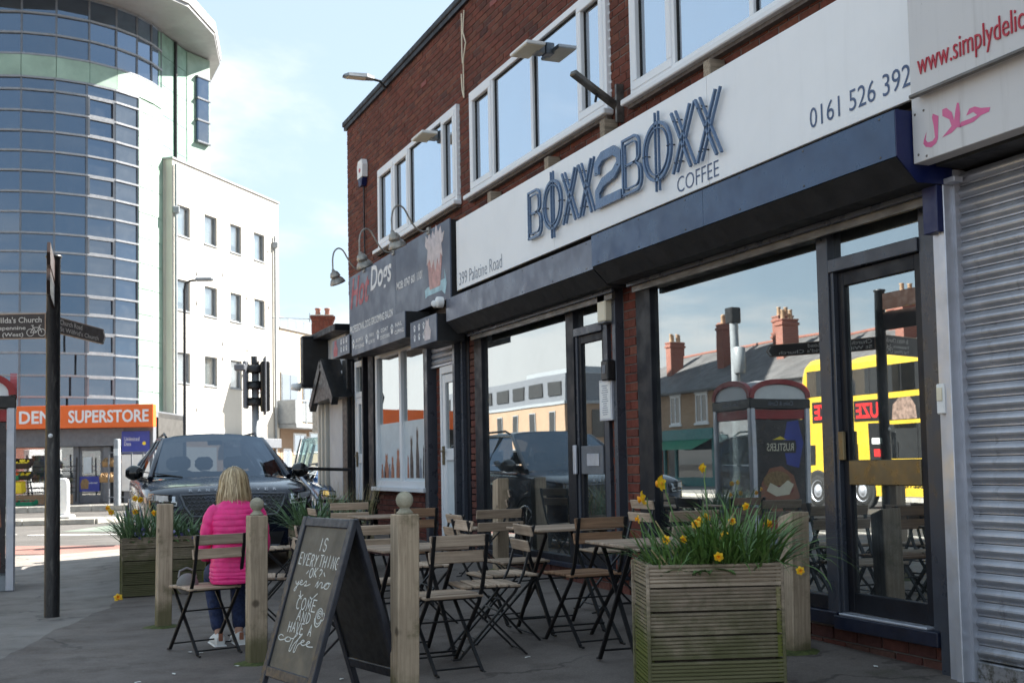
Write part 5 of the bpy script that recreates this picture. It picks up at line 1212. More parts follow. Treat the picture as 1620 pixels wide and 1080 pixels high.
# ================================================================ VEHICLES
def car(name, label, cat, loc, rz, paint, detail=2, H=1.66, boxy=0, group=None, roofmat=None, plate=None, script=None, glass='carglass'):
    """a tall estate car; x forward from the front bumper, y left"""
    t = thing(name, label, cat, loc, rz, group)
    if boxy: ST = [(0, .80, .34, .92, .98), (-.06, .88, .28, 1.02, 1.08), (-.3, .92, .25, 1.07, 1.12), (-1.0, .94, .24, 1.1, 1.15), (-1.35, .94, .24, 1.12, 1.16), (-3, .94, .24, 1.14, 1.14), (-4.3, .94, .3, 1.14, 1.14), (-4.5, .9, .4, 1.1, 1.1)]
    else: ST = [(0, .70, .34, .74, .80), (-.05, .80, .27, .87, .925), (-.14, .875, .245, .94, .985), (-.32, .93, .235, .985, 1.035), (-.65, .962, .23, 1.02, 1.075), (-1.15, .968, .23, 1.05, 1.115), (-1.55, .968, .23, 1.07, 1.11), (-2.9, .966, .23, 1.10, 1.10), (-3.9, .962, .25, 1.13, 1.13), (-4.45, .93, .3, 1.12, 1.12), (-4.68, .88, .36, 1.06, 1.06), (-4.78, .8, .46, .96, .96)]
    rows = []
    for x, yw, zb, zs, zt in ST:
        yt = yw * .86
        hp = [(0, zb), (yw * .8, zb), (yw * .95, zb + .07), (yw * .99, zb + .22), (yw * .975, zb + .36), (yw, zs - .22), (yw, zs - .1), (yw * .985, zs - .04), (yw * .95, zs), (yt, zs + (zt - zs) * .45), (yt * .8, zs + (zt - zs) * .85), (yt * .45, zt), (0, zt + (.012 if x > -1.5 else 0))]
        rows.append([(x, y, z) for y, z in hp] + [(x, -y, z) for y, z in reversed(hp[1:-1])])
    mb = MB(); mb.grid(rows, True, True); n = len(rows[0]); mb.add(rows[0], [tuple(range(n))]); mb.add(rows[-1], [tuple(range(n - 1, -1, -1))])
    b = mb.build('body', paint, t); sb = b.modifiers.new('s', 'SUBSURF'); sb.levels = 1; sb.render_levels = 1
    # greenhouse
    xa, xh, xr, xe = (-1.2, -1.75, -4.2, -4.45) if boxy else (-1.34, -2.18, -4.2, -4.66)
    zc, yb_, yr_ = (1.13, .86, .74) if boxy else (1.095, .86, .63)
    def arch(x, z, yw, rise, m=9): return [(x + (.10 if not boxy else .04) * (1 - (2 * k / (m - 1) - 1) ** 2) , yw - 2 * yw * k / (m - 1), z + rise * (1 - (2 * k / (m - 1) - 1) ** 2)) for k in range(m)]
    ws = []
    for i in range(6):
        f = i / 5; ws.append(arch(xa + (xh - xa) * f, zc + (H - .05 - zc) * (f ** .92), yb_ * .94 + (yr_ * .97 - yb_ * .94) * f, .02 + .03 * f))
    mb = MB(); mb.grid(ws); mb.build('windscreen', glass, t)
    rf = []
    for i in range(7):
        f = i / 6; x = xh + (xr - xh) * f; rf.append(arch(x, H - .05 + .03 * sin(pi * f) - .03 * f, yr_ * (1 - .05 * f), .05))
    rf = [[(p[0] + .0, p[1], p[2] - .045) if k in (0, 8) else p for k, p in enumerate(r)] for r in rf]
    mb = MB(); mb.grid(rf); o = mb.build('roof', roofmat or paint, t); s_ = o.modifiers.new('s', 'SOLIDIFY'); s_.thickness = .02
    for s in (1, -1):
        mb = MB(); R = []
        for i in range(9):
            f = i / 8; xb_ = xa - .05 + (xe + .05 - xa) * f; xt = xh + .02 + (xr - xh - .05) * f
            zt_ = H - .085 + .03 * sin(pi * f) - .045 * f; R.append([(xb_, s * (yb_ + .06), zc + .01 + .03 * f), (xb_ * .5 + xt * .5, s * ((yb_ + yr_) / 2 + .055), (zc + zt_) / 2), (xt, s * (yr_ * (1 - .05 * f) + .012), zt_)])
        mb.grid(R); mb.build('side_window', glass, t)
        mb = MB(); P = [(xa + .02, s * yb_ * .955, zc + .01), (xa * .6 + xh * .4, s * (yb_ * .95 * .6 + yr_ * .4), zc + (H - .07 - zc) * .44), (xh, s * yr_ * .985, H - .072), (xh - .6, s * yr_ * .99, H - .055), ((xh + xr) / 2, s * yr_ * .985, H - .05), (xr, s * yr_ * .95, H - .11), (xe + .05, s * yr_ * 1.15, zc + .25), (xe + .02, s * yb_ * 1.02, zc + .03)]
        mb.tube(P, [.035, .035, .03, .025, .025, .03, .05, .05], 8); mb.build('pillar', paint if not boxy else 'black', t)
        for xp in (-2.55, -3.4): MB().bar((xp + .1, s * (yb_ + .058), zc + .01), (xp + .02, s * (yr_ + .012), H - .075), .07, .02).build('door_pillar', 'black', t)
        mb = MB(); mb.tube([(xh - .2, s * yr_ * .9, H - .035), (xh - .35, s * yr_ * .92, H + .015), (xr + .35, s * yr_ * .88, H + .005), (xr + .15, s * yr_ * .88, H - .055)], .016, 8); mb.build('roof_rail', 'black', t)
        # mirror
        mm = MB(); rows = []
        for k in range(7):
            a = k / 6; w = max(.05, sin(pi * (.10 + .84 * a))) ** .5; rows.append([(-1.52 + .08 * w * cos(q), s * (.90 + .195 * a), 1.18 + .092 * w * sin(q) * (1.0)) for q in [2 * pi * j / 12 for j in range(12)]])
        mm.grid(rows, True, True); mm.add(rows[0], [tuple(range(12))]); mm.add(rows[-1], [tuple(range(12))]); mm.bar((-1.5, s * .84, 1.09), (-1.52, s * .98, 1.14), .06, .035); mm.build('wing_mirror', 'blackgloss' if not boxy else 'black', t)
        MB().box(-3.2, -3.0, s * .968 - .01, s * .968 + .02, .93, .95, .006).box(-2.15, -1.95, s * .968 - .01, s * .968 + .02, .92, .94, .006).build('door_handle', 'chrome' if not boxy else 'black', t)
        for xw in ((-.98, -3.85) if not boxy else (-.9, -3.7)):
            wl = MB(); wl.lathe([(.0, -.12), (.3, -.12), (.355, -.11), (.375, -.06), (.375, .06), (.355, .11), (.3, .12), (.0, .12)], (0, 0, 0), 28, 'y'); w_ = wl.build('wheel', 'rubber', t); w_.location = (xw, s * .875, .375)
            rm = MB(); rm.lathe([(.285, .0), (.29, .122), (.26, .128), (.25, .09)], (0, 0, 0), 28, 'y')
            for k in range(10): a = 2 * pi * k / 10; rm.bar((0, .1, 0), (.26 * cos(a), .115, .26 * sin(a)), .035, .02)
            rm.lathe([(0, .13), (.045, .128), (.05, .1)], (0, 0, 0), 14, 'y')
            if s < 0: rm.v = [(p[0], -p[1], p[2]) for p in rm.v]
            rm.build('rim', 'chrome', w_)
            ar = MB(); ar.lathe([(.39, -.02), (.44, .012), (.46, .0), (.46, -.06)], (0, 0, 0), 24, 'y', -.15, pi + .15)
            if s < 0: ar.v = [(p[0], -p[1], p[2]) for p in ar.v]
            q = ar.build('wheel_arch', 'black' if boxy else paint, t); q.location = (xw, s * .958, .375)
            dk = MB(); dk.lathe([(0, 0), (.4, 0)], (0, 0, 0), 24, 'y'); q = dk.build('arch_lining', 'rubber', t); q.location = (xw, s * .972 if not boxy else s * .945, .385)
            w_.location.y = s * .89
        MB().box(-.5, -.12, s * .3, s * .32, .4, .42).build('front_trim', 'black', t)
    MB().box(-4.2, -1.4, -.75, .75, .62, .66).build('cabin_floor', 'rubber', t)
    for sx, sy in ((-2.35, .38), (-2.35, -.38), (-3.3, .38), (-3.3, -.38), (-3.3, 0)):
        m = MB(); m.box(sx - .1, sx + .06, sy - .24, sy + .24, .66, 1.18, .05); m.box(sx - .12, sx, sy - .12, sy + .12, 1.2, 1.38, .05); m.build('seat', 'rubber', t)
    m = MB(); m.lathe([(.17, -.015), (.185, 0), (.17, .015), (.155, 0), (.17, -.015)], (0, 0, 0), 20, 'x'); q = m.build('steering_wheel', 'rubber', t); q.location = (-1.95, -.38, 1.04); q.rotation_euler = (0, radians(25), 0)
    MB().box(-1.75, -1.3, -.8, .8, 1.0, 1.085, .02).build('dashboard', 'rubber', t)
    MB().box(-1.98, -1.94, -.09, .09, H - .15, H - .09, .01).build('interior_mirror', 'black', t)
    # nose
    def nose(y, z):        # where the bodywork front face is at (y,z)
        for a, c in zip(ST, ST[1:]):
            ya = a[1] * .985; yc = c[1] * .985
            if abs(y) > yc: continue
            if abs(y) > ya: f = (abs(y) - ya) / max(1e-4, yc - ya); return a[0] + (c[0] - a[0]) * f
            break
        for a, c in zip(ST, ST[1:]):
            if z <= a[3] + .03: return a[0]
            if z <= c[3] + .03: return a[0] + (c[0] - a[0]) * (z - a[3] - .03) / (c[3] - a[3])
        return -.35
    def facepatch(nm, mat, pts, d0=.004, d1=.02, par=None, sub=6):
        """a panel following the nose; pts = corner list (y,z) tl,tr,br,bl"""
        m = MB(); tl, tr, br, bl = [Vector(p) for p in pts]; rows = []
        for i in range(4):
            f = i / 3; A = tl.lerp(bl, f); B = tr.lerp(br, f); rows.append([(lambda q: (nose(q.x, q.y) + d1, q.x, q.y))(A.lerp(B, k / sub)) for k in range(sub + 1)])
        m.grid(rows, False); return m.build(nm, mat, par or t)
    if not boxy:
        facepatch('grille', 'black', [(-.56, .915), (.56, .915), (.47, .70), (-.47, .70)], d1=.012, sub=10)
        m = MB()
        def P3(y, z, d=.03): return (nose(y, z) + d, y, z)
        fr = [(-.575, .925), (-.3, .93), (0, .932), (.3, .93), (.575, .925), (.53, .80), (.46, .695), (.2, .685), (0, .683), (-.2, .685), (-.46, .695), (-.53, .80)]
        m.tube([P3(*p, .022) for p in fr + fr[:1]], .013, 6, False); m.build('grille_surround', 'midgrey', t)
        m = MB()
        for j in range(5):
            z = .725 + j * .042; lim = .48 + (z - .7) * .35; ph = (j % 2) * .0
            pts = []
            for k in range(-22, 23):
                y = k * .0255
                if abs(y) < lim: pts.append(P3(y, z + .014 * (1 if (k + j) % 2 else -1) * 1.0, .022))
            m.tube(pts, .005, 5, False)
        m.build('grille_mesh', 'midgrey', t)
        m = MB(); m.lathe([(0, .006), (.05, .005), (.055, 0)], (0, 0, 0), 18, 'x'); m.v = [(p[0], p[1], p[2] * .55) for p in m.v]; q = m.build('badge', 'chrome', t); q.location = P3(.3, .8, .03)
        for s in (1, -1):
            facepatch('headlight', 'blackgloss', [(s * .60, .925), (s * .90, .955), (s * .915, .865), (s * .60, .80)], d1=.012)
            facepatch('headlight_lens', 'lens', [(s * .63, .915), (s * .87, .938), (s * .87, .875), (s * .63, .86)], d1=.02)
            m = MB(); ring = [(s * .62, .85), (s * .80, .868), (s * .80, .825), (s * .62, .812)]; m.tube([P3(*p, .026) for p in ring + ring[:1]], .009, 6, False); m.build('running_light', 'white', t)
            facepatch('air_intake', 'black', [(s * .62, .60), (s * .84, .62), (s * .84, .45), (s * .58, .45)], d1=.008)
        facepatch('lower_grille', 'black', [(-.55, .50), (.55, .50), (.5, .36), (-.5, .36)], d1=.012, sub=8)
        facepatch('skid_plate', 'midgrey', [(-.5, .36), (.5, .36), (.45, .30), (-.45, .30)], d1=.02, sub=8)
        if plate:
            m = MB().box(.0, .012, -.26, .26, .56, .672, .003); q = m.build('number_plate', 'plate', t); q.location = (.03, 0, 0)
            letters('plate_lettering', plate, 'black', t, (.0425, .17, .578), (0, 1, 0), (0, 0, 1), (1, 0, 0), .042, .075, .0005, .001)
        if script:
            for i, c in enumerate(script):
                y = -.46 + i * .92 / (len(script) - 1)
                if c != ' ': letters('bonnet_letter', c, 'chrome', t, (nose(y, .945) - .005, y - .018, .955), (0, 1, 0), Vector((-.55, 0, 1)).normalized(), Vector((1, 0, .5)).normalized(), .036, .034, .012, .018)
    else:
        m = MB().box(-.02, .03, -.62, .62, .66, .88, .01); m.build('grille', 'black', t)
        for s in (1, -1): q = MB().lathe([(0, .03), (.085, .02), (.1, 0)], (0, 0, 0), 18, 'x').build('headlight', 'lens', t); q.location = (.02, s * .7, .8)
        MB().box(.0, .1, -.86, .86, .42, .6, .02).build('bumper', 'black', t)
    for s in (.25, -.45): MB().bar((xa + .05, s, zc + .025), (xa - .12, s - .48, zc + .10), .02, .012).build('wiper', 'black', t)
    m = MB(); m.box(-4.8 if not boxy else -4.55, -4.72 if not boxy else -4.46, -.72, .72, .82, .95, .01); m.build('tail_light', 'red', t)
    return t
fc = cw(-3.10, 13.36); hd = cw(.342, -.94)
CAR = car('parked_car', 'dark blue black luxury estate car parked nose on behind the person in pink', 'car', (fc.x, fc.y, ground_z(2.1, 14) - .02), atan2(hd.y, hd.x), 'carpaint', 2, script='RANGE ROVER', plate='E')
MB().add([(-1.0, -.35, 1.118), (-1.28, -.3, 1.128), (-1.28, .28, 1.132), (-1.0, .25, 1.122)], [(0, 1, 2, 3)]) if False else None
c2 = cw(-3.95, 25.3)
h2 = cw(.05, -1)
car('white_van', 'white four by four with a pale windscreen, left of the rendered pier', 'car', (c2.x, c2.y, .0), atan2(h2.y, h2.x), 'carwhite', 1, H=1.98, boxy=1, roofmat='carwhite', glass='vanglass')
vs_ = bpy.data.objects['white_van']; MB().box(-1.86, -1.80, -.35, .35, 1.83, 1.90, .01).build('sun_strip', 'yellow', vs_)
c3 = cw(-2.1, 18.9); h3 = cw(.3, -.95)
car('parked_car', 'blue grey car mostly hidden behind the dark parked car and the black handrail', 'car', (c3.x, c3.y, -.02), atan2(h3.y, h3.x), 'carblue', 1, H=1.36)
# ================================================================ THE PERSON
PX, PY = 1.245, 8.66
PE = thing('person', 'seated person with blonde hair in a bright pink quilted jacket and jeans, seen from behind', 'person', (PX + .16, PY + .03, ground_z(PX, PY)), radians(3))
def skinned(name, pts, edges, mat, parent, lvl=2, root=0):
    me = bpy.data.meshes.new(name); me.from_pydata([p[:3] for p in pts], edges, []); me.update()
    o = bpy.data.objects.new(name, me); COL.objects.link(o); o.data.materials.append(M[mat]); o.parent = parent
    o.modifiers.new('k', 'SKIN').use_smooth_shade = True
    sv = me.skin_vertices[0].data if me.skin_vertices else None
    if sv is None:
        me.attributes.new('tmp', 'FLOAT', 'POINT')
    for i, p in enumerate(pts):
        r = p[3]; me.skin_vertices[0].data[i].radius = (r, r) if not isinstance(r, tuple) else r; me.skin_vertices[0].data[i].use_root = (i == root)
    s = o.modifiers.new('s', 'SUBSURF'); s.levels = lvl; s.render_levels = lvl; return o
pts, ed = [], []
def ch(start, *ps):
    k = start
    for p in ps:
        pts.append(p); n_ = len(pts) - 1
        if k is not None: ed.append((k, n_))
        k = n_
    return k
pel = ch(None, (0, -.03, .545, (.15, .115)))
chest = ch(pel, (0, -.03, .68, (.135, .10)), (0, -.005, .82, (.145, .10)), (0, .01, .94, (.14, .09)))
neck = ch(chest, (0, .02, 1.02, .06), (0, .035, 1.075, .048), (0, .055, 1.12, .07), (0, .06, 1.18, .088), (0, .055, 1.235, .07))
ch(neck - 1, (0, .145, 1.155, .022), (0, .165, 1.145, .012))
for s in (-1, 1):
    hip = ch(pel, (s * .085, .02, .535, .085), (s * .10, .22, .535, .078), (s * .105, .41, .515, .06), (s * .10, .40, .38, .056), (s * .085, .30, .2, .045), (s * .08, .235, .09, .035), (s * .08, .28, .05, .035), (s * .085, .38, .04, .03))
    sh = ch(chest, (s * .15, .01, .955, .055), (s * .205, .03, .83, .045), (s * .225, .07, .70, .04), (s * .17, .2, .655, .035), (s * .11, .30, .645, .026), (s * .085, .335, .64, .032))
    for k, (dx, l) in enumerate(((-.024, .07), (-.008, .08), (.008, .076), (.024, .06))):
        ch(sh, (s * .085 + dx, .365, .645, .0095), (s * .085 + dx * 1.1, .365 + l * .5, .642, .0085), (s * .085 + dx * 1.15, .365 + l * .85, .625, .0075))
    ch(sh, (s * .085 - s * .035, .335, .648, .011), (s * .085 - s * .052, .36, .65, .009), (s * .085 - s * .06, .385, .645, .008))
skinned('body', pts, ed, 'skin', PE, 2, 0)
for s in (-1, 1): MB().sphere((s * .032, .138, 1.175), .011).build('eye', 'white', PE)
# quilted jacket
def ringz(z):
    K_ = [(.475, .20, .145), (.52, .205, .155), (.60, .195, .148), (.70, .182, .135), (.80, .186, .13), (.88, .196, .128), (.95, .198, .12), (1.0, .175, .105), (1.03, .13, .092), (1.055, .085, .078), (1.08, .07, .07), (1.11, .068, .07)]
    for a, b in zip(K_, K_[1:]):
        if a[0] <= z <= b[0]: f = (z - a[0]) / (b[0] - a[0]); return [a[i] + (b[i] - a[i]) * f for i in (1, 2)]
    return K_[-1][1:]
seams = [.475, .505, .53, .555, .585, .62, .66, .70, .74, .785, .83, .87, .915, .955, .99, 1.03, 1.07, 1.11]
mb = MB(); rows = []
for si in range(len(seams) - 1):
    for q in range(7 if si < len(seams) - 2 else 8):
        f = q / 7; z = seams[si] + (seams[si + 1] - seams[si]) * f; a, b = ringz(z); bul = .0055 * (sin(pi * f) ** .6) - .002; row = []
        for k in range(56):
            th = 2 * pi * k / 56; cx, sy = cos(th), sin(th); e = 2.5
            rr_ = (abs(cx) ** e + abs(sy) ** e) ** (-1 / e); wob = .006 * mnoise.noise(Vector((th * 2.2, z * 9, 1.3))) + .004 * mnoise.noise(Vector((th * 9, z * 30, 4)))
            sag = .010 * mnoise.noise(Vector((th * 1.3, si * 2.1, 7)))
            vs_ = -.004 if k in (39, 45) and z < .8 else 0
            row.append(((a + bul + wob + vs_) * cx * rr_, (b + bul + wob + vs_) * sy * rr_ - .03 + (z - .5) * .075, z + sag))
        rows.append(row)
mb.grid(rows, True, True)
for s in (-1, 1):
    path = [(s * .135, .0, .985, .068), (s * .178, .005, .95, .073), (s * .205, .015, .88, .066), (s * .222, .03, .80, .06), (s * .236, .05, .72, .057), (s * .225, .10, .675, .056), (s * .19, .17, .66, .05), (s * .15, .24, .652, .045), (s * .125, .285, .648, .042)]
    P = [];
    for i in range(len(path) - 1):
        for q in range(7): P.append(tuple(path[i][j] + (path[i + 1][j] - path[i][j]) * q / 7 for j in range(4)) + (q / 7,))
    P.append(path[-1] + (1,)); R = []; pu = Vector((0, 0, 1))
    for i, p in enumerate(P):
        d = (Vector(P[min(i + 2, len(P) - 1)][:3]) - Vector(P[max(i - 2, 0)][:3])).normalized(); a = d.cross(Vector((0, 1, .2))).normalized(); c = a.cross(d); rad = (p[3] * .86) + .007 * (sin(pi * p[4]) ** .55) - .003
        R.append([Vector(p[:3]) + (a * cos(t_) + c * sin(t_)) * (rad + .004 * mnoise.noise(Vector((t_ * 2, i * .3, s)))) for t_ in [2 * pi * k / 22 for k in range(22)]])
    mb.grid(R, True, True)
mb.build('jacket', 'pink', PE)
# jeans
pts, ed = [], []
pel = ch(None, (0, -.02, .545, (.165, .125)))
ch(pel, (0, -.03, .62, (.155, .115)))
for s in (-1, 1): ch(pel, (s * .092, .03, .535, .098), (s * .105, .22, .535, .09), (s * .108, .40, .515, .072), (s * .102, .39, .40, .068), (s * .09, .31, .23, .06), (s * .083, .245, .105, .056))
skinned('jeans', pts, ed, 'denim', PE, 2, 0)
for s in (-1, 1):
    m = MB(); rows = []
    for x, w, h in ((0, .030, .075), (.02, .04, .085), (.08, .044, .088), (.15, .047, .075), (.21, .046, .055), (.255, .034, .042), (.27, .015, .03)):
        rows.append([(s * .083 + w * cos(a) * (1 if sin(a) > -.3 else 1.08), .175 + x, .012 + max(0, h * (.45 + .55 * sin(a))) if sin(a) > -.6 else .012) for a in [2 * pi * k / 18 for k in range(18)]])
    m.grid(rows, True, True); m.add(rows[0], [tuple(range(18))]); m.add(rows[-1], [tuple(range(18))]); sh_ = m.build('shoe', 'trainer', PE)
    MB().box(s * .083 - .017, s * .083 + .017, .168, .178, .045, .098, .004).build('heel_tab', 'tan', sh_)
    MB().box(s * .083 - .05, s * .083 + .05, .17, .435, .0, .016, .006).build('sole', 'white', sh_)
# hair
mb = MB(); rh = random.Random(11)
for i in range(1500):
    az = rh.uniform(radians(-205), radians(25)) if i % 5 else rh.uniform(radians(-230), radians(50)); L_ = rh.uniform(.72, 1.12); c = Vector((0, .052, 1.178)); R0 = .101 + rh.choice((-.008, 0, .004, .010)) + rh.uniform(-.004, .004); pth = []
    crown = Vector((rh.gauss(.0, .01), rh.uniform(-.045, .10), 0)); 
    top = Vector((crown.x, .045 + crown.y * .5, 1.178 + sqrt(max(0, R0 ** 2 - crown.y ** 2 * .3))))
    wv_ = rh.gauss(0, .06); sx, sy = cos(az), sin(az); sweep = rh.uniform(-.18, .18)
    for k in range(10):
        f = k / 9
        if f < .5:
            a = f / .5 * radians(95); p = top.lerp(Vector((c.x, c.y, c.z)), 0) * 0 + Vector((c.x + sx * R0 * sin(a) * 1.03, c.y + sy * R0 * sin(a) * 1.0, c.z + R0 * cos(a)))
            if f < .12: p = p.lerp(top, .75 - f * 5)
        else:
            q = (f - .5) / .5; az2 = az + sweep * q; out = 1.03 + (.10 + wv_) * sin(pi * q * .75) - .03 * q
            p = Vector((c.x + cos(az2) * R0 * out * (1 + .10 * q), c.y + sin(az2) * R0 * out * (1.0 + .02 * q), c.z - .008 - (.185 * L_) * q))
        pth.append(p + Vector((rh.gauss(0, .002), rh.gauss(0, .002), rh.gauss(0, .0015))))
    sd = Vector((-sy, sx, 0)); w = rh.uniform(.0015, .0042); vs = []
    for k, p in enumerate(pth):
        ww = w * (1 if k < 7 else 1 - (k - 6) * .28); vs += [p - sd * ww, p + sd * ww]
    mb.add(vs, [(2 * k, 2 * k + 1, 2 * k + 3, 2 * k + 2) for k in range(9)], True)
hair = mb.build('hair', 'hair', PE)
cap = MB(); rows = []
for i in range(8):
    a = radians(8 + 92 * i / 7); rows.append([(.097 * sin(a) * cos(t_), .052 + .097 * sin(a) * sin(t_), 1.178 + .097 * cos(a)) for t_ in [radians(-215 + 250 * k / 20) for k in range(21)]])
rows.append([(p[0] * .98, p[1], 1.06) for p in rows[-1]]); cap.grid(rows); cap.build('hair_underlayer', 'hair_dark', PE)
PE.scale = (.9, .97, 1.0)
bg_ = thing('shoulder_bag', 'grey cloth bag hanging beside the seated person in pink, on the left', 'bag', (PX - .17, PY + .07, ground_z(PX, PY) + .40))
m = MB(); m.sphere((0, 0, .075), .08, 18, 12, (.95, .55, .95)); m.build('pouch', 'bag', bg_)
m = MB(); m.tube([(-.06, 0, .12), (-.05, .02, .165), (.0, .03, .185), (.05, .02, .165), (.06, 0, .12)], .008, 8); m.build('strap', 'bag', bg_)
# ================================================================ ACROSS THE JUNCTION
def far_brick(name, c1, c2, mort, sc=1.0):
    m, t, b = newmat(name); w = coords(t, 'World'); s = nd(t, 'ShaderNodeSeparateXYZ'); L(t, w, s.inputs[0])
    cb = nd(t, 'ShaderNodeCombineXYZ'); L(t, mathn(t, 'ADD', s.outputs[0], s.outputs[1]), cb.inputs[0]); L(t, s.outputs[2], cb.inputs[1])
    k = nd(t, 'ShaderNodeTexBrick'); k.inputs['Color1'].default_value = (*c1, 1); k.inputs['Color2'].default_value = (*c2, 1); k.inputs['Mortar'].default_value = (*mort, 1)
    k.inputs['Scale'].default_value = 1; k.inputs['Brick Width'].default_value = .225; k.inputs['Row Height'].default_value = .075; k.inputs['Mortar Size'].default_value = .008
    L(t, cb.outputs[0], k.inputs['Vector']); c = mixc(t, ramp(t, noisen(t, .8, 5, .6, w), .35, .75, 0, .4), k.outputs['Color'], tint(c1, .7)); L(t, c, b.inputs['Base Color']); b.inputs['Roughness'].default_value = .9; return m
M['far_red'] = far_brick('far_red_brick', (.3, .1, .065), (.24, .075, .055), (.28, .22, .19))
M['far_buff'] = far_brick('far_buff_brick', (.46, .29, .17), (.38, .22, .12), (.45, .38, .3))
M['far_pale'] = far_brick('far_pale_brick', (.33, .215, .14), (.28, .18, .115), (.3, .24, .18))
def cbar(mb, p, q, w, h=None, ch=0): return mb.bar(p, q, w, h, ch=ch)
def cprism(mb, pts, z0, z1):
    P = [cw(a, b) for a, b in pts]; n = len(P)
    mb.add([(p.x, p.y, z0) for p in P] + [(p.x, p.y, z1) for p in P], [tuple(range(n - 1, -1, -1)), tuple(range(n, 2 * n))] + [(i, (i + 1) % n, n + (i + 1) % n, n + i) for i in range(n)]); return mb
def facing(a, b):           # a wall running a->b (lat, depth), returns origin, unit vectors along and outwards (towards us)
    A, B = cw(*a), cw(*b); u = (B - A).normalized(); n = Vector((u.y, -u.x, 0)); return A, u, n, (B - A).length
def wallbox(mb, W_, s0, s1, z0, z1, d0, d1, ch=0):
    A, u, n, _ = W_; m = MB(); m.box(s0, s1, d0, d1, z0, z1, ch); mb.add([A + u * p[0] + n * p[1] + Vector((0, 0, p[2])) for p in m.v], m.f); return mb
# ---- round glass tower
TC, TR = (-20.1, 51.1), 5.2
def dr(th, r=TR): a = radians(th); return (TC[0] + r * sin(a), TC[1] - r * cos(a))
bt = cw(*TC); TW = thing('glass_tower', 'tall round tower of blue glass and pale green cladding above the orange superstore sign', 'building', (bt.x, bt.y, .1))
TW.location = (0, 0, 0)
ROWS = [3.62, 4.22, 5.05, 5.93, 6.75, 7.45, 8.23, 9.08, 9.87, 10.6, 11.42, 12.22, 13.05, 13.83, 14.62, 15.42, 16.25, 16.75]
EDG = [-14, -.5, 13, 26.5, 40, 53.3, 66.5]
UROW = [17.66, 18.5, 19.32, 20.2]; UED = [-14, -.5, 13, 27, 41, 54, 66, 77, 87]
def pane(t0, t1, z0, z1, r, nm, mat, th=.03, jit=.0):
    a, b = cw(*dr(t0, r)), cw(*dr(t1, r)); n = Vector(((b - a).y, -(b - a).x, 0)).normalized(); j = rnd.uniform(-jit, jit), rnd.uniform(-jit, jit)
    v = [a + n * j[0] + Vector((0, 0, z0)), b - n * j[0] + Vector((0, 0, z0)), b + n * (j[1] - j[0]) + Vector((0, 0, z1)), a + n * (j[0] + j[1]) + Vector((0, 0, z1))]
    mb = MB(); mb.add(v + [p - n * th for p in v], [(0, 1, 2, 3), (7, 6, 5, 4), (0, 4, 5, 1), (1, 5, 6, 2), (2, 6, 7, 3), (3, 7, 4, 0)]); return mb.build(nm, mat, TW)
for R_, E_ in ((ROWS, EDG), (UROW, UED)):
    for i in range(len(R_) - 1):
        for k in range(len(E_) - 1): pane(E_[k] + .25, E_[k + 1] - .25, R_[i] + .03, R_[i + 1] - .03, TR, 'pane', 'towerglass', .03, .012)
    for k, e in enumerate(E_):
        p = cw(*dr(e, TR + .015)); MB().bar((p.x, p.y, R_[0]), (p.x, p.y, R_[-1]), .075, .075).build('mullion', 'mull', TW)
    for i, z in enumerate(R_):
        mb = MB(); pts = [cw(*dr(e, TR + .03), z) for e in E_]
        for a, b in zip(pts, pts[1:]): mb.bar(a, b, .13, .075)
        mb.build('transom', 'mull_pale', TW)
for (i, k) in ((15, 4), (8, 4), (14, 4), (5, 4), (11, 4), (1, 4), (3, 4)):        # opening lights with pale frames
    mb = MB(); a, b = cw(*dr(EDG[k] + .8, TR + .05)), cw(*dr(EDG[k + 1] - .8, TR + .05)); z0, z1 = ROWS[min(i, 16)] + .06, ROWS[min(i, 16) + 1] - .06
    for p, q in (((a, z0), (b, z0)), ((b, z0), (b, z1)), ((b, z1), (a, z1)), ((a, z1), (a, z0))): mb.bar((p[0].x, p[0].y, p[1]), (q[0].x, q[0].y, q[1]), .07, .07)
    mb.build('opening_light', 'mull_pale', TW)
mb = MB(); cprism(mb, [dr(e, TR - .12) for e in range(-30, 96, 6)] + [(-16, 58), (-28, 58)], 3.4, 20.25); mb.build('core', 'inter', TW)
mb = MB()
for (t0, t1, z0, z1) in ((28, 33, 13.9, 15.3), (29, 34, 12.3, 13.7), (14, 24, 8.3, 9.8), (42, 50, 4.3, 4.95), (30, 36, 7.5, 8.1), (55, 60, 17.8, 18.4), (44, 48, 6.0, 6.6), (1, 6, 10.7, 11.3), (30, 37, 16.3, 16.7)):
    a, b = cw(*dr(t0, TR - .06)), cw(*dr(t1, TR - .06)); mb.add([(a.x, a.y, z0), (b.x, b.y, z0), (b.x, b.y, z1), (a.x, a.y, z1)], [(0, 1, 2, 3)])
mb.build('blinds', 'shade_white', TW)
def clad(t0, t1, z0, z1, r=TR + .05, mat='clad'): pane(t0 + .12, t1 - .12, z0 + .012, z1 - .012, r, 'cladding_panel', mat, .06, .006)
for k in range(len(UED) - 1): clad(UED[k], UED[k + 1], 16.78, 17.62, TR + .09)
for k, (a, b) in enumerate(((66.8, 77), (77, 87), (87, 96))):
    z = 3.5
    while z < 16.7: clad(a, b, z, min(z + 1.06, 16.78)); z += 1.06
Wg = facing((-14.92, 50.6), (-14.4, 53.6))
for s in range(2):
    z = 3.5
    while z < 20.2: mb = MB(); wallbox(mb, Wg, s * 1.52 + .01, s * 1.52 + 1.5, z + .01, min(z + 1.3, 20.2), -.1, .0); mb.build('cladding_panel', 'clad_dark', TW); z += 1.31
p = cw(-14.6, 52.1); MB().tube([(p.x, p.y, 3), (p.x, p.y, 20.2)], .07, 8).build('downpipe', 'black', TW)
Wk = facing((-14.42, 53.3), (-13.75, 54.6))
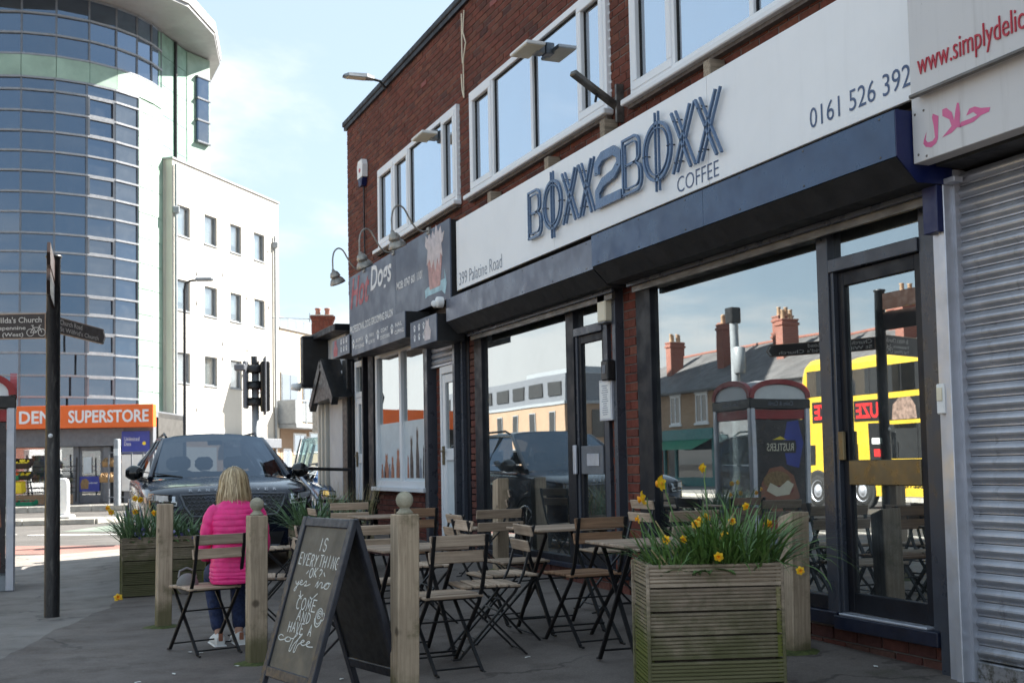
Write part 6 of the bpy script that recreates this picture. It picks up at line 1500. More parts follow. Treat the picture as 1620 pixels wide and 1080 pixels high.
mb = MB(); wallbox(mb, Wk, 0, 1.5, 3, 20.2, -4, .0); mb.build('stair_tower', 'clad', TW)
mb = MB(); wallbox(mb, Wk, .55, 1.35, 16.2, 19.2, -.1, .12, .05); mb.build('bay_window', 'towerglass', TW)
for z in (16.2, 17.2, 18.2, 19.2): mb = MB(); wallbox(mb, Wk, .5, 1.4, z - .05, z + .05, -.1, .17, .02); mb.build('transom', 'mull', TW)
RP = [(-29, 45), (-19, 43.6), (-13.9, 46.6), (-13.0, 48.2), (-12.75, 51.5), (-13.4, 55.2), (-15.4, 60), (-29, 60)]
cprism(MB(), RP, 20.25, 20.38).build('roof_soffit', 'roofmetal', TW); cprism(MB(), [(a + (-19 - a) * -.01, b - .05) for a, b in RP], 20.39, 20.82).build('roof_edge', 'rooftop_white', TW)
# ---- superstore at its foot
SS = thing('superstore', 'convenience shop with dark windows and door under the orange sign', 'shop', (0, 0, 0))
WS = facing((-30, 45.9), (-13.7, 45.9)); X0 = 30 - 30
def sx(px, dep=45.9): return (px - 810) / 1900 * dep + 30           # distance along the shop wall for a photo column
cprism(MB(), [(-30, 46.6), (-13.75, 46.6), (-13.75, 50.5), (-30, 50.5)], .1, 3.55).build('back_room', 'inter', SS)
cprism(MB(), [(-30, 45.7), (-13.75, 45.7), (-13.75, 50.6), (-30, 50.6)], 3.36, 3.6).build('canopy', 'midgrey', SS)
mb = MB(); wallbox(mb, WS, sx(-250), sx(195), 2.28, 2.95, -.3, .05); mb.build('shutter_housing', 'midgrey', SS)
mb = MB(); wallbox(mb, WS, sx(195), sx(241), .1, 3.4, -.4, 0); mb.build('pier', 'midgrey', SS)
for a, b in ((-250, -140), (-100, 0), (2, 66), (76, 112)):
    mb = MB(); wallbox(mb, WS, sx(a), sx(b), .45, 2.26, -.35, -.33); mb.build('pane', 'towerglass' if a < 0 else 'clear', SS)
    mb = MB(); wallbox(mb, WS, sx(a) - .02, sx(b), .1, .44, -.4, -.2); mb.build('stall_riser', 'far_buff', SS)
    mb = MB(); wallbox(mb, WS, sx(b) - .01, sx(b) + .2, .1, 2.28, -.45, -.2, .01); mb.build('window_post', 'midgrey', SS)
dw = thing('unused', 'x', 'x') if False else None
mb = MB(); A0, A1 = sx(120), sx(158)
for q in ((A0, A0 + .1), (A1 - .1, A1)): wallbox(mb, WS, q[0], q[1], .12, 2.26, -.36, -.28, .01)
wallbox(mb, WS, A0 + .1, A1 - .1, .12, .42, -.36, -.28); wallbox(mb, WS, A0 + .1, A1 - .1, 2.1, 2.26, -.36, -.28); dd = mb.build('door', 'midgrey', SS)
mb = MB(); wallbox(mb, WS, A0 + .1, A1 - .1, .42, 2.1, -.33, -.31); mb.build('pane', 'clear', dd)
mb = MB(); wallbox(mb, WS, sx(160), sx(172), .12, 2.26, -.5, -.1, .02); mb.build('window_post', 'midgrey', SS)
mb = MB(); rs = random.Random(4)                                     # stock on shelves behind the panes
for k in range(130):
    s = rs.choice((rs.uniform(sx(4), sx(64)), rs.uniform(sx(78), sx(112)), rs.uniform(sx(124), sx(155)))); z = rs.choice((.55, .95, 1.35, 1.75)); q = MB(); wallbox(q, WS, s, s + rs.uniform(.06, .16), z, z + rs.uniform(.1, .28), -.62, -.5)
    o = q.build('packet', ('red', 'yellow', 'white', 'posterblue', 'orange', 'crategreen', 'brown_sign')[k % 7], SS)
for z in (.52, .92, 1.32, 1.72): mb = MB(); wallbox(mb, WS, sx(2), sx(112), z, z + .03, -.68, -.48); mb.build('shelf', 'grey', SS)
def poster(name, label, px0, px1, z0, z1, mat, d, lines=()):
    t = thing(name, label, 'poster', WS[0] + WS[1] * sx(px0) + Vector((0, 0, z0)))
    mb = MB(); wallbox(mb, WS, sx(px0), sx(px1), z0, z1, d, d + .03, .004); kid(mb.build('sheet', mat, t))
    for txt, s0, s1, za, zb in lines: kid(letters('lettering', txt, 'whiteprint', t, WS[0] + WS[1] * (sx(px0) + s0) + WS[2] * (d + .03) + Vector((0, 0, za)), WS[1], (0, 0, 1), WS[2], s1 - s0, zb - za, .002, .004))
    return t
t = poster('poster', 'blue Unlimited Data poster under the right end of the orange sign', 192, 236, 1.98, 2.82, 'posterblue', .03, (('Unlimited', .1, .68, 2.45, 2.6), ('Data', .1, .36, 2.27, 2.41)))
mb = MB(); P_ = WS[0] + WS[1] * (sx(192) + .86) + WS[2] * .062 + Vector((0, 0, 2.35)); mb.prism(ell(0, 0, .07, .07, 16), P_, WS[1], (0, 0, 1), WS[2], 0, .004); kid(mb.build('roundel', 'yellow', t))
t = poster('poster', 'tall white poster behind the wicker baskets at the superstore corner', 192, 236, .55, 1.93, 'white', .03, ())
t = poster('poster', 'blue phone poster on the lower half of the superstore door', 121, 153, .55, 1.13, 'posterblue', -.28, (('unlimited', .36, .68, .85, .92),))
mb = MB(); P_ = WS[0] + WS[1] * (sx(121) + .2) + WS[2] * -.248 + Vector((0, 0, .85)); mb.prism([(-.14, -.2), (.14, -.2), (.16, .1), (.05, .2), (-.1, .16), (-.16, .0)], P_, WS[1], (0, 0, 1), WS[2], 0, .004); kid(mb.build('photo_print', 'wicker', t))
poster('poster', 'pale price notice on the upper half of the superstore door', 127, 140, 1.25, 1.87, 'frost', -.28)
SG = thing('superstore_sign', 'bright orange superstore sign with white capital letters across the road', 'shop sign', WS[0] + WS[1] * sx(20) + Vector((0, 0, 2.95)))
mb = MB(); wallbox(mb, WS, sx(-430), sx(241, 45.4), 2.96, 3.82, .10, .5, .01); kid(mb.build('sign_panel', 'orange', SG))
for txt, a, b in (('DEN', 29, 79.5), ('SUPERSTORE', 107, 234)):
    O_ = WS[0] + WS[1] * sx(a, 45.4) + WS[2] * .5 + Vector((0, 0, 3.15)); kid(letters('lettering', txt, 'whiteprint', SG, O_, WS[1], (0, 0, 1), WS[2], (b - a) / 1900 * 45.4, .48, .002, .02, off=.022))
WR = facing((-13.7, 45.6), (-13.7, 50)) 
# produce rack, baskets, rails in front of the shop
def crate(name, label, cat, px, dep, z, w, h, d, mat, tiltx=0, group=None):
    c = cw((px - 810) / 1900 * dep, dep, z); t = thing(name, label, cat, c, -YAW, group)
    mb = MB(); k = .03
    mb.box(-w / 2, w / 2, -d / 2, -d / 2 + k, 0, h, .008); mb.box(-w / 2, w / 2, d / 2 - k, d / 2, 0, h, .008); mb.box(-w / 2, -w / 2 + k, -d / 2, d / 2, 0, h); mb.box(w / 2 - k, w / 2, -d / 2, d / 2, 0, h); mb.box(-w / 2, w / 2, -d / 2, d / 2, 0, k)
    o = mb.build('basket', mat, t); o.rotation_euler.x = radians(tiltx)
    f = MB(); q = random.Random(px)
    for i in range(22): f.sphere((q.uniform(-w / 2 + .06, w / 2 - .06), q.uniform(-d / 2 + .06, d / 2 - .06), h * .8), .045, 7, 5)
    fo = f.build('produce', 'wicker' if mat == 'wicker' else ('yellow', 'orange', 'deepred')[px % 3], t); fo.rotation_euler.x = radians(tiltx); tag(fo, kind='stuff'); return t
crate('wicker_basket', 'upper wicker basket tilted outside the superstore corner', 'basket', 176, 44.9, 1.55, .6, .2, .4, 'wicker', 24)
crate('wicker_basket', 'lower wicker basket tilted outside the superstore corner', 'basket', 173, 44.9, .98, .65, .22, .4, 'wicker', 24)
crate('produce_crate', 'brown produce crate on the top tier of the rack left of the superstore window', 'crate', 33, 44.8, 1.55, .75, .22, .45, 'brown_sign', 26)
crate('produce_crate', 'dark crate of yellow fruit on the middle tier of the superstore rack', 'crate', 36, 44.8, 1.12, .6, .16, .4, 'black', 22)
crate('produce_crate', 'green crate at the left of the superstore rack middle tier', 'crate', 22, 44.8, 1.1, .5, .2, .4, 'crategreen', 22)
crate('plastic_tub', 'bright yellow tub on the bottom tier of the superstore rack', 'tub', 27, 44.6, .58, .5, .4, .35, 'yellow', 10)
crate('plastic_tray', 'green tray lying on the pavement under the superstore rack', 'tray', 32, 44.2, .12, 1.1, .16, .5, 'crategreen', 8)
t = thing('produce_rack', 'black metal produce rack against the superstore window', 'rack', cw(-18.3, 45.1, .1), -YAW); mb = MB()
for x in (-.75, .95): mb.bar((x, .1, 0), (x, .25, 1.9), .05); mb.bar((x, -.45, 0), (x, .1, 1.2), .04)
for z in (.45, .62, .85, .98, 1.25, 1.42): mb.bar((-.75, .0, z), (1.9, .1, z), .03)
mb.bar((1.9, .0, .1), (1.9, .1, 1.75), .05); mb.build('frame', 'blackiron', t)
t = thing('fence_panel', 'short black metal railing beside the grey post at the superstore corner', 'railing', cw(-13.9, 44.6, .1), -YAW); mb = MB(); mb.bar((-1.1, 0, 1.9), (.6, 0, 1.9), .04); mb.bar((-1.1, 0, .25), (.6, 0, .25), .04)
for i in range(5): mb.bar((-1.1 + i * .425, 0, 0), (-1.1 + i * .425, 0, 1.9), .05)
mb.build('rails', 'midgrey', t)
t = thing('steel_post', 'plain grey steel post on the pavement before the superstore corner', 'post', cw((184 - 810) / 1900 * 42.6, 42.6, .1)); MB().lathe([(.115, 0), (.115, 2.3), (.1, 2.34), (0, 2.35)], (0, 0, 0), 14).build('shaft', 'grey', t); mb = MB(); mb.lathe([(.118, 1.75), (.118, 2.0)], (0, 0, 0), 14); mb.build('sticker_band', 'frost', t)
t = thing('bollard', 'white plastic keep left bollard on the traffic island', 'bollard', cw((99 - 810) / 1900 * 33, 33.0, .03), -YAW)
mb = MB(); mb.box(-.27, .27, -.2, .2, 0, .1, .03); mb.build('base', 'white', t)
mb = MB(); P_ = [(-.16, .1), (.16, .1), (.155, .95), (.12, 1.06), (.05, 1.1), (-.05, 1.1), (-.12, 1.06), (-.155, .95)]; mb.prism(P_, (0, .1, 0), (1, 0, 0), (0, 0, 1), (0, -1, 0), 0, .2); bevel(mb.build('shell', 'white', t), .03, 2)

# ---- white flats, receding to the right
P0, DV = (-13.6, 48.0), (.287, .958)
P0 = (P0[0] * 1.06, P0[1] * 1.06)
def wp(s, back=0): return (P0[0] + DV[0] * s - DV[1] * back, P0[1] + DV[1] * s + DV[0] * back)
def hz_(z): return 1.265 + (z - 1.265) * 1.06
WF = thing('white_flats', 'four storey white rendered flats with small grey windows, right of the glass tower', 'building', (0, 0, 0))
WW = facing(wp(0), wp(9.6)); L9 = 9.6
colpx = [(278, 300), (323, 343), (364, 382), (402, 419)]
def s_of(px): t_ = (px - 810) / 1900; return (t_ * P0[1] - P0[0]) / (DV[0] - t_ * DV[1])
colS = [(s_of(a), s_of(b)) for a, b in colpx]; rowz = [(hz_(a), hz_(b)) for a, b in ((10.86, 12.12), (7.80, 9.06), (4.84, 6.08))]; RT = hz_(13.9)
mb = MB(); zs = [2.75] + [v for r in sorted(rowz) for v in r] + [RT]; prev = 0
for z0, z1 in zip(zs[::2], zs[1::2]): wallbox(mb, WW, 0, L9, z0, z1, -.35, 0)
for z0, z1 in rowz:
    sa = 0
    for a, b in colS: wallbox(mb, WW, sa, a, z0, z1, -.35, 0); sa = b
    wallbox(mb, WW, sa, L9, z0, z1, -.35, 0)
mb.build('wall', 'white_render', WF)
mb = MB(); wallbox(mb, WW, .0, L9, 2.75, RT, -.7, -.36); mb.build('inner_wall', 'inter_grey', WF)
mb = MB(); wallbox(mb, WW, -.02, .3, 2.75, RT - .02, -.72, -.36); mb.build('end_wall', 'shade_render', WF)
mb = MB(); wallbox(mb, WW, 2.6, L9, 0.1, RT - .2, -7, -.72); mb.build('rear_block', 'shade_render', WF)
mb = MB(); wallbox(mb, WW, -.04, L9, .1, 2.75, -.7, .02); mb.build('brick_base', 'far_buff', WF)
mb = MB(); wallbox(mb, WW, -.06, L9 + .03, RT, RT + .08, -.8, .06); mb.build('parapet', 'roofmetal', WF)
for z0, z1 in rowz:
    for a, b in colS:
        mb = MB(); f = .07
        wallbox(mb, WW, a, b, z0, z0 + f, -.2, -.1); wallbox(mb, WW, a, b, z1 - f, z1, -.2, -.1); wallbox(mb, WW, a, a + f, z0 + f, z1 - f, -.2, -.1); wallbox(mb, WW, b - f, b, z0 + f, z1 - f, -.2, -.1)
        fr = mb.build('window', 'grey', WF); mb = MB(); wallbox(mb, WW, a + f, b - f, z0 + f, z1 - f, -.17, -.15); mb.build('pane', 'flatglass', fr); mb = MB(); wallbox(mb, WW, a - .03, b + .03, z0 - .05, z0, -.1, .05); mb.build('sill', 'grey', fr)
        mb = MB(); wallbox(mb, WW, a + .04, b - .04, z0 + .04 + rnd.choice((0, 0, .35)), z1 - .04, -.26, -.24); mb.build('blind', 'shade_white', fr)
for px in (274.5, 433):
    s = s_of(px); mb = MB(); A, u, n, _ = WW; q = A + u * s + n * .09; mb.tube([(q.x, q.y, .2), (q.x, q.y, RT - .2 if px < 300 else 12.9)], .06, 8); mb.box(q.x - .14, q.x + .14, q.y - .14, q.y + .14, 12.3, 12.6, .03); mb.build('downpipe', 'grey', WF)
for (px, z) in ((311, 9.9), (311, 8.6), (352, 10.2), (352, 7), (391, 9.4), (391, 6.9), (311, 3.9), (352, 6.3), (425, 12), (425, 9.2)): s = s_of(px); mb = MB(); wallbox(mb, WW, s - .07, s + .07, z, z + .15, 0, .06, .02); mb.build('vent', 'shade_white', WF)
for a, b, z in ((290, 340, 2.3), (352, 382, 2.35), (395, 428, 2.35)): mb = MB(); wallbox(mb, WW, s_of(a), s_of(b), .3, z, .0, .05); mb.build('garage_door', 'white_render' if a == 290 else 'grey', WF)
for a, b in ((352, 384), (392, 430)): mb = MB(); wallbox(mb, WW, s_of(a), s_of(b), 2.3, 2.75, .02, .5, .02); mb.build('shutter_housing', 'midgrey', WF)
# ---- lower cream flats beyond
CF = thing('cream_flats', 'lower cream and brick flats with glass balconies behind the traffic lights', 'building', (0, 0, 0))
CWL = facing(wp(9.65), wp(26.6)); 
mb = MB(); wallbox(mb, CWL, 0, 16.9, 3.55, 8.35, -7, 0); mb.build('wall', 'cream_render', CF); mb = MB(); wallbox(mb, CWL, 0, 16.9, .1, 3.55, -7, .02); mb.build('brick_base', 'far_pale', CF); mb = MB(); wallbox(mb, CWL, -.05, 16.9, 8.35, 8.42, -7, .08); mb.build('parapet', 'roofmetal', CF)
def s2(px): return s_of(px) - 9.65
for a, b, z0, z1, mt in ((443, 470, 3.7, 6.15, 'grey'), (478, 500, 3.7, 6.1, 'grey'), (462, 482, 2.0, 3.1, 'upvc'), (487, 512, 2.1, 3.2, 'upvc'), (446, 458, .3, 2.3, 'upvc')):
    mb = MB(); wallbox(mb, CWL, s2(a), s2(b), z0, z1, .0, .06, .01); fr = mb.build('window', mt, CF); n_ = 2; w_ = (s2(b) - s2(a) - .12) / n_
    for k in range(n_): mb = MB(); wallbox(mb, CWL, s2(a) + .08 + k * w_, s2(a) + .02 + (k + 1) * w_, z0 + .1, z1 - .1, .062, .08); mb.build('pane', 'upglass', fr)
mb = MB(); wallbox(mb, CWL, s2(439), s2(545), 3.3, 3.52, .02, 1.0, .02); ba = mb.build('balcony', 'grey', CF)
for k in range(7):
    a = s2(441) + k * (s2(540) - s2(441)) / 7; w_ = (s2(540) - s2(441)) / 7
    mb = MB(); wallbox(mb, CWL, a + .06, a + w_ - .06, 3.62, 4.55, .95, .97); mb.build('balustrade_glass', 'clear', ba); mb = MB(); wallbox(mb, CWL, a - .03, a + .03, 3.5, 4.7, .92, .98); mb.build('baluster', 'grey', ba)
mb = MB(); wallbox(mb, CWL, s2(440), s2(543), 4.66, 4.72, .9, 1.0); mb.build('handrail', 'grey', ba)
mb = MB(); wallbox(mb, CWL, s2(438), s2(441), 3.52, 4.7, .0, 1.0); mb.build('balcony_end', 'grey', ba)
# thin railings on the flat roof
mb = MB()
for k in range(14): wallbox(mb, CWL, .3 + k * .9, .34 + k * .9, 8.42, 9.1, -.6, -.57)
wallbox(mb, CWL, .3, 12.5, 9.07, 9.1, -.6, -.57); mb.build('roof_railing', 'grey', CF)
# ---- chimney on a roof behind
c_ = cw((510 - 810) / 1900 * 58, 58); CHM = thing('chimney_stack', 'red brick chimney with two clay pots on the roof beyond the cream flats', 'chimney', (c_.x, c_.y, 0), -.25)
mb = MB(); mb.box(-.5, .5, -.38, .38, 3, 8.55); mb.build('core', 'mortar_pale', CHM); cb_ = {}
for i in range(13):
    z = 7.62 + i * .075; out = .03 * (i - 9) if i > 9 else 0
    for sd in range(2):
        n_ = 5 if sd == 0 else 4
        for k in range(n_):
            w_ = (1.0 + 2 * out) / n_ if sd == 0 else (.76 + 2 * out) / n_
            q = MB().box(-w_ / 2 + .005, w_ / 2 - .005, -.03, .05, 0, .066); o = q.build('brick', 'brick_red', CHM)
            if sd == 0: o.location = (-.5 - out + w_ * (k + .5) + (0 if i % 2 else -.0), -.39 - out, z)
            else: o.location = (.51 + out, -.38 - out + w_ * (k + .5), z); o.rotation_euler.z = pi / 2
MB().box(-.56, .56, -.44, .44, 8.6, 8.66, .01).build('capping', 'mortar_pale', CHM)
for x in (-.2, .25): mb = MB(); mb.lathe([(.13, 8.66), (.11, 8.9), (.15, 8.95), (.15, 9.02), (.1, 9.02), (.1, 8.9)], (x, 0, 0), 14); mb.build('chimney_pot', 'far_red', CHM)
MB().tube([(-.5, 0, 8.5), (-2.6, -.2, 8.55)], .02, 6).tube([(-.6, 0, 8.35), (-.6, 0, 8.8)], .02, 6).build('aerial', 'grey', CHM)

# ---- rendered neighbour with its porch gable
NB = thing('rendered_shopfront', 'grey rendered pier and white pilaster at the end of the brick shops', 'building', (4.6, 18.6, 0)); 
for nm, a, mt in (('wall', (4.5, 4.9, 17.9, 18.72, -.1, 2.75), 'render'), ('pilaster', (4.44, 4.9, 18.74, 19.22, -.1, 2.66), 'white_render'), ('pilaster_moulding', (4.40, 4.5, 18.82, 18.9, .2, 2.6), 'white_render'), ('pilaster_moulding', (4.40, 4.5, 19.05, 19.13, .2, 2.6), 'white_render'), ('upper_wall', (4.55, 9, 17.86, 19.3, 2.75, 3.32), 'render'), ('rear_wall', (4.9, 9, 17.9, 19.2, -.1, 2.75), 'render'), ('roof_cap', (4.3, 9, 17.5, 19.3, 3.32, 3.42), 'frame'), ('doorway_board', (4.5, 4.62, 17.6, 17.88, -.1, 2.9), 'black')):
    kid(MB().box(*a, .008).build(nm, mt, NB))
mb = MB()
for a, b in (((17.45, 2.26), (18.2, 2.88)), ((18.95, 2.22), (18.2, 2.88))): mb.bar((4.28, a[0], a[1]), (4.28, b[0], b[1]), .1, .14)
kid(mb.build('bargeboard', 'black', NB)); mb = MB(); mb.add([(4.25, 17.45, 2.32), (4.25, 18.2, 2.95), (4.25, 18.95, 2.28), (4.55, 17.45, 2.32), (4.55, 18.2, 2.95), (4.55, 18.95, 2.28)], [(0, 1, 4, 3), (1, 2, 5, 4), (0, 2, 1), (0, 3, 5, 2)]); kid(mb.build('porch_roof', 'black', NB))
t = thing('blank_box_sign', 'blank black projecting box sign above the white pilaster', 'sign', (4.35, 19.05, 2.55)); MB().box(-.22, .2, -.09, .09, 0, .84, .012).build('box', 'black', t); MB().box(-.225, .205, -.1, -.09, .02, .05).box(-.225, .205, -.1, -.09, .79, .82).build('edge_trim', 'frame', t); MB().lathe([(0, -.14), (.05, -.14), (.07, 0), (0, 0)], (-.24, 0, .02), 12, 'x').build('spotlight', 'white', t)
t = thing('handrail', 'black and grey tubular handrail beside the rendered pier', 'handrail', (3.6, 17.1, 0)); MB().tube([(.9, .3, 1.24), (.05, .08, 1.27), (-.45, -.05, 1.28)], .024, 8).build('top_rail', 'black', t); MB().tube([(.0, .05, 1.28), (.0, -1.44, .86), (.0, -1.47, .78)], .024, 8).build('sloping_rail', 'alu', t); MB().tube([(.0, -1.44, .84), (.9, -1.2, .8)], .022, 8).build('lower_rail', 'black', t); MB().tube([(0, -1.44, .86), (0, -1.44, .2)], .024, 8).build('upright', 'black', t); MB().tube([(0, .05, 1.27), (0, .05, .2)], .024, 8).build('upright', 'black', t)

# ================================================================ STREET FURNITURE
SP_ = thing('fingerpost', 'black pedestrian signpost with brown finger boards at the left', 'signpost', (.247, 11.5, 0))
mb = MB(); mb.lathe([(.066, -.2), (.066, .9), (.062, 1.4), (.06, 3.2), (.07, 3.205), (.072, 3.225), (.0, 3.24)], (0, 0, 0), 18); mb.build('post', 'post_black', SP_)
def finger(dirv, z0, z1, ln, lines, tip=True, bike=False, back=False, edge='goldedge'):
    u = Vector(dirv).normalized(); n = Vector((u.y, -u.x, 0)); h = z1 - z0
    root = bpy.data.objects.new('finger_board', None); COL.objects.link(root); root.parent = SP_
    o = Vector((0, 0, z0)) + u * .065
    out_ = [(0, 0), (ln - h * .35, 0), (ln, h * .5), (ln - h * .35, h), (0, h)] if tip else [(0, 0), (ln, 0), (ln, h), (0, h)]
    mb = MB(); mb.prism(out_, o, u, (0, 0, 1), n, -.012, .012); mb.build('board', edge, root)
    e = .008; inn = [(e, e), (ln - h * .35 - e * .3, e), (ln - e * 1.4, h * .5), (ln - h * .35 - e * .3, h - e), (e, h - e)] if tip else [(e, e), (ln - e, e), (ln - e, h - e), (e, h - e)]
    mb = MB(); mb.prism(inn, o, u, (0, 0, 1), n, -.0135, .0135); mb.build('board_face', 'brown_sign', root)
    for txt, a, b, c, d in lines:
        if not back: letters('lettering', txt, 'sign_cream', root, o + u * a + Vector((0, 0, c)), u, (0, 0, 1), n, b - a, d - c, .0145, .0155, off=.012)
        else: letters('lettering', txt, 'sign_cream', root, o + u * b + Vector((0, 0, c)), -u, (0, 0, 1), -n, b - a, d - c, .0145, .0155, off=.012)
    if tip:
        mb = MB(); mb.add([o + u * a + Vector((0, 0, b)) + n * .0150 for a, b in ((ln - h * .52, h * .12), (ln - h * .36, h * .12), (ln - h * .1, h * .5), (ln - h * .26, h * .5))], [(0, 1, 2, 3)]); mb.add([o + u * a + Vector((0, 0, b)) + n * .0150 for a, b in ((ln - h * .26, h * .5), (ln - h * .1, h * .5), (ln - h * .36, h * .88), (ln - h * .52, h * .88))], [(0, 1, 2, 3)]); mb.build('arrow', 'sign_cream', root)
    if bike:
        mb = MB(); B = lambda a, b: (a, b); bo = o + u * .085 + Vector((0, 0, h * .24)); U_, N_ = -u, -n
        w_ = MB()
        for cx in (-.052, .052): w_.ribbon(ell(cx, 0, .032, .032, 18), .006, bo, U_, (0, 0, 1), N_, .0145, .0152, True)
        for pth in ([(-.052, 0), (-.025, .045), (.03, .045), (.0, 0), (-.052, 0)], [(-.025, .045), (.0, 0)], [(.052, 0), (.028, .06), (.045, .068)], [(-.028, .045), (-.032, .062)], [(-.045, .064), (-.02, .064)]): w_.ribbon(pth, .006, bo, U_, (0, 0, 1), N_, .0145, .0152)
        w_.build('bicycle_symbol', 'sign_cream', root)
    return root
latv = cw(1, 0).normalized(); depv = cw(0, 1).normalized()
finger(latv * .063 + depv * .998, 2.53, 2.68, 1.08, [('Church Road', .04, .52, .083, .13), ("St Wilfrid's Church", .04, .9, .022, .066)])
finger(-latv + depv * .02, 2.475, 2.705, 1.15, [("St Hilda's Church", .035, .53, .145, .198), ('Transpennine', .18, .55, .072, .118), ('Trail (West)', .20, .54, .012, .058)], True, True, True)
finger(-depv * .955 + latv * .325, 2.74, 2.95, .98, [], True, edge='brown_sign'); finger(-depv * .955 + latv * .325, 2.98, 3.17, .98, [], True, edge='brown_sign')
mb = MB(); mb.lathe([(0, 0), (.02, 0), (.02, .002)], (0, 0, 0), 12, 'y'); q = mb.build('sticker', 'white', SP_); q.location = (-.02, -.066, 1.6)
# phone kiosk (X -.9 .. 0, Y 14.35 .. 15.25)
KI = thing('phone_kiosk', 'grey phone kiosk with arched red and white top at the left edge', 'phone box', (-.57, 14.68, 0))
S9 = .45
for sx_ in (-1, 1):
    for sy in (-1, 1): MB().box(sx_ * S9 - .045, sx_ * S9 + .045, sy * S9 - .045, sy * S9 + .045, 0, 2.02, .015).build('corner_post', 'alu', KI)
MB().box(-S9 - .05, S9 + .05, -S9 - .05, S9 + .05, 1.98, 2.12, .012).build('header', 'black', KI)
for i, (u_, n_) in enumerate((((1, 0, 0), (0, -1, 0)), ((0, 1, 0), (1, 0, 0)), ((-1, 0, 0), (0, 1, 0)), ((0, -1, 0), (-1, 0, 0)))):
    u_, n_ = Vector(u_), Vector(n_); o_ = n_ * (S9 + .035)
    mb = MB(); mb.prism([(-S9, 2.12)] + [(-S9 * cos(a), 2.12 + .20 * sin(a) ** .8) for a in [pi * k / 16 for k in range(1, 16)]] + [(S9, 2.12)], o_, u_, (0, 0, 1), n_, -.03, .0); mb.build('arch_panel', 'white', KI)
    mb = MB(); mb.ribbon([(-S9 * cos(a) * 1.02, 2.13 + .235 * max(0, sin(a)) ** .8) for a in [pi * k / 16 for k in range(17)]], .07, o_, u_, (0, 0, 1), n_, -.05, .02); mb.build('arch_rim', 'red', KI)
    letters('lettering', 'Coins & Cards', 'greyprint', KI, o_ + u_ * -.2 + Vector((0, 0, 2.03)), u_, (0, 0, 1), n_, .4, .06, .018, .02)
    mb = MB(); mb.prism([(-S9 + .045, 1.84), (S9 - .045, 1.84), (S9 - .045, 1.97), (-S9 + .045, 1.97)], o_, u_, (0, 0, 1), n_, -.04, -.01); mb.build('top_band', 'red', KI)
    if i != 0:
        mb = MB(); mb.prism([(-S9 + .045, .3), (S9 - .045, .3), (S9 - .045, 1.83), (-S9 + .045, 1.83)], o_, u_, (0, 0, 1), n_, -.03, -.018); mb.build('pane', 'clear', KI)
        mb = MB(); mb.prism([(-S9 + .045, .18), (S9 - .045, .18), (S9 - .045, .3), (-S9 + .045, .3)], o_, u_, (0, 0, 1), n_, -.04, -.01); mb.build('kick_band', 'red' if i == 1 else 'black', KI)
    else:
        mb = MB(); mb.prism([(-S9 + .05, .2), (S9 - .05, .2), (S9 - .05, 1.83), (-S9 + .05, 1.83)], o_, u_, (0, 0, 1), n_, -.03, -.012); mb.build('ad_panel', 'poster_dark', KI)
        AD = lambda pts, mt, d, nm='ad_print': MB().prism(pts, o_, u_, (0, 0, 1), n_, d - .0005, d).build(nm, mt, KI)
        AD([(-.38, 1.5), (-.3, 1.82), (-.12, 1.8), (-.05, 1.5), (-.1, 1.2), (-.3, 1.15)], 'posterblue', -.0105); AD([(-.3, .75), (-.2, 1.05), (0, 1.18), (.2, 1.15), (.34, .95), (.36, .7), (.1, .5), (-.2, .5)], 'tan', -.0100)
        AD(ell(.08, .98, .23, .13, 20), 'wicker', -.0095); AD(ell(.0, .84, .2, .07, 16), 'deepred', -.009); AD([(-.2, .92), (-.1, .98), (.05, .88), (.2, .95), (.26, .84), (.1, .76), (-.12, .78)], 'cream', -.0085)
        AD([(-.25, 1.36), (.27, 1.36), (.29, 1.45), (.27, 1.54), (-.25, 1.54), (-.27, 1.45)], 'black', -.008); letters('lettering', 'RUSTLERS', 'cream', KI, o_ + u_ * -.22 + Vector((0, 0, 1.39)), u_, (0, 0, 1), n_, .46, .11, -.007, -.006, off=.01)
        AD([(-.1, 1.55), (0, 1.6), (.05, 1.58), (.14, 1.55)], 'yellow', -.008); AD([(-.1, .25), (.35, .25), (.35, .42), (.1, .46)], 'red', -.009)

mb = MB(); rows = []
for i in range(9):
    y = -S9 - .03 + (2 * S9 + .06) * i / 8; rows.append([(x, y, 2.12 + .20 * max(0, 1 - (x / (S9 + .02)) ** 2) ** .6 + .09 * max(0, 1 - (y / (S9 + .04)) ** 2) * max(0, 1 - (x / (S9 + .02)) ** 2)) for x in [(-S9 - .02) + (2 * S9 + .04) * k / 14 for k in range(15)]])
mb.grid(rows); mb.build('roof', 'roofmetal', KI); MB().box(-S9, S9, -S9, S9, 0, .18, .01).build('base', 'grey', KI)
MB().box(-.3, -.1, -.15, .15, .9, 1.6, .03).build('telephone', 'midgrey', KI)
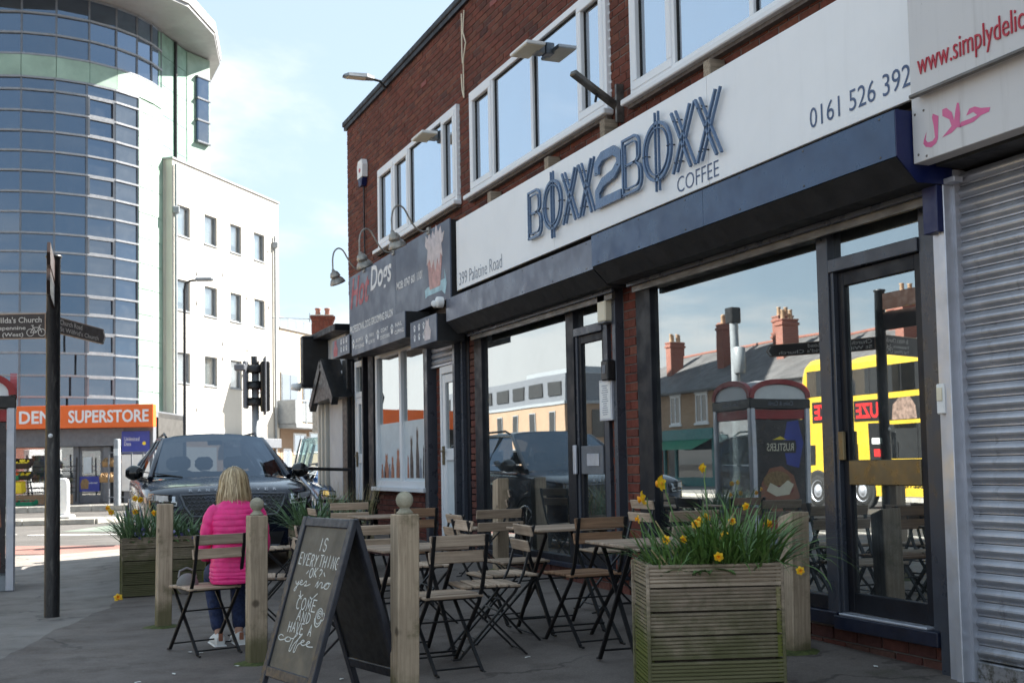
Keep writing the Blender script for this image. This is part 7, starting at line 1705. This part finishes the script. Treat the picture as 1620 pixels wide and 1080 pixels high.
# traffic lights
tp = cw(-5.14, 24.0); TL = thing('traffic_light', 'grey pole with black traffic light heads, lenses turned to the left', 'traffic light', (tp.x, tp.y, -.02), -YAW)
MB().lathe([(.075, 0), (.075, 3.35), (0, 3.36)], (0, 0, 0), 14).build('pole', 'grey', TL); MB().lathe([(.05, 3.2), (.075, 3.2), (.085, 3.55), (0, 3.56)], (0, 0, 0), 14).build('pole_cap', 'black', TL)
hd_ = bpy.data.objects.new('signal_head', None); COL.objects.link(hd_); hd_.parent = TL; hd_.location = (.16, -.02, 2.42); hd_.rotation_euler.z = radians(16)
MB().box(-.05, .13, -.15, .15, .02, 1.02, .02).build('housing', 'black', hd_); MB().box(.02, .045, -.3, .3, -.05, 1.12, .02).build('backing_board', 'midgrey', hd_)
for k in range(3):
    z = .18 + k * .33; mb = MB(); mb.lathe([(.115, 0), (.125, -.0), (.12, -.26)], (-.05, 0, z), 16, 'x', radians(-20), radians(200)); o = mb.build('hood', 'black', hd_); o.modifiers.new('s', 'SOLIDIFY').thickness = .01
    mb = MB(); mb.lathe([(0, -.02), (.11, 0)], (-.05, 0, z), 14, 'x'); mb.build('lens', ('crategreen', 'orange', 'deepred')[k], hd_)
MB().box(-.2, -.12, -.25, -.02, 2.5, 3.45, .02).build('rear_signal_board', 'midgrey', TL); MB().box(-.36, -.14, -.3, -.1, 3.25, 3.38, .02).build('sensor', 'midgrey', TL)
MB().box(-.06, .2, -.05, .05, 2.55, 2.62, .01).box(-.06, .2, -.05, .05, 3.3, 3.37, .01).build('bracket', 'grey', TL)
# lamp column in front of the flats
lp = cw((291 - 810) / 1900 * 41, 41); LP = thing('street_lamp', 'slim black street lamp with a short arm before the white flats', 'street lamp', (lp.x, lp.y, .1), -YAW)
mb = MB(); mb.lathe([(.1, 0), (.1, 1.2), (.06, 1.3), (.05, 7.4)], (0, 0, 0), 12); mb.tube([(0, 0, 7.4), (.03, 0, 7.6), (.2, 0, 7.68), (.4, 0, 7.7)], .04, 8); mb.build('column', 'blackiron', LP); MB().box(.38, 1.0, -.12, .12, 7.66, 7.8, .05).build('lantern', 'grey', LP)
# slim camera column, seen mirrored in the shop window
CC = thing('camera_column', 'grey steel column with a black camera box, reflected in the right shop window', 'column', (-3.9, 20.5, -.1))
MB().lathe([(.12, 0), (.12, 1.0), (.09, 1.1), (.08, 4.2)], (0, 0, 0), 14).build('column', 'grey', CC); MB().box(-.12, .1, -.09, .16, 4.1, 4.42, .02).build('camera_box', 'black', CC); MB().lathe([(.1, 3.1), (.12, 3.12), (.12, 3.6), (.1, 3.62)], (0, -.15, 0), 12).build('cabinet', 'grey', CC)
# ================================================================ THE OTHER SIDE OF THE ROAD (seen mirrored in the shop glass)
EU, EN = Vector((0, 1, 0)), Vector((1, 0, 0))
BUS = thing('double_decker_bus', 'yellow double decker bus on the road, reflected in the right window and door', 'bus', (-11.1, 23, -.1))
bx0, by0, by1 = -2.5, -5.4, 5.6
prof = [(-.02, .35), (0, 1.0), (0, 2.3), (0, 3.75), (-.05, 4.0), (-.2, 4.16), (-.5, 4.22), (-2.0, 4.22), (-2.3, 4.16), (-2.45, 4.0), (-2.5, 3.75), (-2.5, 1.0), (-2.48, .35)]
mb = MB(); rows = []
for y, k in ((by0, .97), (by0 + .2, 1), (by1 - .9, 1), (by1 - .4, .995), (by1 - .15, .97), (by1, .92)): rows.append([((x + 1.25) * (k if abs(x + 1.25) > .9 else 1) - 1.25, y - (.0 if z < 2.5 or y < 0 else (z - 2.5) * .16 * (1 if y > by1 - 1 else 0)), (z - 2.2) * (1 - (1 - k) * .5) + 2.2) for x, z in prof])
mb.grid(rows, False, True); n_ = len(prof); mb.add(rows[0], [tuple(range(n_))]); mb.add(rows[-1], [tuple(range(n_))]); mb.build('body', 'yellow_bus', BUS)
def bp(nm, mat, ya, yb, z0, z1, d=.012, th=.01): return MB().box(d - th, d, ya, yb, z0, z1, .002).build(nm, mat, BUS)
bp('upper_windows', 'busglass', by0 + .1, by1 - .55, 3.1, 3.82); bp('lower_windows', 'busglass', by0 + .4, 3.35, 1.35, 2.25)
for y in (-4.2, -2.8, -1.4, 0, 1.4, 2.8, 4.1): bp('window_bar', 'black', y - .02, y + .02, 3.1, 3.82, .016)
for y in (-3.6, -2.0, -.6, .9, 2.2): bp('window_bar', 'black', y - .02, y + .02, 1.35, 2.25, .016)
bp('advert', 'black', -5.2, 4.85, 2.36, 2.94, .014); letters('advert_lettering', 'FUZE', 'bus_red', BUS, (.016, 3.5, 2.44), EU, (0, 0, 1), EN, 1.25, .42, 0, .002, off=.03)
for k, (a, b) in enumerate(((1.1, 1.9), (2.2, 3.2))):
    MB().prism([(a, 2.37), (b, 2.37), (b - .05, 2.75), (b - .3, 2.93), (a + .25, 2.93), (a + .05, 2.7)], (0, 0, 0), EU, (0, 0, 1), EN, .0145, .0165).build('advert_picture', 'bus_skin', BUS)
bp('side_panel', 'black', 3.55, 4.25, .95, 2.3); bp('panel_print', 'white', 3.68, 4.12, 1.74, 1.9, .016); bp('panel_badge', 'bus_red', 3.75, 4.05, 1.4, 1.6, .016)
letters('bus_lettering', 'BEE NETWORK', 'black', BUS, (.002, 2.1, .58), EU, (0, 0, 1), EN, 1.7, .24, 0, .003)
bp('fuel_flap', 'black', 4.75, 5.0, 1.2, 1.75); bp('belt_line', 'rubber', by0 + .1, by1 - .3, .98, 1.0, .004)
for y in (4.65 - .0, -3.4):
    mb = MB(); mb.lathe([(0, 0), (.5, 0), (.56, .012), (.56, -.05)], (0, 0, 0), 28, 'x', 0, 2 * pi); q = mb.build('wheel_arch', 'rubber', BUS); q.location = (.006, y, .5)
    mb = MB(); mb.lathe([(0, -.2), (.48, -.2), (.49, .0), (.3, .02)], (0, 0, 0), 28, 'x'); q = mb.build('wheel', 'rubber', BUS); q.location = (.0, y, .49); mb = MB(); mb.lathe([(.3, .022), (.27, -.0), (.12, .01), (.1, .05), (0, .05)], (0, 0, 0), 24, 'x'); mb.build('rim', 'alu', q)
M_ = MB(); M_.box(-2.3, -.2, by1 - .25, by1 - .13, 1.2, 2.3, .05); M_.build('windscreen', 'busglass', BUS)
# Victorian terrace
def house(i, y0, wd, label, shop, shopmat, wallmat='far_red'):
    X = -22.0; t = thing('terraced_house', label, 'house', (X, y0 + wd / 2, -.1), 0, 'terraced houses across the road')
    a, b = -wd / 2, wd / 2; top = 5.05
    mb = MB(); mb.box(-8, 0, a + .004, b - .004, 0, top); mb.add([(-8, a + .004, top), (-4, a + .004, 7.3), (0, a + .004, top), (-8, b - .004, top), (-4, b - .004, 7.3), (0, b - .004, top)], [(0, 1, 2), (3, 5, 4)]); mb.build('wall', wallmat, t)
    mb = MB(); mb.add([(.28, a, top - .1), (-4, a, 7.35), (-8.2, a, top - .1), (.28, b, top - .1), (-4, b, 7.35), (-8.2, b, top - .1), (.28, a, top - .2), (-4, a, 7.22), (-8.2, a, top - .2), (.28, b, top - .2), (-4, b, 7.22), (-8.2, b, top - .2)], [(0, 1, 4, 3), (1, 2, 5, 4), (6, 9, 10, 7), (7, 10, 11, 8), (0, 3, 9, 6), (2, 8, 11, 5), (0, 6, 7, 1), (1, 7, 8, 2), (3, 4, 10, 9), (4, 5, 11, 10)]); mb.build('roof', 'slate', t)
    MB().box(.0, .3, a, b, top - .22, top - .12, .01).build('gutter', 'black', t)
    for yc in ((-wd * .25), (wd * .25)):
        f = MB(); w, z0, z1 = .55, 3.3, 4.75; f.box(.0, .06, yc - w - .1, yc + w + .1, z1, z1 + .2, .01); f.box(.0, .1, yc - w - .1, yc + w + .1, z0 - .12, z0, .01)
        for q0, q1, zz0, zz1 in ((yc - w, yc - w + .08, z0, z1), (yc + w - .08, yc + w, z0, z1), (yc - .04, yc + .04, z0, z1), (yc - w + .08, yc - .04, z1 - .08, z1), (yc + .04, yc + w - .08, z1 - .08, z1), (yc - w + .08, yc - .04, z0, z0 + .08), (yc + .04, yc + w - .08, z0, z0 + .08)): f.box(.0, .05, q0, q1, zz0, zz1)
        fr = f.build('window', 'upvc', t); MB().box(.005, .03, yc - w + .08, yc + w - .08, z0 + .08, z1 - .08).build('pane', 'busglass', fr)
    if shop:
        MB().box(0, .22, a + .06, b - .06, 2.45, 3.0, .01).build('shop_sign', shopmat, t); MB().box(.0, .12, a + .06, b - .06, 0, .55, .01).build('stall_riser', shopmat, t)
        MB().box(.02, .06, a + .3, b - 1.5, .55, 2.4).build('shop_window', 'busglass', t); MB().box(.02, .06, b - 1.3, b - .45, .1, 2.35).build('door', 'black', t)
        for y in (a + .06, b - 1.45, b - .2): MB().box(.0, .14, y, y + .2, 0.0, 2.45, .01).build('pilaster', shopmat, t)
        if shop == 2: mb = MB(); mb.add([(.2, a + .2, 2.45), (1.3, a + .2, 1.95), (1.3, b - .2, 1.95), (.2, b - .2, 2.45)], [(0, 1, 2, 3)]); mb.build('awning', 'crategreen', t)
    else:
        MB().box(0, .05, b - 1.5, b - .6, .15, 2.3, .01).build('door', 'deepred', t); f = MB(); f.box(0, .5, a + .4, b - 2.0, .0, 2.9, .02); f.build('bay', 'upvc', t); MB().box(.5, .52, a + .6, b - 2.2, .9, 2.5).build('pane', 'busglass', t)
    for xc, yc, hc in ((-4, b - .1, 8.2 + (i % 3) * .25), (-2.2, a + wd * .45, 7.9 + (i % 2) * .35), (-6.5, a + wd * .7, 8.1)):
        c = MB(); c.box(xc - .42, xc + .42, yc - .27, yc + .27, 5.2, hc, .01); c.box(xc - .47, xc + .47, yc - .32, yc + .32, hc - .22, hc - .1, .01); c.box(xc - .45, xc + .45, yc - .3, yc + .3, hc, hc + .08, .01); cs = c.build('chimney', 'far_red', t)
        for q in (-.2, .2): m = MB(); m.lathe([(.1, hc + .08), (.085, hc + .48), (.12, hc + .52), (.085, hc + .52)], (xc + q, yc, 0), 10); m.build('chimney_pot', 'far_buff', cs)
    MB().box(-4.1, -3.9, a, b, 7.3, 7.42, .02).build('ridge_tiles', 'far_red', t)
    return t
HL_ = [(24.2, 5.2, 'terraced house nearest the bus, white bay windows, reflected behind it', 0, 'white', 'far_red'), (29.4, 5.2, 'brick terraced house above the bus roof in the reflection', 0, 'white', 'far_red'), (34.6, 5.2, 'red brick terraced house right of the reflected camera column', 1, 'teal', 'far_red'), (39.8, 5.2, 'red brick terraced house behind the reflected kiosk arch', 1, 'red', 'far_red'), (45.0, 5.4, 'red brick terraced house with a white shopfront, left of the reflected kiosk', 1, 'white', 'far_red'), (50.4, 5.2, 'buff brick terraced house with teal shopfront and green awning', 2, 'teal', 'far_buff'), (55.6, 5.6, 'end terraced house with a red and white shopfront', 1, 'red', 'far_buff')]
for i, (y, w, lb, s, sm_, wm_) in enumerate(HL_): house(i, y, w, lb, s, sm_, wm_)
kerbm = MB()
for i in range(60): kerbm.box(-14.9, -14.75, 8 + i * .95, 8 + i * .95 + .94, -.2, .03, .01)
kerbm.build('kerb', 'kerb', kind='structure')
MB().box(-22.2, -14.9, 8, 66, -.2, .02).build('opposite_pavement', 'paving', kind='structure')
# modern block far along the road
AP = thing('apartment_block', 'modern buff brick block with a grey top storey, reflected in the left shop window', 'building', (-31, 100, 0))
kid(MB().box(-55, -31, 87.5, 125, -.1, 6.2).build('wall', 'far_pale', AP)); kid(MB().box(-54.5, -31.3, 88, 124, 6.2, 8.6, .02).build('top_storey', 'midgrey', AP))
kid(MB().box(-48, -38, 100, 112, 8.6, 10.2, .02).build('plant_room', 'grey', AP)); kid(MB().box(-55.2, -30.9, 87.3, 125.2, 6.1, 6.35).build('band', 'grey', AP))
for k in range(9):
    y = 89.5 + k * 3.9
    for z0, z1 in ((.6, 2.6), (3.6, 5.6)): f = kid(MB().box(-31.02, -30.92, y, y + 1.2, z0, z1, .01).build('window', 'grey', AP)); kid(MB().box(-30.92, -30.9, y + .08, y + 1.12, z0 + .08, z1 - .08).build('pane', 'busglass', AP))
    kid(MB().box(-31.3, -31.2, y - .8, y + 1.9, 6.9, 8.0).build('pane', 'busglass', AP))
for k in range(5): x = -34 - k * 4; kid(MB().box(x - .7, x + .7, 87.42, 87.52, 3.4, 5.6).build('pane', 'busglass', AP)); kid(MB().box(x - .7, x + .7, 87.42, 87.52, .6, 2.6).build('pane', 'busglass', AP))
